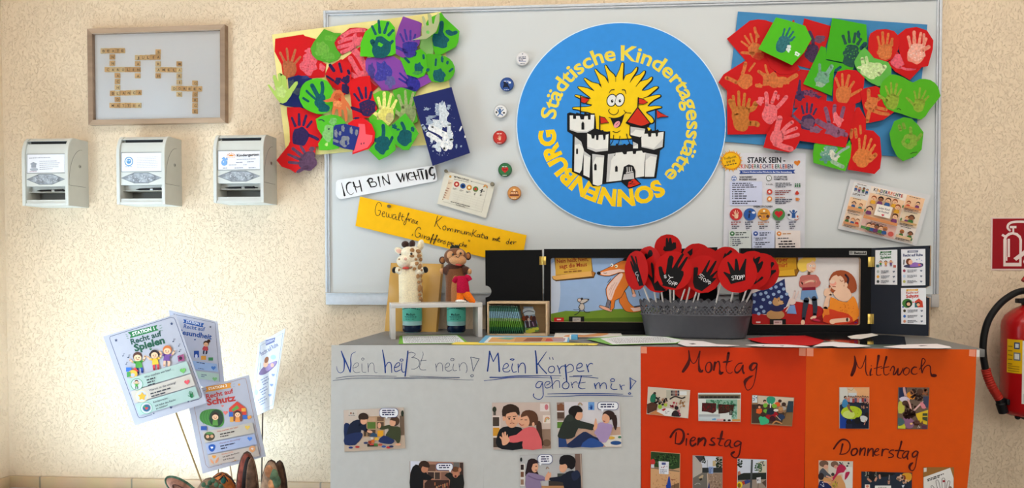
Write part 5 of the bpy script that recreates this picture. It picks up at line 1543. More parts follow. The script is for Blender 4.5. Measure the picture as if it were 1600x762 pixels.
# printed area in its own frame: 0..640 across, 0..440 down
a.quad((1300+232/6.625,275+58/6.625),(1300+968/6.625,275+232/6.625),(1300+828/6.625,275+704/6.625),(1300+96/6.625,275+516/6.625),640,440)
cr,cr2,pk = (238,226,214),(244,214,176),(240,200,184)
a.rect((236,222,214),0,0,640,440)
for (x,y,w,h,c) in ((4,4,150,140,(226,226,226)),(4,148,150,142,(244,206,166)),(4,294,150,142,(240,212,186)),(160,4,310,62,cr),(160,66,310,250,(242,204,168)),(160,320,310,116,(238,196,184)),(476,4,160,140,(244,200,160)),(476,148,160,142,(238,218,190)),(476,294,160,142,(238,226,216))):
    a.rect(c,x,y,x+w,y+h)
KK = 'KINDERRECHTE'
x = 182
kc = [(50,40,50),(40,60,110),(224,160,60),(50,60,110),(60,110,80),(40,50,100),(196,60,50),(224,110,60),(200,50,60),(60,90,60),(60,50,110),(196,60,60)]
for ch,c in zip(KK,kc):
    w_ = (glyphs(ch,0.03)[3]-glyphs(ch,0.03)[2])*33
    a.text(c,ch,x,42,x+w_,42,30,0.03);x+=w_+3.4
a.text((60,50,50),'in der Kindertagesstätte',210,62,420,62,13,0.015)
hc = [(84,50,36),(150,76,40),(40,28,26),(120,70,40),(196,120,60)]
shc = [(70,120,60),(206,70,50),(50,90,150),(232,170,50),(120,60,110),(70,140,140)]
for i,xx in enumerate((30,62,98,130)):
    kid(a,xx,44+(i%2)*6,24,hc[i],shc[(i*2+2)%6],(50,60,90),SKIN if i!=2 else SKIN2,1 if i==1 else 2)
for (x,y,s,i) in ((50,200,34,0),(112,204,34,1),(34,350,34,2),(82,356,34,4),(124,352,34,3),(510,76,38,1),(590,64,36,2),(534,218,36,4),(570,204,50,0),(524,352,40,4),(600,350,42,0)):
    kid(a,x,y,s,hc[i],shc[(i+x)%6], None,SKIN if (x+i)%3 else SKIN2,2,i==0)
for (x,y,w,h,c) in ((10,236,138,26,(214,150,100)),(10,388,138,22,(206,140,96)),(482,104,148,20,(224,150,100)),(482,250,148,18,(200,160,110)),(482,386,148,24,(226,190,150))):
    a.rect(c,x,y,x+w,y+h)
for (x,y,w) in ((16,104,120),(16,270,120),(16,414,120),(486,126,130),(486,272,130),(486,414,130),(30,10,96),(30,152,76),(20,298,112),(500,12,116),(490,154,130),(500,300,96),(236,326,150)):
    a.bars((100,84,80),x,y,x+w,y,2 if w>115 and y>100 and y not in (154,) else 1,11,6,x+y)
for (x,y,s,i,sk) in ((206,110,46,1,SKIN),(266,104,50,2,SKIN2),(332,100,50,0,SKIN),(392,96,48,1,SKIN),(428,140,50,1,SKIN),(196,214,50,0,SKIN),(430,230,52,0,SKIN)):
    kid(a,x,y,s,hc[i],shc[(i+int(x))%6], None,sk,2,x==196)
a.rect((240,232,222),246,152,388,262)
a.text((70,60,90),'Jedes Kind',268,194,366,192,20,0.012);a.text((70,60,90),'hat Rechte!',268,222,368,220,18,0.012);a.heart((206,60,80),322,244,13)
a.rect((214,140,90),164,286,466,312)
for i,x in enumerate((232,268,300,340,376)):
    kid(a,x,366,44,hc[i],shc[(i*2)%6], None,SKIN2 if i in (2,4) else SKIN,2)
a.rect((90,140,80),166,386,210,412);a.ell((206,90,80),436,398,26,24);a.bars((110,80,76),230,420,400,420,1,10,7,88)
for (x,y) in ((470,120),(486,240),(624,400),(160,240)):
    a.ell((90,130,80),x,y,8,14)
a.build('children_rights_poster', None,'tilted white poster headed KINDERRECHTE with many drawings of children','poster')

# ================================================================== fire extinguisher and its sign
SP = wallp(0.0005)
sx0,sx1 = at(1550.5,342,0).x,at(1550.5,342,0).x+0.165
zt_,zb_ = at(1551,340,0).z,at(1551,421.5,0).z
a = Art(SP).crop(1500,330,5.08)
a.slab([(244,48),(668,46),(668,468),(244,468)],(226,200,192),0.0012,'plastic',0.4)
SR,SW = (150,12,26),(232,214,208)
a.poly(SR,[(259,58),(656,56),(656,456),(255,456)])
a.poly(SW,[(344,436),(344,222),(360,190),(385,170),(418,164),(455,172),(482,196),(492,226),(488,436)])
a.poly(SR,[(362,408),(364,226),(378,200),(400,188),(420,184),(446,192),(466,210),(472,230),(470,408)])
a.rect(SW,378,218,396,362);a.rect(SW,364,222,376,392)
a.rect(SR,372,216,378,360)
a.poly(SW,[(328,192),(340,178),(368,196),(358,212)]);a.rect(SW,416,126,430,170);a.rect(SW,396,116,448,134)
a.stroke(SW,[(396,152,16),(378,130,18),(388,100,18),(430,84,18),(520,84,18),(580,100,18),(605,160,18),(590,230,18)],18)
a.poly(SW,[(424,372),(600,240),(624,272),(446,392)])
a.poly(SW,[(520,430),(500,400),(520,360),(540,380),(560,330),(590,300),(600,360),(625,340),(640,400),(610,436)])
a.build('fire_extinguisher_sign', None,'square dark red sign with white fire extinguisher pictogram','sign')

EX,EYc,ER = at(1610,560,-0.11).x,-0.11,0.0785
zb0,zt0 = at(1610,648,-0.11).z,at(1610,487,-0.11).z
M_EXR = mat((176,16,20),0.25,0,'plastic',0.5)
M_BLK = mat((18,18,20),0.45,0,'plastic')
ex = thing('fire_extinguisher','red fire extinguisher with black hose hanging on the wall at the right edge','fire extinguisher',(EX,EYc,zb0))
b = MB()
Hh = zt0-zb0
b.lathe([(0.0,0.0),(ER*0.82,0.002),(ER*0.95,0.010),(ER,0.022),(ER,Hh-0.045),(ER*0.97,Hh-0.028),(ER*0.86,Hh-0.010),(ER*0.6,Hh+0.008),(0.028,Hh+0.018),(0.022,Hh+0.022)],Matrix.Translation((EX,EYc,zb0)),M_EXR,40)
b.build('cylinder',ex)
v = MB()
v.lathe([(0.022,Hh+0.020),(0.026,Hh+0.022),(0.026,Hh+0.040),(0.018,Hh+0.042),(0.018,Hh+0.062),(0.0,Hh+0.064)],Matrix.Translation((EX,EYc,zb0)),M_BLK,20)
v.box((EX-0.045,EYc-0.018,zb0+Hh+0.026),(EX-0.018,EYc+0.006,zb0+Hh+0.040),M_BLK,0.003)
v.build('valve',ex)
v = MB()
v.box((EX-0.012,EYc-0.012,zb0+Hh+0.062),(EX+0.075,EYc+0.012,zb0+Hh+0.070),M_BLK,0.003)
v.tube([(EX-0.030,EYc-0.01,zb0+Hh+0.092),(EX-0.012,EYc-0.005,zb0+Hh+0.108),(EX+0.03,EYc,zb0+Hh+0.106),(EX+0.085,EYc,zb0+Hh+0.094)],[0.006,0.010,0.010,0.007],M_EXR,10)
v.tube([(EX-0.002,EYc,zb0+Hh+0.060),(EX-0.012,EYc-0.004,zb0+Hh+0.106)],0.007,M_EXR,8)
v.build('squeeze_lever',ex)
hp = [at(px,py,yy) for px,py,yy in ((1606,454,-0.125),(1594,455,-0.13),(1580,461,-0.135),(1562,475,-0.14),(1546,497,-0.14),(1538,522,-0.14),(1536,550,-0.14),(1540,578,-0.138))]
hp = [Vector(p) for p in catmull([tuple(p) for p in hp],6)]
b = MB();b.tube(hp,0.0098,M_BLK,12);b.build('hose',ex)
b = MB();b.tube([at(1607,454,-0.122),at(1594,455,-0.13)],0.0075,M_STEEL,12);b.build('hose_fitting',ex)
b = MB()
gpth = [at(1540,576,-0.138),at(1544,590,-0.137),at(1551,606,-0.135),at(1561,622,-0.132)]
gpth = [Vector(p) for p in catmull([tuple(p) for p in gpth],9)]
b.tube(gpth,[0.0118+(0.0016 if i%2 else 0) for i in range(len(gpth))],mat((170,40,28),0.5,0,'plastic'),12)
b.build('hose_grip',ex)
b = MB()
n0,n1 = at(1561,622,-0.132),at(1568,644,-0.128)
b.tube([n0,n0.lerp(n1,0.3),n0.lerp(n1,0.35),n1],[0.012,0.012,0.014,0.0135],M_BLK,12)
b.build('hose_nozzle',ex)
b = MB()
q = at(1572,625,-0.13)
b.box((q.x-0.005,-0.145,q.z-0.012),(EX-ER+0.006,-0.115,q.z+0.005),M_BLK,0.003)
b.box((EX-0.03,EYc-0.05,zb0-0.010),(EX+0.03,EYc+0.04,zb0+0.004),M_BLK,0.004)
b.ball(at(1590,651,-0.14),0.008,M_BLK);b.ball(at(1580,645,-0.12),0.007,M_BLK)
b.build('nozzle_holder',ex)
b = MB()
b.box((EX-0.022,-0.045,zb0+0.06),(EX+0.022,0.0,zt0-0.05),M_BLK,0.002)
b.build('wall_bracket',ex)
def wrap(name,px0,px1,py0,py1,c,r_add,extra=None):
    """a label bent round the cylinder between two pixel columns"""
    def ang(px):
        best = None
        for k in range(200):
            w = -PI/2-1.5+3.0*k/199
            p = Vector((EX+ER*math.cos(w),EYc+ER*math.sin(w),(zb0+zt0)/2))
            dd = p-CAMPOS
            u = PPX+FOC*dd.dot(RGT)/dd.dot(FWD)
            if best is None or abs(u-px)<best[0]:best = (abs(u-px),w)
        return best[1]
    w0,w1 = ang(px0),(ang(px1) if px1 else ang(px0)+1.6)
    z0_,z1_ = at(px0,py1,EYc-0.02).z,at(px0,py0,EYc-0.02).z
    n = 16
    b = MB()
    def P_(s,t,r=r_add):
        w = w0+(w1-w0)*s
        return Vector((EX+(ER+r)*math.cos(w),EYc+(ER+r)*math.sin(w),z0_+(z1_-z0_)*t))
    vs = [P_(i/n,t) for i in range(n+1) for t in (0,1)]
    b.add(vs,[(2*i,2*i+2,2*i+3,2*i+1) for i in range(n)],mat(c,0.4), True)
    def patch(s0,s1,t0,t1,cc):
        m_ = 6
        vs = [P_(s0+(s1-s0)*i/m_,t,r_add+0.0003) for i in range(m_+1) for t in (t0,t1)]
        b.add(vs,[(2*i,2*i+2,2*i+3,2*i+1) for i in range(m_)],mat(cc,0.4), True)
    if extra:extra(patch)
    b.build(name,ex)
def yl(patch):
    patch(0.5,0.85,0.72,0.92,(52,70,110));patch(0.58,0.78,0.76,0.88,(220,226,230))
    patch(0.48,0.9,0.38,0.62,(120,120,116));patch(0.55,0.82,0.42,0.58,(226,226,220))
    for k in range(6):patch(0.08,0.4,0.12+0.13*k,0.15+0.13*k,(150,110,20))
    for k in range(3):patch(0.1,0.85,0.05+0.07*k,0.07+0.07*k,(150,110,20))
wrap('round_label',1573.5,1597,529,581,(226,178,20),0.0008,yl)
def wl2(patch):
    patch(0.03,0.5,0.03,0.16,(200,200,196));patch(0.06,0.2,0.06,0.13,(60,60,60))
    for k in range(8):patch(0.1,0.9,0.25+0.08*k,0.27+0.08*k,(90,90,90))
wrap('instruction_label',1597.5, None,530,627,(226,222,216),0.0008,wl2)

# ================================================================== placards on sticks
def stick_to_floor(px0,py0,px1,py1,y,c,parent,r=0.0022):
    p0,p1 = at(px0,py0,y),at(px1,py1,y)
    dd = (p1-p0)
    t = -p0.z/dd.z
    b = MB();b.tube([p0,p0+dd*t],r,mat(c,0.5,0,'wood'),8);b.build('stick',parent)
def plane_y(y): return Plane((0,y,0),(0,-1,0))

def placard(label,y):
    return thing('placard',label,'placard',(at(330,700,y).x,y,0.0),'station placards on sticks')
PW = (176,174,184)  # white paper, greyed in place of the weaker light on these sheets
# station 2 (behind)
t2 = placard('placard with blue heading STATION 2, standing behind the first and third',-0.345)
a = Art(plane_y(-0.345)).crop(260,480,3.81)
a.slab([(15,15),(305,85),(352,505),(60,435)],(192,196,214),0.0005)
a.stroke((70,80,110),[(40,40),(290,92),(318,440)],2.2,0)
a.poly((44,92,170),[(100,70),(225,95),(215,108),(222,120),(98,92),(108,84)])
a.text((226,234,250),'STATION 2',116,90,206,108,15,0.03)
a.text((44,88,160),'Recht auf',102,122,228,142,24,0.02);a.text((40,84,158),'Gesundheit',62,156,268,190,30,0.03)
a.heart((60,90,160),170,192,6);a.star((70,80,110),262,116,8);a.star((70,80,110),48,42,6)
kid(a,236,218,34,(70,44,34),(206,80,90),(50,50,80),SKIN,2, False,8);a.ell((70,44,34),252,200,10)
a.rect((44,80,160),164,258,194,298);a.ell((214,220,244),178,290,8,12);a.rect((224,160,70),206,288,236,312);a.rect((70,140,90),250,298,278,316)
a.poly((158,184,224),[(100,310),(300,336),(308,384),(105,360)]);a.poly((182,206,196),[(105,368),(310,394),(316,440),(112,414)])
a.heart((80,130,210),280,360,14);a.heart((130,190,130),288,426,14)
a.bars((80,90,130),180,324,240,334,1,9,5,3);a.bars((80,90,130),190,360,228,366,1,9,4,4);a.bars((80,90,130),208,398,244,402,2,10,4,5)
a.build('printed_sheet',t2)
stick_to_floor(336,590,341.5,752,-0.343,(206,186,156),t2)
# station 4 (turned to the window)
pc = at(418,580,-0.33)
nn = Vector((-math.sin(math.radians(56)),-math.cos(math.radians(56)),0.0))
t4 = placard('narrow looking placard turned sideways, lettered Recht auf Ruhe',pc.y)
a = Art(Plane(pc,nn)).crop(260,480,3.81)
a.slab([(550,215),(708,125),(636,600),(493,663)],(206,210,220),0.0005)
a.stroke((80,90,130),[(560,228),(694,152),(632,580),(512,636)],1.8,0, True)
a.poly((90,100,150),[(590,196),(648,178),(644,206),(592,228)]);a.text((220,226,246),'STATION 4',596,216,642,196,12,0.02)
a.text((90,100,150),'Recht auf Ruhe',566,288,668,228,26,0.02)
a.poly((110,90,140),[(550,398),(580,352),(654,318),(648,348),(590,396)],sm=3);a.poly((150,130,180),[(590,360),(620,330),(655,322),(640,350),(600,378)],sm=3)
a.ell((236,190,160),592,336,14,22,20);a.ell((150,90,60),596,312,12,20,20);a.ell((160,200,240),636,296,16,14);a.ell((230,170,150),630,344,10,12)
a.stroke((120,140,120),[(556,372),(560,330)],3,0)
for k,c in enumerate(((230,200,200),(170,214,244),(210,226,220))):
    y = 446+60*k
    a.ell(c,540-8*k,y,10,18);a.bars((110,120,160),560-8*k,y-14,606-8*k,y-40,3,15,5,60+k);a.heart((130,150,200),636-10*k,y-44,10)
a.ell((236,180,150),542,440,7,9)
a.build('printed_sheet',t4)
b = MB()
s0 = Plane(pc,nn).hit(410.5,640,-0.003);s1 = Plane(pc,nn).hit(409,735,-0.003)
b.tube([s0,s0+(s1-s0)*(-s0.z/(s1-s0).z)],0.0022,mat((92,74,58),0.5,0,'wood'),8);b.build('stick',t4)
# station 3
t3 = placard('placard with orange heading STATION 3, lettered Recht auf Schutz',-0.375)
a = Art(plane_y(-0.375)).crop(290,580,4.187)
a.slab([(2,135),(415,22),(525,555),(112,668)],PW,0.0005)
a.stroke((150,110,90),[(40,150),(372,46),(392,46),(398,62),(492,520),(480,542),(300,592)],2.4,0);a.stroke((150,110,90),[(40,150),(132,610),(150,630),(220,612)],2.4,0)
OR = (222,146,52)
a.poly(OR,[(130,100),(300,74),(292,90),(300,106),(128,136),(140,118)])
a.text((250,240,220),'STATION 3',150,122,272,100,17,0.03)
RD = (190,60,56)
a.text(RD,'Recht auf',136,178,314,140,30,0.03);a.text(RD,'Schutz',142,222,330,190,42,0.04)
a.star(OR,350,86,11);a.heart((226,120,110),242,226,9);a.heart((230,120,110),262,270,15);a.stroke((120,130,160),[(312,84),(322,82)],2,0);a.stroke((120,130,160),[(312,100),(320,98)],2,0)
a.poly((76,134,60),[(100,270),(140,250),(200,246),(236,260),(250,300),(246,350),(200,366),(120,340),(92,310)],sm=3)
for k in range(5):a.stroke((56,106,46),[(112+16*k,262-2*k),(100+17*k,300),(118+17*k,344)],2.4,4)
a.ell((40,60,40),200,306,46,56);kid(a,194,296,50,(60,36,28),(90,140,60));a.rect((50,84,160),100,358,138,384)
a.poly((206,66,50),[(284,240),(336,196),(396,240),(398,264),(284,270)]);a.poly((90,150,70),[(300,250),(336,220),(352,240),(310,262)])
a.rect((60,100,180),284,264,310,296);a.rect((224,160,60),290,296,314,330);a.rect((206,66,50),366,260,398,284);a.rect((60,100,180),374,284,402,312);a.rect((224,160,60),366,240,394,262)
a.rect((120,70,60),312,262,370,326);kid(a,340,280,44,(70,40,30),(226,140,70));a.poly((222,150,70),[(402,296),(424,286),(434,300),(412,316)])
for k,c in enumerate(((192,180,166),(166,174,202),(194,178,166))):
    y = 396+76*k
    x = 112+16*k
    a.poly(c,[(x,y),(x+324,y-62),(x+340,y+4),(x+16,y+70)])
a.ell((70,60,40),156,424,36,30);a.ell((214,160,120),144,426,11);a.ell((200,150,110),172,424,11);a.ell((84,130,70),156,404,26,8)
a.poly((44,90,170),[(150,486),(172,476),(194,482),(192,508),(174,526),(154,512)],sm=2);a.heart((230,234,250),172,498,9)
a.heart(OR,186,558,13);a.poly((222,150,110),[(160,570),(180,588),(184,604),(168,596)],sm=2);a.poly((222,150,110),[(216,560),(196,584),(196,600),(212,588)],sm=2)
a.heart((226,186,90),404,366,17);a.heart((80,130,210),420,440,16)
a.poly((226,160,110),[(416,496),(436,486),(454,492),(454,514),(438,530),(418,518)],sm=2);a.heart((240,226,214),436,506,8)
a.text((190,90,70),'Was machen wir hier?',206,398,344,368,10,0.01);a.bars((60,50,50),224,408,330,386,1,9,7,3);a.bars((60,50,50),226,424,292,412,1,9,6,4)
a.text((150,110,120),'Warum ist das wichtig?',222,476,358,444,10,0.01);a.bars((60,60,80),226,486,328,464,2,17,7,5,0.4)
a.text((206,120,90),'Kinderrecht:',238,546,312,528,9,0.01);a.text((60,50,50),'Ich habe das Recht',244,564,352,534,9,0.015);a.text((60,50,50),'auf Schutz!',246,582,320,566,9,0.015)
a.star((180,130,100),232,606,5);a.heart((200,150,90),324,582,6)
a.build('printed_sheet',t3)
stick_to_floor(346,640,364.5,761,-0.373,(222,202,172),t3)
# station 1 (front)
t1 = placard('placard in front with green heading STATION 1, lettered Recht auf Spielen',-0.405)
a = Art(plane_y(-0.405)).crop(160,480,4.011)
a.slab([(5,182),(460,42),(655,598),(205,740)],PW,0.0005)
NV = (60,70,100)
a.stroke(NV,[(46,190),(50,182),(430,62),(448,66),(456,78),(622,546),(620,562),(604,574),(556,588)],3.2,0);a.stroke(NV,[(46,190),(48,204),(222,680),(232,692),(250,690),(310,672)],3.2,0)
GR = (40,110,60)
a.poly(GR,[(158,156),(344,110),(336,130),(354,142),(172,194),(178,174)])
a.text((232,244,232),'STATION 1',190,178,328,140,22,0.03)
a.text((34,74,66),'Recht auf',182,232,374,176,34,0.035);a.text((34,84,62),'Spielen',204,276,394,222,44,0.045)
a.star(NV,86,206,12);a.star(NV,434,102,12)
for k in range(3):
    a.stroke(GR,[(358+2*k,116+16*k),(370+4*k,110+17*k)],2.4,0);a.stroke(GR,[(146+4*k,170+12*k),(156+4*k,174+10*k)],2.4,0)
a.heart(GR,302,262,8)
for (x,y,s) in ((448,206,1),(482,236,0.8),(486,270,0.8),(132,298,0.8),(166,306,1),(152,350,0.8)):
    a.ell((60,70,90),x-5*s,y+8*s,5*s,4*s,n=8);a.stroke((60,70,90),[(x-1*s,y+8*s),(x,y-10*s),(x+10*s,y-8*s)],2.6,0)
kid(a,220,312,58,(84,48,34),(74,150,60),(40,70,150),SKIN,1, False,-8)
kid(a,326,296,54,(50,32,30),(240,180,50),(206,60,70),SKIN,1, True,-6)
kid(a,406,270,56,(206,110,50),(110,70,140),(230,180,150),SKIN,1, False,4)
a.poly((150,70,110),[(470,304),(508,292),(516,334),(476,340)]);a.ell((60,30,50),490,318,11)
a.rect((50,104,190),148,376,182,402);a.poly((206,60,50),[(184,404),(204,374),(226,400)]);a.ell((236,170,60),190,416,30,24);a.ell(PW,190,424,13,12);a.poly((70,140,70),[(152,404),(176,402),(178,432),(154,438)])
for k,c in enumerate(((168,186,176),(196,184,172),(166,186,178))):
    x,y = 150+27*k,450+78*k
    a.poly(c,[(x,y),(x+378,y-112),(x+404,y-40),(x+26,y+72)])
for (x,y,c) in ((216,482,(90,150,110)),(246,556,(230,200,150)),(276,630,(110,170,140))):
    a.ell(c,x,y,39,38);a.ell((190,192,194),x,y,35,34)
kid(a,214,468,24,(84,48,34),(74,150,60),(40,80,60),SKIN,1);a.star((236,166,50),248,558,28,5,0.55);a.ell((50,90,120),276,630,24,22);a.heart((196,60,60),276,632,10);a.ell((70,140,80),264,622,7)
a.heart((110,180,90),504,396,18,-12);a.heart((216,80,90),530,468,17,-12);a.hand((40,120,70),556,546,46,-16,kind='paper')
a.text((60,62,70),'Was machen wir hier?',264,444,432,394,13,0.012);a.text((60,62,70),'Warum ist das wichtig?',294,526,462,476,13,0.012);a.text((60,62,70),'Kinderrecht:',320,600,412,572,12,0.01)
for k in range(3):a.bars((60,60,66),276+4*k,452+17*k,330+2*k,436+17*k,1,8,8,70+k)
a.bars((60,60,66),300,538,436,498,2,18,8,75,0.7)
a.text((44,44,50),'Ich habe das Recht',332,622,460,582,11,0.015);a.text((44,44,50),'zu spielen!',336,640,410,616,11,0.015)
a.star(NV,322,664,7);a.star(NV,538,590,7);a.heart(NV,430,626,9)
a.build('printed_sheet',t1)
stick_to_floor(255,590,313.5,749,-0.402,(160,130,84),t1)

# ================================================================== leather slippers below the placards
LB,LB2,LR,LO = (112,84,64),(84,60,46),(122,58,44),(196,110,52)
def leaf(mb,cx,cyy,wpx,hpx,y,c,lean=0.0,thick=0.03,turn=0.0,rim=None):
    """an upright leaf of leather, top at pixel cyy, reaching down to the floor"""
    top = at(cx,cyy,y)
    w = wpx/FOC*(2.4+y)/2
    h = top.z/2
    Rm = Matrix.Rotation(math.radians(turn),3,'Z')
    mb.ball((top.x,y,h),(w,thick,h),mat(c,0.75,0,'leather'),Rm,24,18)
    if rim:
        pts = []
        for i in range(25):
            q = 2*PI*i/24
            pts.append(Vector((top.x,y,h))+Rm@Vector((w*1.01*math.cos(q),0,h*1.003*math.sin(q))))
        mb.tube(pts,0.0028,mat(rim,0.7,0,'leather'),8, False)
SG = 'leather slippers standing below the placards'
def slipper(label,px,y):
    return thing('leather_slipper',label,'slipper',(at(px,750,y).x,y,0),SG)
s = slipper('brown open slipper standing upright with dark red inside, tallest of the group',387,-0.47)
b = MB();leaf(b,386,706,36,0,-0.452,LR,thick=0.010,rim=(92,66,54));b.build('sole',s)
b = MB();leaf(b,388,713,24,0,-0.466,(30,20,18),thick=0.012);b.build('dark_hollow',s)  # near-black leaf stands in for the shade inside the open slipper
b = MB();leaf(b,393,716,17,0,-0.482,(96,74,60),thick=0.010,turn=35,rim=(120,92,74));b.build('upper',s)
s = slipper('tan slipper with green and rust paint at the right of the group',428,-0.47)
b = MB();leaf(b,437,720,30,0,-0.455,LB2,thick=0.010,turn=-18,rim=(60,44,36));b.build('sole',s)
b = MB();leaf(b,424,719,36,0,-0.475,(150,122,100),thick=0.03,rim=(80,58,46))
for (x,yy,c,r_) in ((428,742,(90,110,84),0.012),(432,752,(80,104,80),0.012),(420,736,(176,120,84),0.012),(424,757,(184,130,90),0.010)):
    q = at(x,yy,-0.4985);b.ball(q,(r_,0.004,r_*1.4),mat(c,0.8,0,'leather'))
b.build('upper',s)
s = slipper('orange slipper with black lines behind the brown dome shaped one',345,-0.42)
b = MB();leaf(b,347,738.5,56,0,-0.425,LO,thick=0.03,rim=(120,70,40))
for pts in ([(340,752),(350,742),(356,752)],[(352,741),(362,748),(368,756)],[(330,748),(338,744),(346,740)]):
    b.tube([at(p[0],p[1],-0.452) for p in pts],0.0018,mat((36,34,36),0.7),6)
q = at(349,750,-0.450);b.ball(q,(0.008,0.003,0.010),mat((40,96,84),0.7))
b.build('upper',s)
s = slipper('brown dome shaped slipper with dark green flecks in the middle of the group',329,-0.49)
b = MB();leaf(b,329,747,60,0,-0.512,(132,104,80),thick=0.045,rim=(100,76,60))
for (x,yy) in ((318,757),(328,754),(338,757),(324,761),(333,750),(345,760)):
    q = at(x,yy,-0.5545);b.ball(q,(0.006,0.003,0.007),mat((64,92,70),0.8,0,'leather'))
b.build('upper',s)
s = slipper('slipper with a green stitched edge leaning left at the far left of the group',276,-0.46)
b = MB()
top = at(262,747,-0.46)
Rm = Matrix.Rotation(math.radians(-58),3,'Y')
cc = at(286,764,-0.46)
b.ball((cc.x,-0.46,cc.z),(0.022,0.012,0.055),mat((150,104,84),0.75,0,'leather'),Rm,24,16)
ring = [Vector((cc.x,-0.462,cc.z))+Rm@Vector((0.0222*math.cos(2*PI*i/28),0,0.0552*math.sin(2*PI*i/28))) for i in range(29)]
b.tube(ring,0.0032,mat((66,92,72),0.7,0,'leather'),8, False)
b.tube([Vector((cc.x,-0.47,cc.z))+Rm@Vector((0.009*math.cos(2*PI*i/20),-0.002,0.026*math.sin(2*PI*i/20))) for i in range(21)],0.0016,mat((90,60,50),0.7),6, False)
b.build('upper',s)
b = MB();leaf(b,303,766,22,0,-0.452,LB,thick=0.02);b.build('sole',s)

# ================================================================== things standing on the cabinet
TOP = level(ZT)
def on(px,py): return TOP.hit(px,py)
M_BLACK = mat((7,8,11),0.6,0,'plastic',0.15)
M_NAVY = mat((22,29,42),0.55,0,'plastic',0.3)
M_EDGE = mat((176,150,122),0.6,0,'wood')
M_BRASS = mat((206,176,92),0.3,0.9,'metal')
YT = -0.13 # front of the picture theatres

def ring_frame(mb,y,thick,outer,inner,m,m_in,rnd=0.006):
    """board with a rounded window: outer and inner are (x0, z0, x1, z1)"""
    x0,z0,x1,z1 = inner
    ip = []
    for cx,cz,a0 in ((x1-rnd,z1-rnd,0),(x0+rnd,z1-rnd,PI/2),(x0+rnd,z0+rnd,PI),(x1-rnd,z0+rnd,3*PI/2)):
        for i in range(5):
            q = a0+PI/2*i/4
            ip.append((cx+rnd*math.cos(q),cz+rnd*math.sin(q)))
    X0,Z0,X1,Z1 = outer
    op = []
    cs = [(X1,Z1),(X0,Z1),(X0,Z0),(X1,Z0)]
    for c in cs:op+=[c]*5
    n = 20
    f = [Vector((p[0],y,p[1])) for p in op];g = [Vector((p[0],y,p[1])) for p in ip]
    f2 = [p+Vector((0,thick,0)) for p in f];g2 = [p+Vector((0,thick,0)) for p in g]
    for i in range(n):
        j = (i+1)%n
        if i%5==4:
            mb.add([f[i],f[j],g[j],g[i]],[(0,1,2,3)],m);mb.add([f2[i],f2[j],g2[j],g2[i]],[(3,2,1,0)],m)
            mb.add([f[i],f[j],f2[j],f2[i]],[(3,2,1,0)],m)
        else:
            mb.add([f[i],g[j],g[i]],[(0,1,2)],m);mb.add([f2[i],g2[j],g2[i]],[(2,1,0)],m)
        mb.add([g[i],g[j],g2[j],g2[i]],[(0,1,2,3)],m_in)

def hinge(parent,p,d=Vector((1,0,0)),h=0.026):
    b = MB()
    b.tube([p-Vector((0,0,h/2)),p+Vector((0,0,h/2))],0.0032,M_BRASS,10)
    b.box((p.x-0.010,p.y-0.0016,p.z-h/2),(p.x+0.010,p.y+0.0006,p.z+h/2),M_BRASS,0.0005)
    b.build('hinge',parent)

def wing(parent,pts_px,pl,m,name='door'):
    a = Art(pl)
    a.z = -0.010
    a.slab(pts_px,m,0.010,side=M_EDGE)
    a.build(name,parent)

def notch(cx,cyy,r,side,n=10):
    """half circle cut into a vertical edge, listed from top to bottom; side +1 bites to the right"""
    return [(cx+side*r*math.sin(PI*i/n),cyy-r*math.cos(PI*i/n)) for i in range(n+1)]

def theatre(label,px0,px1,pyt,win,art_fn,x_left=None):
    X0,X1 = at(px0,450,YT).x,at(px1,450,YT).x
    Z1 = at((px0+px1)/2,pyt,YT).z
    t = thing('picture_card_theatre',label,'picture theatre',((X0+X1)/2,YT,ZT),'black picture theatres on the cabinet')
    wx0_,wx1_ = at(win[0],450,YT).x,at(win[2],450,YT).x
    wz1_,wz0_ = at(win[0],win[1],YT).z,at(win[0],win[3],YT).z
    b = MB()
    ring_frame(b,YT,0.028,(X0,ZT+0.008,X1,Z1),(wx0_,wz0_,wx1_,wz1_),M_BLACK,M_EDGE)
    b.build('frame',t)
    b = MB()
    b.box((X0+0.004,YT-0.028,ZT+0.0004),(X1-0.004,YT+0.05,ZT+0.009),M_BLACK,0.001)
    b.build('base_board',t)
    b = MB()
    b.box((X0+0.004,YT+0.0225,ZT+0.01),(X1-0.004,YT+0.0278,Z1-0.004),M_BLACK)
    b.build('back_panel',t)
    a = Art(Plane((0,YT+0.016,0),(0,-1,0)))
    art_fn(a)
    a.build('picture_card',t)
    return t,X0,X1,Z1

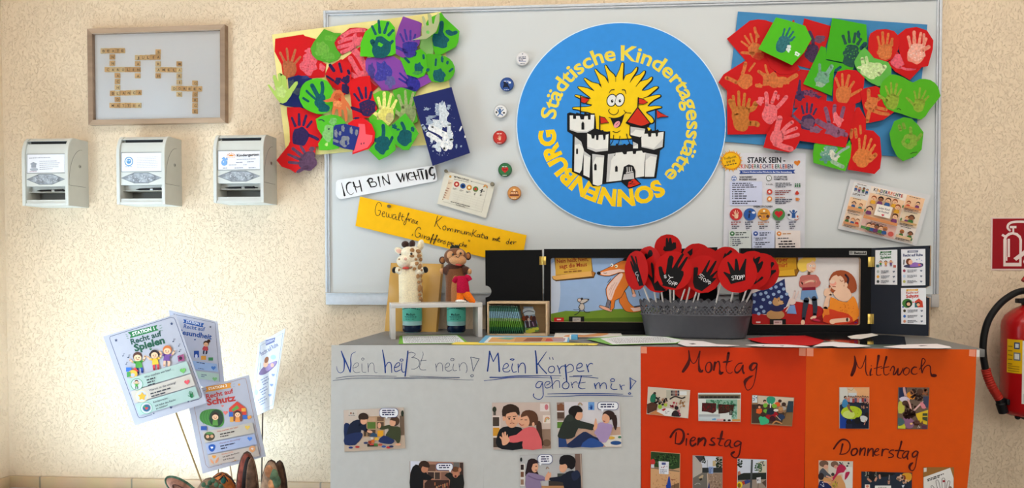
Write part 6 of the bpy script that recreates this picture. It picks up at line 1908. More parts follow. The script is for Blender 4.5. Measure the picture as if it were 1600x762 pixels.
# ---- picture on the left theatre
def art_left(a):
    a.crop(850,385,5.8625)
    a.slab([(40,80),(1080,80),(1080,715),(40,715)],(152,182,224),0.0008)
    a.ell((196,210,234),90,400,60,260)
    a.poly((110,144,44),[(40,620),(200,588),(400,596),(560,576),(1080,556),(1080,715),(40,715)])
    a.poly((86,120,34),[(40,690),(300,660),(700,650),(1080,640),(1080,715),(40,715)])
    a.poly((120,92,40),[(92,80),(432,80),(450,235),(110,280)]);a.poly((214,168,66),[(105,80),(428,80),(440,228),(105,262)])
    a.poly((84,58,30),[(72,276),(440,224),(476,240),(456,288),(110,318),(80,300)]);a.poly((226,174,96),[(74,270),(432,224),(440,272),(110,306),(86,298)]);a.poly((176,112,50),[(432,224),(466,238),(452,276),(440,272)])
    a.text((150,44,24),'Nein heißt Nein,',118,152,406,130,38,0.02);a.text((150,44,24),'sagt die Maus',142,200,394,178,38,0.02)
    a.stroke((150,80,40),[(228,212),(300,204)],4,0);a.bars((140,90,40),182,228,365,214,1,10,12,3)
    O,Wf,Kk = (226,124,44),(240,208,196),(28,24,26)
    # fox: tail, far leg, body, near leg, head
    tail = [(690,490),(735,405),(770,500),(830,556),(890,540),(960,500),(940,560),(880,590),(820,600),(750,590),(712,540)]
    a.stroke(Kk,tail,8,3, True);a.poly(O,tail,sm=3);a.poly(Wf,[(790,560),(840,562),(900,548),(880,586),(820,594)]);a.stroke((60,62,80),[(830,552),(890,540),(940,510)],14)
    a.stroke(Kk,[(602,480),(588,520),(580,560)],36,3);a.stroke((120,116,130),[(602,480),(588,520),(580,560)],28,3)
    a.stroke(Kk,[(515,548,26),(560,566,34),(612,584,30)],30,3);a.stroke((236,176,150),[(515,548,18),(560,566,26),(612,584,22)],24,3)
    body = [(735,235),(775,290),(785,340),(738,400),(705,465),(650,492),(640,560),(606,580),(616,500),(585,482),(568,390),(610,320),(690,245)]
    a.stroke(Kk,body,9,2, True);a.poly(O,body,sm=2)
    a.poly(Wf,[(690,248),(612,326),(574,392),(590,480),(620,486),(650,400),(696,318),(724,256)],sm=2)
    for p in ([(600,440),(620,380),(650,330)],[(612,460),(632,400),(668,330)],[(596,400),(625,350)]):a.stroke((200,150,140),p,4)
    a.stroke(Kk,[(790,325,30),(812,390,28),(826,440,30)],28,3);a.stroke((236,170,130),[(790,325,20),(812,390,18),(826,440,24)],22,3);a.ell((240,190,180),826,448,18,16)
    head = [(494,244),(560,208),(622,178),(690,142),(745,122),(800,120),(800,240),(740,238),(690,238),(600,268),(528,262)]
    a.stroke(Kk,head,8,2, True);a.poly(O,head,sm=2);a.poly(Wf,[(512,238),(600,218),(690,206),(735,214),(738,234),(690,234),(600,264),(530,258)])
    a.ell(Kk,502,243,18,15);a.poly(Kk,[(716,130),(756,80),(790,130)]);a.ell((250,250,250),622,170,13,15);a.ell(Kk,618,172,5,6);a.ell((250,240,200),662,180,14,14);a.ell(Kk,658,182,6,7)
    a.stroke(Kk,[(545,240),(560,246),(575,240)],4)
    a.stroke((60,66,90),[(584,328),(612,294)],6,0);a.stroke((60,66,90),[(866,412),(880,452)],7,0)
    g,kd = (196,190,184),(50,48,52)
    a.stroke(kd,[(270,576),(300,580),(330,570)],4);a.stroke(kd,[(330,580),(316,606),(280,626)],7,3);a.stroke(kd,[(358,574),(380,600),(420,600)],7,3)
    a.ell(kd,346,553,27,34);a.ell(g,346,553,23,30)
    a.poly(kd,[(322,490),(345,480),(410,478),(405,496),(360,524),(330,520)],sm=2);a.poly(g,[(326,492),(346,484),(402,484),(398,494),(358,518),(332,514)],sm=2)
    a.ell(kd,324,490,20,19);a.ell((214,196,190),324,490,15,14);a.ell(kd,348,478,11,11);a.ell(kd,404,485,6)
    a.stroke(kd,[(330,540),(316,556),(330,566)],5)
    a.rect((190,30,34),92,650,182,715);a.bars((236,200,200),118,662,158,662,1,8,12,5);a.rect((20,20,22),228,640,368,715);a.rect((176,172,168),262,650,336,715);a.bars((130,126,124),270,662,326,662,2,14,7,6)
tL,X0,X1,Z1 = theatre('black picture theatre with a fox and mouse picture',850,1048,388.5,(860.3,402.8,1031,502.6),art_left)
wing(tL,[(759,391),(847.3,390.2),(848.6,520.1),(760,520.1)]+notch(759.4,455,9.2,1)[::-1],Plane((0,YT-0.002,0),(0,-1,0)),M_BLACK)
pA,pB = Vector((at(1049,450,YT).x,YT,0)),at(1121,450,-0.150)
nw = Vector((-(pB-pA).y,(pB-pA).x,0));nw.z = 0
nw = -nw if nw.y>0 else nw
wing(tL,[(1049.6,389),(1121,386.0),(1121,520.8),(1049.6,520.0)],Plane((pA.x,pA.y,0),(nw.x,nw.y,0)),M_BLACK)
for px,py in ((848,407),(848,496)):hinge(tL,at(px,py,YT-0.003))

# ---- picture on the right theatre
def art_right(a):
    a.crop(1160,380,5.08)
    a.slab([(60,90),(958,90),(958,668),(60,668)],(222,218,218),0.0008)
    Rr_ = (172,26,26)
    a.poly(Rr_,[(60,550),(250,575),(330,520),(420,460),(490,470),(620,500),(720,590),(958,600),(958,668),(60,668)])
    a.poly((140,18,22),[(540,620),(640,560),(720,600),(700,640)])
    a.poly((34,46,100),[(60,405),(200,350),(335,280),(345,380),(376,430),(345,505),(200,562),(60,560)])
    rd = random.Random(4)
    for x,y in ((92,464),(146,402),(166,446),(110,524),(170,540),(204,424),(226,356),(248,404),(266,346),(308,324),(290,384),(328,362),(186,392),(220,470),(310,424),(352,402),(150,504),(130,558),(98,408)):
        a.ell((150,176,214),x,y,14,13,n=14)
    a.poly((120,80,20),[(60,90),(440,90),(452,214),(430,262),(60,282)]);a.poly((206,154,30),[(60,90),(424,90),(430,205),(60,236)]);a.poly((220,170,44),[(60,240),(412,206),(418,254),(60,270)]);a.poly((150,100,20),[(412,206),(446,214),(424,254)])
    a.text((170,40,14),'Mein Körper',100,150,364,142,36,0.02);a.text((170,40,14),'gehört mir!',140,192,356,188,36,0.02)
    SK = (236,196,168)
    # teddy and rabbit
    a.ell((188,142,92),262,566,72,40);a.ell((40,40,84),274,516,56,26);a.ell((196,150,100),272,466,34,30);a.ell((206,164,116),306,470,24,16);a.ell((188,142,92),258,440,10);a.ell((188,142,92),290,438,10);a.ell((40,30,26),326,466,6);a.ell((40,30,26),288,456,4)
    a.stroke((226,206,200),[(398,440),(410,410),(418,378)],13,3);a.stroke((226,206,200),[(410,450),(428,420),(448,380)],12,3);a.ell((226,206,200),394,462,30,26);a.poly((120,156,214),[(372,492),(416,490),(430,560),(352,556)]);a.stroke((226,206,200),[(372,496),(346,540)],10,0)
    # girl
    a.ell((240,206,90),480,172,44,54);a.ell((240,206,90),530,128,54,34)
    a.ell(SK,546,184,38,50);a.ell((240,206,90),520,136,40,22,-20);a.ell((250,250,250),540,178,9,8);a.ell((250,250,250),566,178,7,7);a.ell((40,50,70),541,178,4);a.ell((40,50,70),567,178,3.4);a.stroke((226,150,130),[(556,196),(574,200)],8,0);a.stroke((180,90,80),[(540,218),(556,222)],4,0)
    a.stroke(SK,[(530,225),(528,250)],26,0)
    a.poly((192,108,100),[(470,256),(585,250),(612,292),(622,316),(590,350),(470,352),(450,324),(456,290)],sm=2)
    a.stroke((214,134,122),[(470,320),(520,300),(580,302)],24,3);a.stroke(SK,[(500,312),(540,298),(572,300)],12,3)
    a.poly((130,20,44),[(476,350),(580,344),(582,370),(474,374)]);a.poly((112,150,196),[(470,374),(582,370),(602,440),(540,440),(526,420),(512,450),(460,446)])
    a.stroke((44,54,70),[(508,450,44),(494,530,36),(486,600,26)],36,3);a.stroke((44,54,70),[(570,438,42),(578,510,36),(574,568,28)],36,3)
    a.ell(SK,480,628,16,22);a.ell(SK,564,588,26,12,-20);a.ell((190,40,70),586,608,34,10,14);a.ell((190,40,70),506,646,20,8)
    # woman
    hair = (160,78,42)
    a.poly(hair,[(690,280),(720,230),(780,212),(840,226),(888,270),(908,330),(900,380),(850,398),(810,380),(700,300)],sm=2)
    a.poly(hair,[(684,330),(720,350),(760,380),(745,398),(700,380)],sm=2)
    a.poly((236,140,40),[(700,425),(760,452),(830,466),(880,418),(912,480),(926,570),(880,620),(760,640),(640,600),(650,530),(690,500)],sm=2)
    a.poly((206,60,30),[(690,520),(760,540),(840,560),(880,620),(760,645),(640,620),(660,560)],sm=2)
    a.poly(SK,[(720,400),(760,360),(820,340),(870,410),(830,460),(770,452)],sm=2)
    a.ell(SK,752,312,58,62,10);a.ell((236,160,140),720,318,26,20);a.ell((238,206,186),712,304,22,16);a.stroke((150,70,50),[(774,290),(788,302),(800,294)],5);a.stroke((170,70,60),[(716,342),(740,344)],5,0)
    a.poly(hair,[(740,230),(800,222),(830,260),(820,300),(800,250),(760,262)],sm=2);a.stroke((46,28,44),[(818,250),(840,280),(834,320)],16,3);a.ell(SK,822,330,14,20)
    a.stroke(SK,[(700,400,30),(672,450,32),(660,520,40)],34,3);a.ell(SK,672,388,26,34,20);a.stroke(SK,[(690,372),(700,350)],12,0)
    a.poly((226,120,40),[(642,520),(688,520),(692,565),(646,570)])
    a.stroke(SK,[(838,606,34),(780,610,32),(720,616,34)],32,3);a.ell(SK,716,620,24,20)
    a.specks((200,90,20),830,520,60,40,40,2,4,6,kind='paper')
    a.rect((20,18,20),218,600,345,668);a.rect((206,176,176),248,612,316,668);a.bars((160,120,120),256,622,308,622,1,8,10,5);a.bars((230,200,200),108,620,148,620,1,8,12,8);a.bars((40,30,120),890,628,918,620,1,8,8,9)
tR,X0,X1,Z1 = theatre('black picture theatre with a picture of a girl standing before a seated woman',1157,1361,387.4,(1175.4,402.2,1344.4,506.8),art_right)
# its open right door, with the three small cards
hb = Vector((at(1362,450,YT).x,YT,0));eb = at(1454,450,-0.235)
dv = Vector((eb.x-hb.x,eb.y-hb.y,0))
nw = Vector((dv.y,-dv.x,0)).normalized()
PW_ = Plane((hb.x,hb.y,0),nw)
wing(tR,[(1362.2,387.6),(1455.2,383.4)]+notch(1454.2,455.8,9.2,-1)+[(1452.8,524.6),(1360.6,520.0)],PW_,M_NAVY)
for px,py in ((1361.5,409),(1361.0,498)):hinge(tR,at(px,py,YT-0.003),h=0.030)
a = Art(Plane((0,YT,0),(0,-1,0))).crop(1160,380,5.08)
a.slab([(848,60),(986,62),(986,92),(848,90)],(168,168,166),0.0006)
a.text((20,20,22),'Betzold',886,85,980,86,18,0.05);a.rect((20,20,22),854,66,872,84);a.text((168,168,166),'B',858,82,868,82,13,0.05)
a.build('maker_plate',tR)
pn = MB();p_ = PW_.hit(1452,386.5,0.001);pn.ball(p_,0.0022,M_BLACK,seg=10,rings=6);pn.build('door_pin',tR)
CG = 'small station cards on the theatre door'
def card(pts,label,fn):
    a = Art(PW_, None)
    a.z = 0.0003
    a.crop(1350,375,4.767)
    a.slab(pts,(232,234,240),0.0005)
    fn(a)
    a.build('station_card', None,label,'card',CG)
GRN,NVY = (50,110,70),(70,80,120)
def rows(a,x0,x1,ys,c1s):
    for y,c1 in zip(ys,c1s):
        a.ell(c1,x0,y,10,11);a.bars((80,84,100),x0+22,y-8,x1-30,y-9,3,8,4,int(y));a.heart((110,120,140),x1,y,9)
def c1f(a):
    a.poly(GRN,[(122,84),(206,80),(202,94),(120,98)]);a.text((220,234,220),'STATION 1',136,94,190,92,8,0.03);a.text(GRN,'Recht auf',118,113,204,110,15,0.03);a.text(GRN,'Spielen',122,138,202,134,20,0.04)
    kid(a,124,162,19,(70,44,34),(74,150,60),(40,70,150),SKIN,1);kid(a,162,162,19,(50,32,30),(236,170,70),(200,80,80),SKIN,1, True);kid(a,200,160,19,(180,90,50),(110,70,140),(90,80,120),SKIN,1);a.rect((60,110,120),90,182,112,202);a.rect((190,100,90),218,186,238,204)
    rows(a,104,222,(234,272,308),((180,190,190),(232,170,70),(70,80,80)))
def c2f(a):
    a.poly((110,116,140),[(324,78),(404,76),(400,92),(322,94)]);a.text((230,230,240),'STATION 4',336,90,390,88,8,0.03);a.text(NVY,'Recht auf Ruhe',292,122,438,118,20,0.04)
    a.poly((66,66,96),[(294,196),(320,182),(420,170),(442,182),(424,202),(330,206)],sm=2);a.poly((150,110,190),[(350,178),(380,164),(420,176),(430,192),(370,200),(340,196)],sm=2);a.ell((110,60,40),334,160,22,24);a.ell((240,180,150),346,164,16,18);a.ell((214,130,100),412,184,10,8);a.star((90,120,180),394,146,6);a.stroke((40,60,50),[(296,180),(298,148)],8,0);a.star((80,120,190),412,140,6);a.star((80,120,190),430,150,5)
    rows(a,300,426,(228,268,308),((160,70,90),(190,214,240),(190,190,110)))
def c3f(a):
    a.poly((226,170,60),[(316,366),(404,362),(400,378),(314,382)]);a.text((250,240,220),'STATION 3',330,378,390,375,8,0.03);a.text((190,80,60),'Recht auf',314,400,406,396,16,0.03);a.text((196,56,50),'Schutz',314,430,410,424,24,0.045)
    a.ell((70,130,60),322,470,38,34);a.ell((30,40,30),332,474,24,26);a.ell((240,190,150),332,476,14,13);a.poly((206,70,50),[(378,456),(408,434),(436,456),(440,500),(378,500)]);a.rect((40,110,120),378,466,400,500);a.ell((70,40,30),404,474,15,15);a.ell((240,190,150),404,480,12,11);a.rect((50,90,160),284,492,298,502);a.heart((226,100,100),366,462,7);a.heart((226,120,110),362,436,5)
    rows(a,302,430,(526,566,604),((70,60,40),(60,110,190),(210,140,110)))
card([(85,75),(248,70),(248,332),(82,330)],'small card on the open theatre door headed Recht auf Spielen',c1f)
card([(277,68),(457,65),(458,335),(281,340)],'small card on the open theatre door headed Recht auf Ruhe',c2f)
card([(276,357),(462,355),(462,628),(278,622)],'small card on the open theatre door headed Recht auf Schutz, lowest of three',c3f)

# ================================================================== gold paper bag leaning on the wall
M_GOLD = mat((202,158,82),0.3,0.0,'plastic',0.5)
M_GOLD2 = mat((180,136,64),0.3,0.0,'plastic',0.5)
bl_,br_ = on(601,517.2),on(681,518.2)
tl_,tr_ = at(610.8,410.6,-0.045),at(690.2,412,-0.045)
gb = thing('paper_bag','shiny gold paper bag leaning on the wall behind the giraffe','paper bag',((bl_.x+br_.x)/2,bl_.y,ZT))
b = MB()
nx_,nz_ = 16,20
rb = random.Random(2)
def gfront(u,v,off=0.0):
    p = (bl_*(1-u)+br_*u)*(1-v)+(tl_*(1-u)+tr_*u)*v
    bul = 0.010*math.sin(PI*u)*math.sin(PI*min(1,v*1.05))+0.003*math.sin(9*u+5*v)*math.sin(7*v)
    if 0.62<u<0.72:bul-=0.004*math.sin(PI*v)
    return p+Vector((0,-bul*off,0))
vs = [gfront(i/nx_,j/nz_,1.0) for j in range(nz_+1) for i in range(nx_+1)]
fs = [(j*(nx_+1)+i,j*(nx_+1)+i+1,(j+1)*(nx_+1)+i+1,(j+1)*(nx_+1)+i) for j in range(nz_) for i in range(nx_)]
b.add(vs,fs,M_GOLD, True)
b.build('front_panel',gb)
bk_ = Vector((0,0.026,0))
for u0 in (0.0,1.0):
    b = MB()
    e = [gfront(u0,j/6) for j in range(7)]
    for j in range(6):
        fold = Vector((0.006 if u0==0 else 0.004,0.013,0))
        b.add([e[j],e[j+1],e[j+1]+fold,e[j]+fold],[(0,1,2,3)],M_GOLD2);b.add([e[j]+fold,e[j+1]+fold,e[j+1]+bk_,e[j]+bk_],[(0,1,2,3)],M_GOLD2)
    b.build('side_gusset',gb)
b = MB()
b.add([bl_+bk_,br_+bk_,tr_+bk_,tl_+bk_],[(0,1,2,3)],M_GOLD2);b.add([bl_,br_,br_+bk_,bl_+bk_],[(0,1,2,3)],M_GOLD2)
b.build('back_panel',gb)

# ================================================================== white shelf riser
M_WHT = mat((206,206,206),0.18,0,'plain',0.5)
f0 = on(611.2,530.0)
ang = math.radians(-20)
# width so that the right leg's outer edge falls at the photographed column
def riser_x(wd_): return Vector((f0.x+wd_*math.cos(ang),f0.y-wd_*math.sin(ang),0))
wd_ = 0.20
for _ in range(40):
    p = riser_x(wd_);dd = Vector((p.x,p.y,ZT))-CAMPOS
    u = PPX+FOC*dd.dot(RGT)/dd.dot(FWD)
    wd_+=(753.8-u)*0.0012
zrt = at(611.2,474.4,f0.y).z
Mr = Matrix.Translation((f0.x,f0.y,ZT))@Matrix.Rotation(-ang,4,'Z')
hr,dr,tr_k = zrt-ZT,0.095,0.0125
rs = thing('shelf_riser','small white U shaped shelf standing in front of the hand puppets','shelf riser',(f0.x,f0.y,ZT))
b = MB();b.box((0,0,hr-tr_k),(wd_,dr,hr),M_WHT,0.0006,Mr);b.build('shelf_board',rs)
for xa in (0.0,wd_-tr_k):
    b = MB();b.box((xa,0,0),(xa+tr_k,dr,hr-tr_k),M_WHT,0.0006,Mr);b.build('side_panel',rs)

# ================================================================== bottles carrying the puppets
YP = -0.132
def bottle(px,pyb,label,rad):
    c = at(px,pyb,YP);c.z = ZT
    t = thing('bottle',label,'bottle',c,'teal bottles under the hand puppets')
    M = Matrix.Translation(c)
    b = MB()
    b.lathe([(rad*0.80,0.0),(rad*0.97,0.006),(rad,0.014),(rad,0.030),(rad,0.080),(rad*0.85,0.098),(rad*0.5,0.114),(0.012,0.122),(0.012,0.136),(0.0,0.136)],M,mat((150,196,196),0.12,0,'plastic',0.6),30)
    b.build('bottle_body',t)
    b = MB();b.lathe([(rad*0.81,0.0005),(rad*0.985,0.006),(rad*1.012,0.014),(rad*1.012,0.023)],M,mat((14,34,62),0.1,0,'plastic',0.6),30);b.build('liquid',t)
    b = MB();b.lathe([(rad*1.014,0.036),(rad*1.014,0.079)],M,mat((84,178,160),0.4,0,'paper'),30);b.build('label_band',t)
    # printing on the label, bent round the bottle
    b = MB()
    def patch(w0,w1,z0,z1,c_):
        n = 8
        r_ = rad*1.02
        vs = [c+Vector((r_*math.sin(w0+(w1-w0)*i/n),-r_*math.cos(w0+(w1-w0)*i/n),z)) for i in range(n+1) for z in (z0(i/n) if callable(z0) else z0,z1(i/n) if callable(z1) else z1)]
        b.add(vs,[(2*i,2*i+2,2*i+3,2*i+1) for i in range(n)],mat(c_))
    patch(-1.1,1.1, lambda s:0.070+0.006*math.sin(PI*s), lambda s:0.0725+0.006*math.sin(PI*s),(16,60,66))
    vs,fs,xa,xb = glyphs('Medium',0.02)
    kx = 0.9/(xb-xa)
    b.add([c+Vector((rad*1.02*math.sin(-0.35+(x-xa)*kx),-rad*1.02*math.cos(-0.35+(x-xa)*kx),0.054+y*0.011)) for x,y in vs],fs,mat((14,40,44)))
    for k,(u0,u1) in enumerate(((-0.55,0.75),(-0.5,0.7),(-0.45,0.5))):
        x = u0
        rr_ = random.Random(k)
        while x<u1:
            l = rr_.uniform(0.05,0.2);patch(x,min(u1,x+l),0.050-0.004*k,0.0518-0.004*k,(30,80,80));x+=l+0.05
    b.build('label_print',t)
    return c
c1_ = bottle(644.2,518,'teal bottle under the giraffe puppet',0.0300)
c2_ = bottle(713,518,'teal bottle under the monkey puppet',0.0290)

# ================================================================== giraffe hand puppet
KG = 2.288/FOC/6.93 # metres per crop unit at the puppets
def sack(mb,pts,m,seg=24,flat=0.75,bump=0.0015,seed=1):
    """soft tube through (x, y, half width) crop points; the cloth hangs in slight folds"""
    rr_ = random.Random(seed)
    ph = [rr_.uniform(0,6) for _ in range(4)]
    vs,fs = [],[]
    n = len(pts)
    for i,(p,r) in enumerate(pts):
        for k in range(seg):
            w = 2*PI*k/seg
            q = r+bump*math.sin(3*w+ph[0]+i*0.5)+bump*0.7*math.sin(5*w+ph[1]-i*0.3)
            vs.append(p+Vector((q*math.cos(w),q*flat*math.sin(w),0)))
    for i in range(n-1):
        for k in range(seg):
            k2 = (k+1)%seg
            fs.append((i*seg+k,i*seg+k2,(i+1)*seg+k2,(i+1)*seg+k))
    fs.append([k for k in range(seg)][::-1]);fs.append([(n-1)*seg+k for k in range(seg)])
    mb.add(vs,fs,m, True)
M_CREAM = mat((238,224,190),0.9,0,'plush')
M_CREAM2 = mat((240,230,206),0.9,0,'plush')
M_SPOT = mat((160,116,72),0.9,0,'plush')
M_DBR = mat((58,36,30),0.9,0,'plush')
M_BLKP = mat((20,18,20),0.9,0,'plush')
M_PINK = mat((236,190,170),0.9,0,'plush')
M_MOUTH = mat((206,84,76),0.85,0,'cloth')
M_EYE = mat((10,8,8),0.08,0,'plain',0.8)
def gp(x,y,dy=0.0):
    return at(600+x/6.93,370+y/6.93,YP+dy)
gir = thing('giraffe_hand_puppet','cream giraffe hand puppet with brown spots and dark horns','hand puppet',gp(290,740),'plush hand puppets')
b = MB()
sack(b,[(gp(290,752),0.0375),(gp(289,700),0.0368),(gp(287,600),0.0360),(gp(285,500),0.0352),(gp(284,420),0.0345),(gp(284,370),0.032),(gp(288,330),0.026)],M_CREAM,28,0.86)
b.build('body',gir)
b = MB()
def gw(p,u):
    return p
b.ball(gp(315,215),(0.0290,0.030,0.0330),M_CREAM2,Matrix.Rotation(math.radians(12),3,'Y'),24,18)
b.ball(gp(225,265,-0.014),(0.0250,0.026,0.0210),M_CREAM2, None,24,16)
b.ball(gp(270,170,-0.004),(0.0240,0.026,0.0190),M_CREAM2, None,20,14)
b.ball(gp(335,300,-0.002),(0.0230,0.026,0.0220),M_CREAM2, None,20,14)
b.build('head',gir)
def patches(parent,name,lst,m,surf):
    b = MB()
    for (x,y,rx,ry,dy,rot) in lst:
        b.ball(gp(x,y,dy),(rx*KG,0.0026,ry*KG),m,Matrix.Rotation(math.radians(rot),3,'Y'),14,8)
    b.build(name,parent)
patches(gir,'head_spots',[(305,145,26,26,-0.025,10),(300,208,30,18,-0.028,0),(372,155,30,22,-0.021,20),(378,205,30,20,-0.021,-10),(345,243,16,14,-0.026,0),(352,288,26,20,-0.025,-25),(398,245,18,22,-0.016,0),(330,345,22,18,-0.026,-20),(290,330,20,10,-0.027,-25),(388,320,20,34,-0.020,20),(165,240,10,9,-0.036,0)],M_SPOT, None)
patches(gir,'side_spots',[(368,425,20,26,-0.026,10),(402,420,12,20,-0.016,0),(378,490,20,18,-0.026,0),(408,475,10,20,-0.015,0),(385,555,22,42,-0.025,8),(412,565,10,40,-0.014,0),(388,625,22,18,-0.025,0),(395,668,22,22,-0.024,0),(412,690,12,26,-0.014,0)],M_SPOT, None)
b = MB()
for x,y,rx,ry,rot in ((230,80,42,38,0),(305,75,34,42,8)):
    b.ball(gp(x,y,0.002),(rx*KG,0.011,ry*KG),M_DBR,Matrix.Rotation(math.radians(rot),3,'Y'),18,12)
b.tube([gp(245,100),gp(275,135)],0.008,M_DBR,12);b.tube([gp(308,100),gp(312,135)],0.008,M_DBR,12)
b.build('horns',gir)
for x,y,rx,ry,rot,inn in ((160,148,50,34,24, True),(396,88,38,62,14, False)):
    b = MB();b.ball(gp(x,y,0.004),(rx*KG,0.008,ry*KG),M_CREAM2,Matrix.Rotation(math.radians(rot),3,'Y'),18,12)
    b.ball(gp(x+(4 if inn else -4),y+6,-0.001),(rx*0.7*KG,0.006,ry*0.68*KG),M_PINK if inn else M_CREAM,Matrix.Rotation(math.radians(rot),3,'Y'),16,10)
    b.build('ear',gir)
b = MB();b.ball(gp(296,182,-0.030),14*KG,M_EYE, None,14,10);b.ball(gp(176,190,-0.028),9*KG,M_EYE, None,12,8);b.build('eyes',gir)
b = MB();b.ball(gp(232,238,-0.038),(16*KG,0.003,16*KG),M_PINK,Matrix.Rotation(0.4,3,'Y'));b.ball(gp(170,252,-0.034),(10*KG,0.003,12*KG),M_PINK);b.build('nostrils',gir)
b = MB();b.ball(gp(236,338,-0.030),(38*KG,0.010,14*KG),M_MOUTH, None,16,10);b.build('mouth',gir)
for s,pts in ((-1,[(220,385),(180,372),(150,358),(128,360)]),(1,[(350,385),(395,372),(420,362),(436,356)])):
    b = MB();b.tube([gp(x,y,-0.010) for x,y in pts],[0.012,0.012,0.010,0.009],M_CREAM2,14)
    hx,hy = pts[-1]
    b.ball(gp((pts[1][0]+pts[2][0])/2,360,-0.019),(14*KG,0.004,14*KG),M_SPOT)
    b.ball(gp(hx+s*12,hy-2,-0.010),(30*KG,0.010,36*KG),M_BLKP,Matrix.Rotation(s*-0.3,3,'Y'),16,12)
    b.build('arm',gir)

# ================================================================== monkey hand puppet
def mp(x,y,dy=0.0):
    return at(670+x/6.93,370+y/6.93,YP+dy)
M_MBR = mat((116,70,40),0.9,0,'plush')
M_MDK = mat((78,42,28),0.9,0,'plush')
M_TAN = mat((204,150,104),0.9,0,'plush')
M_TAN2 = mat((172,112,66),0.9,0,'plush')
mon = thing('monkey_hand_puppet','brown monkey hand puppet with tan face and black hair tuft','hand puppet',mp(300,740),'plush hand puppets')
b = MB()
sack(b,[(mp(300,752),0.0365),(mp(300,700),0.0360),(mp(300,600),0.0345),(mp(300,500),0.0335),(mp(298,430),0.0340),(mp(296,380),0.0350),(mp(294,335),0.030)],M_MBR,28,0.86,seed=4)
b.build('body',mon)
b = MB()
sack(b,[(mp(305,752,-0.006),0.0300),(mp(305,700,-0.006),0.0296),(mp(306,560,-0.006),0.0280),(mp(308,460,-0.006),0.0255),(mp(312,400,-0.006),0.020),(mp(318,365,-0.006),0.010)],M_TAN2,24,0.92,seed=6)
b.build('belly',mon)
b = MB()
b.ball(mp(290,214,0.0),(0.0360,0.033,0.0285),M_MBR, None,26,18)
b.ball(mp(290,330,0.0),(0.0330,0.028,0.0150),M_MDK, None,22,14)
b.build('head',mon)
b = MB()
b.ball(mp(238,198,-0.024),(0.0125,0.012,0.0130),M_TAN, None,18,12);b.ball(mp(338,178,-0.024),(0.0120,0.012,0.0120),M_TAN, None,18,12)
b.ball(mp(312,250,-0.024),(0.0275,0.018,0.0170),M_TAN,Matrix.Rotation(math.radians(6),3,'Y'),22,14)
b.build('face',mon)
b = MB();b.ball(mp(262,190,-0.036),13*KG,M_EYE, None,12,8);b.ball(mp(344,178,-0.036),13*KG,M_EYE, None,12,8);b.build('eyes',mon)
b = MB();b.tube([mp(x,y,-0.0430) for x,y in ((290,208),(305,214),(318,226),(326,212),(338,200))],0.0010,M_BLKP,6);b.build('nose',mon)
b = MB();b.ball(mp(322,302,-0.030),(36*KG,0.010,13*KG),M_MOUTH,Matrix.Rotation(0.12,3,'Y'));b.build('mouth',mon)
for x,y,rx,ry in ((146,252,36,42),(428,208,32,44)):
    b = MB();b.ball(mp(x,y,0.006),(rx*KG,0.007,ry*KG),M_MDK, None,18,12);b.ball(mp(x+(4 if x<290 else -4),y,0.0015),(rx*0.7*KG,0.005,ry*0.7*KG),M_TAN2, None,16,10);b.build('ear',mon)
b = MB()
rr_ = random.Random(5)
for k in range(16):
    x = 240+k*5.2
    b.tube([mp(x,132,-0.006),mp(x+rr_.uniform(-6,6),106,-0.008),mp(x+rr_.uniform(-18,18),84+rr_.uniform(-6,10),rr_.uniform(-0.012,0.0))],[0.0034,0.0030,0.0008],mat((24,34,24),0.9,0,'plush'),6)
b.build('hair_tuft',mon)
for pts in ([(215,375),(180,362),(160,362)],[(380,370),(410,362),(424,368)]):
    b = MB();b.tube([mp(x,y,-0.012) for x,y in pts],[0.015,0.013,0.011],M_MDK,14)
    hx,hy = pts[-1]
    s = -1 if hx<290 else 1
    b.ball(mp(hx+s*16,hy+6,-0.013),(26*KG,0.009,32*KG),M_TAN, None,16,12)
    b.build('arm',mon)

# ================================================================== small cloth doll on the riser
dy0 = f0.y+0.012-0.105*math.sin(ang)*-1*-1
base = Mr@Vector((wd_*0.78,0.014,hr))
YD = base.y
def dp(x,y,dy=0.0): return at(670+x/6.93,370+y/6.93,YD+dy)
KD = (2.4+YD)/FOC/6.93
dol = thing('cloth_doll','little cloth doll in crimson shirt and orange trousers on the white shelf','doll',base)
M_CRI = mat((176,14,58),0.9,0,'cloth')
M_ORA = mat((250,116,22),0.85,0,'cloth')
M_WCL = mat((236,234,230),0.9,0,'cloth')
b = MB()
sack(b,[(dp(370,604),66*KD),(dp(370,590),72*KD),(dp(368,530),66*KD),(dp(364,480),62*KD),(dp(360,440),64*KD),(dp(358,422),44*KD)],M_CRI,20,0.55,0.0008,3)
b.tube([dp(310,445),dp(285,468),dp(270,490)],[0.0085,0.0080,0.0070],M_CRI,12);b.tube([dp(405,440),dp(432,440),dp(448,470)],[0.0080,0.0075,0.0070],M_CRI,12)
b.tube([dp(400,428),dp(430,424),dp(452,438)],[0.006,0.004,0.001],M_CRI,8)
b.build('shirt',dol)
b = MB()
b.tube([dp(345,598),dp(340,640),dp(338,690)],[42*KD,40*KD,42*KD],M_ORA,16, True,0.7);b.tube([dp(395,598),dp(430,645),dp(470,690),dp(500,706)],[44*KD,42*KD,34*KD,14*KD],M_ORA,16, True,0.7)
b.build('trousers',dol)
b = MB();b.ball(dp(338,694,-0.003),(52*KD,0.010,20*KD),M_WCL, None,18,12);b.ball(dp(385,698,-0.003),(22*KD,0.006,12*KD),M_WCL, None,12,8);b.build('shoe',dol)

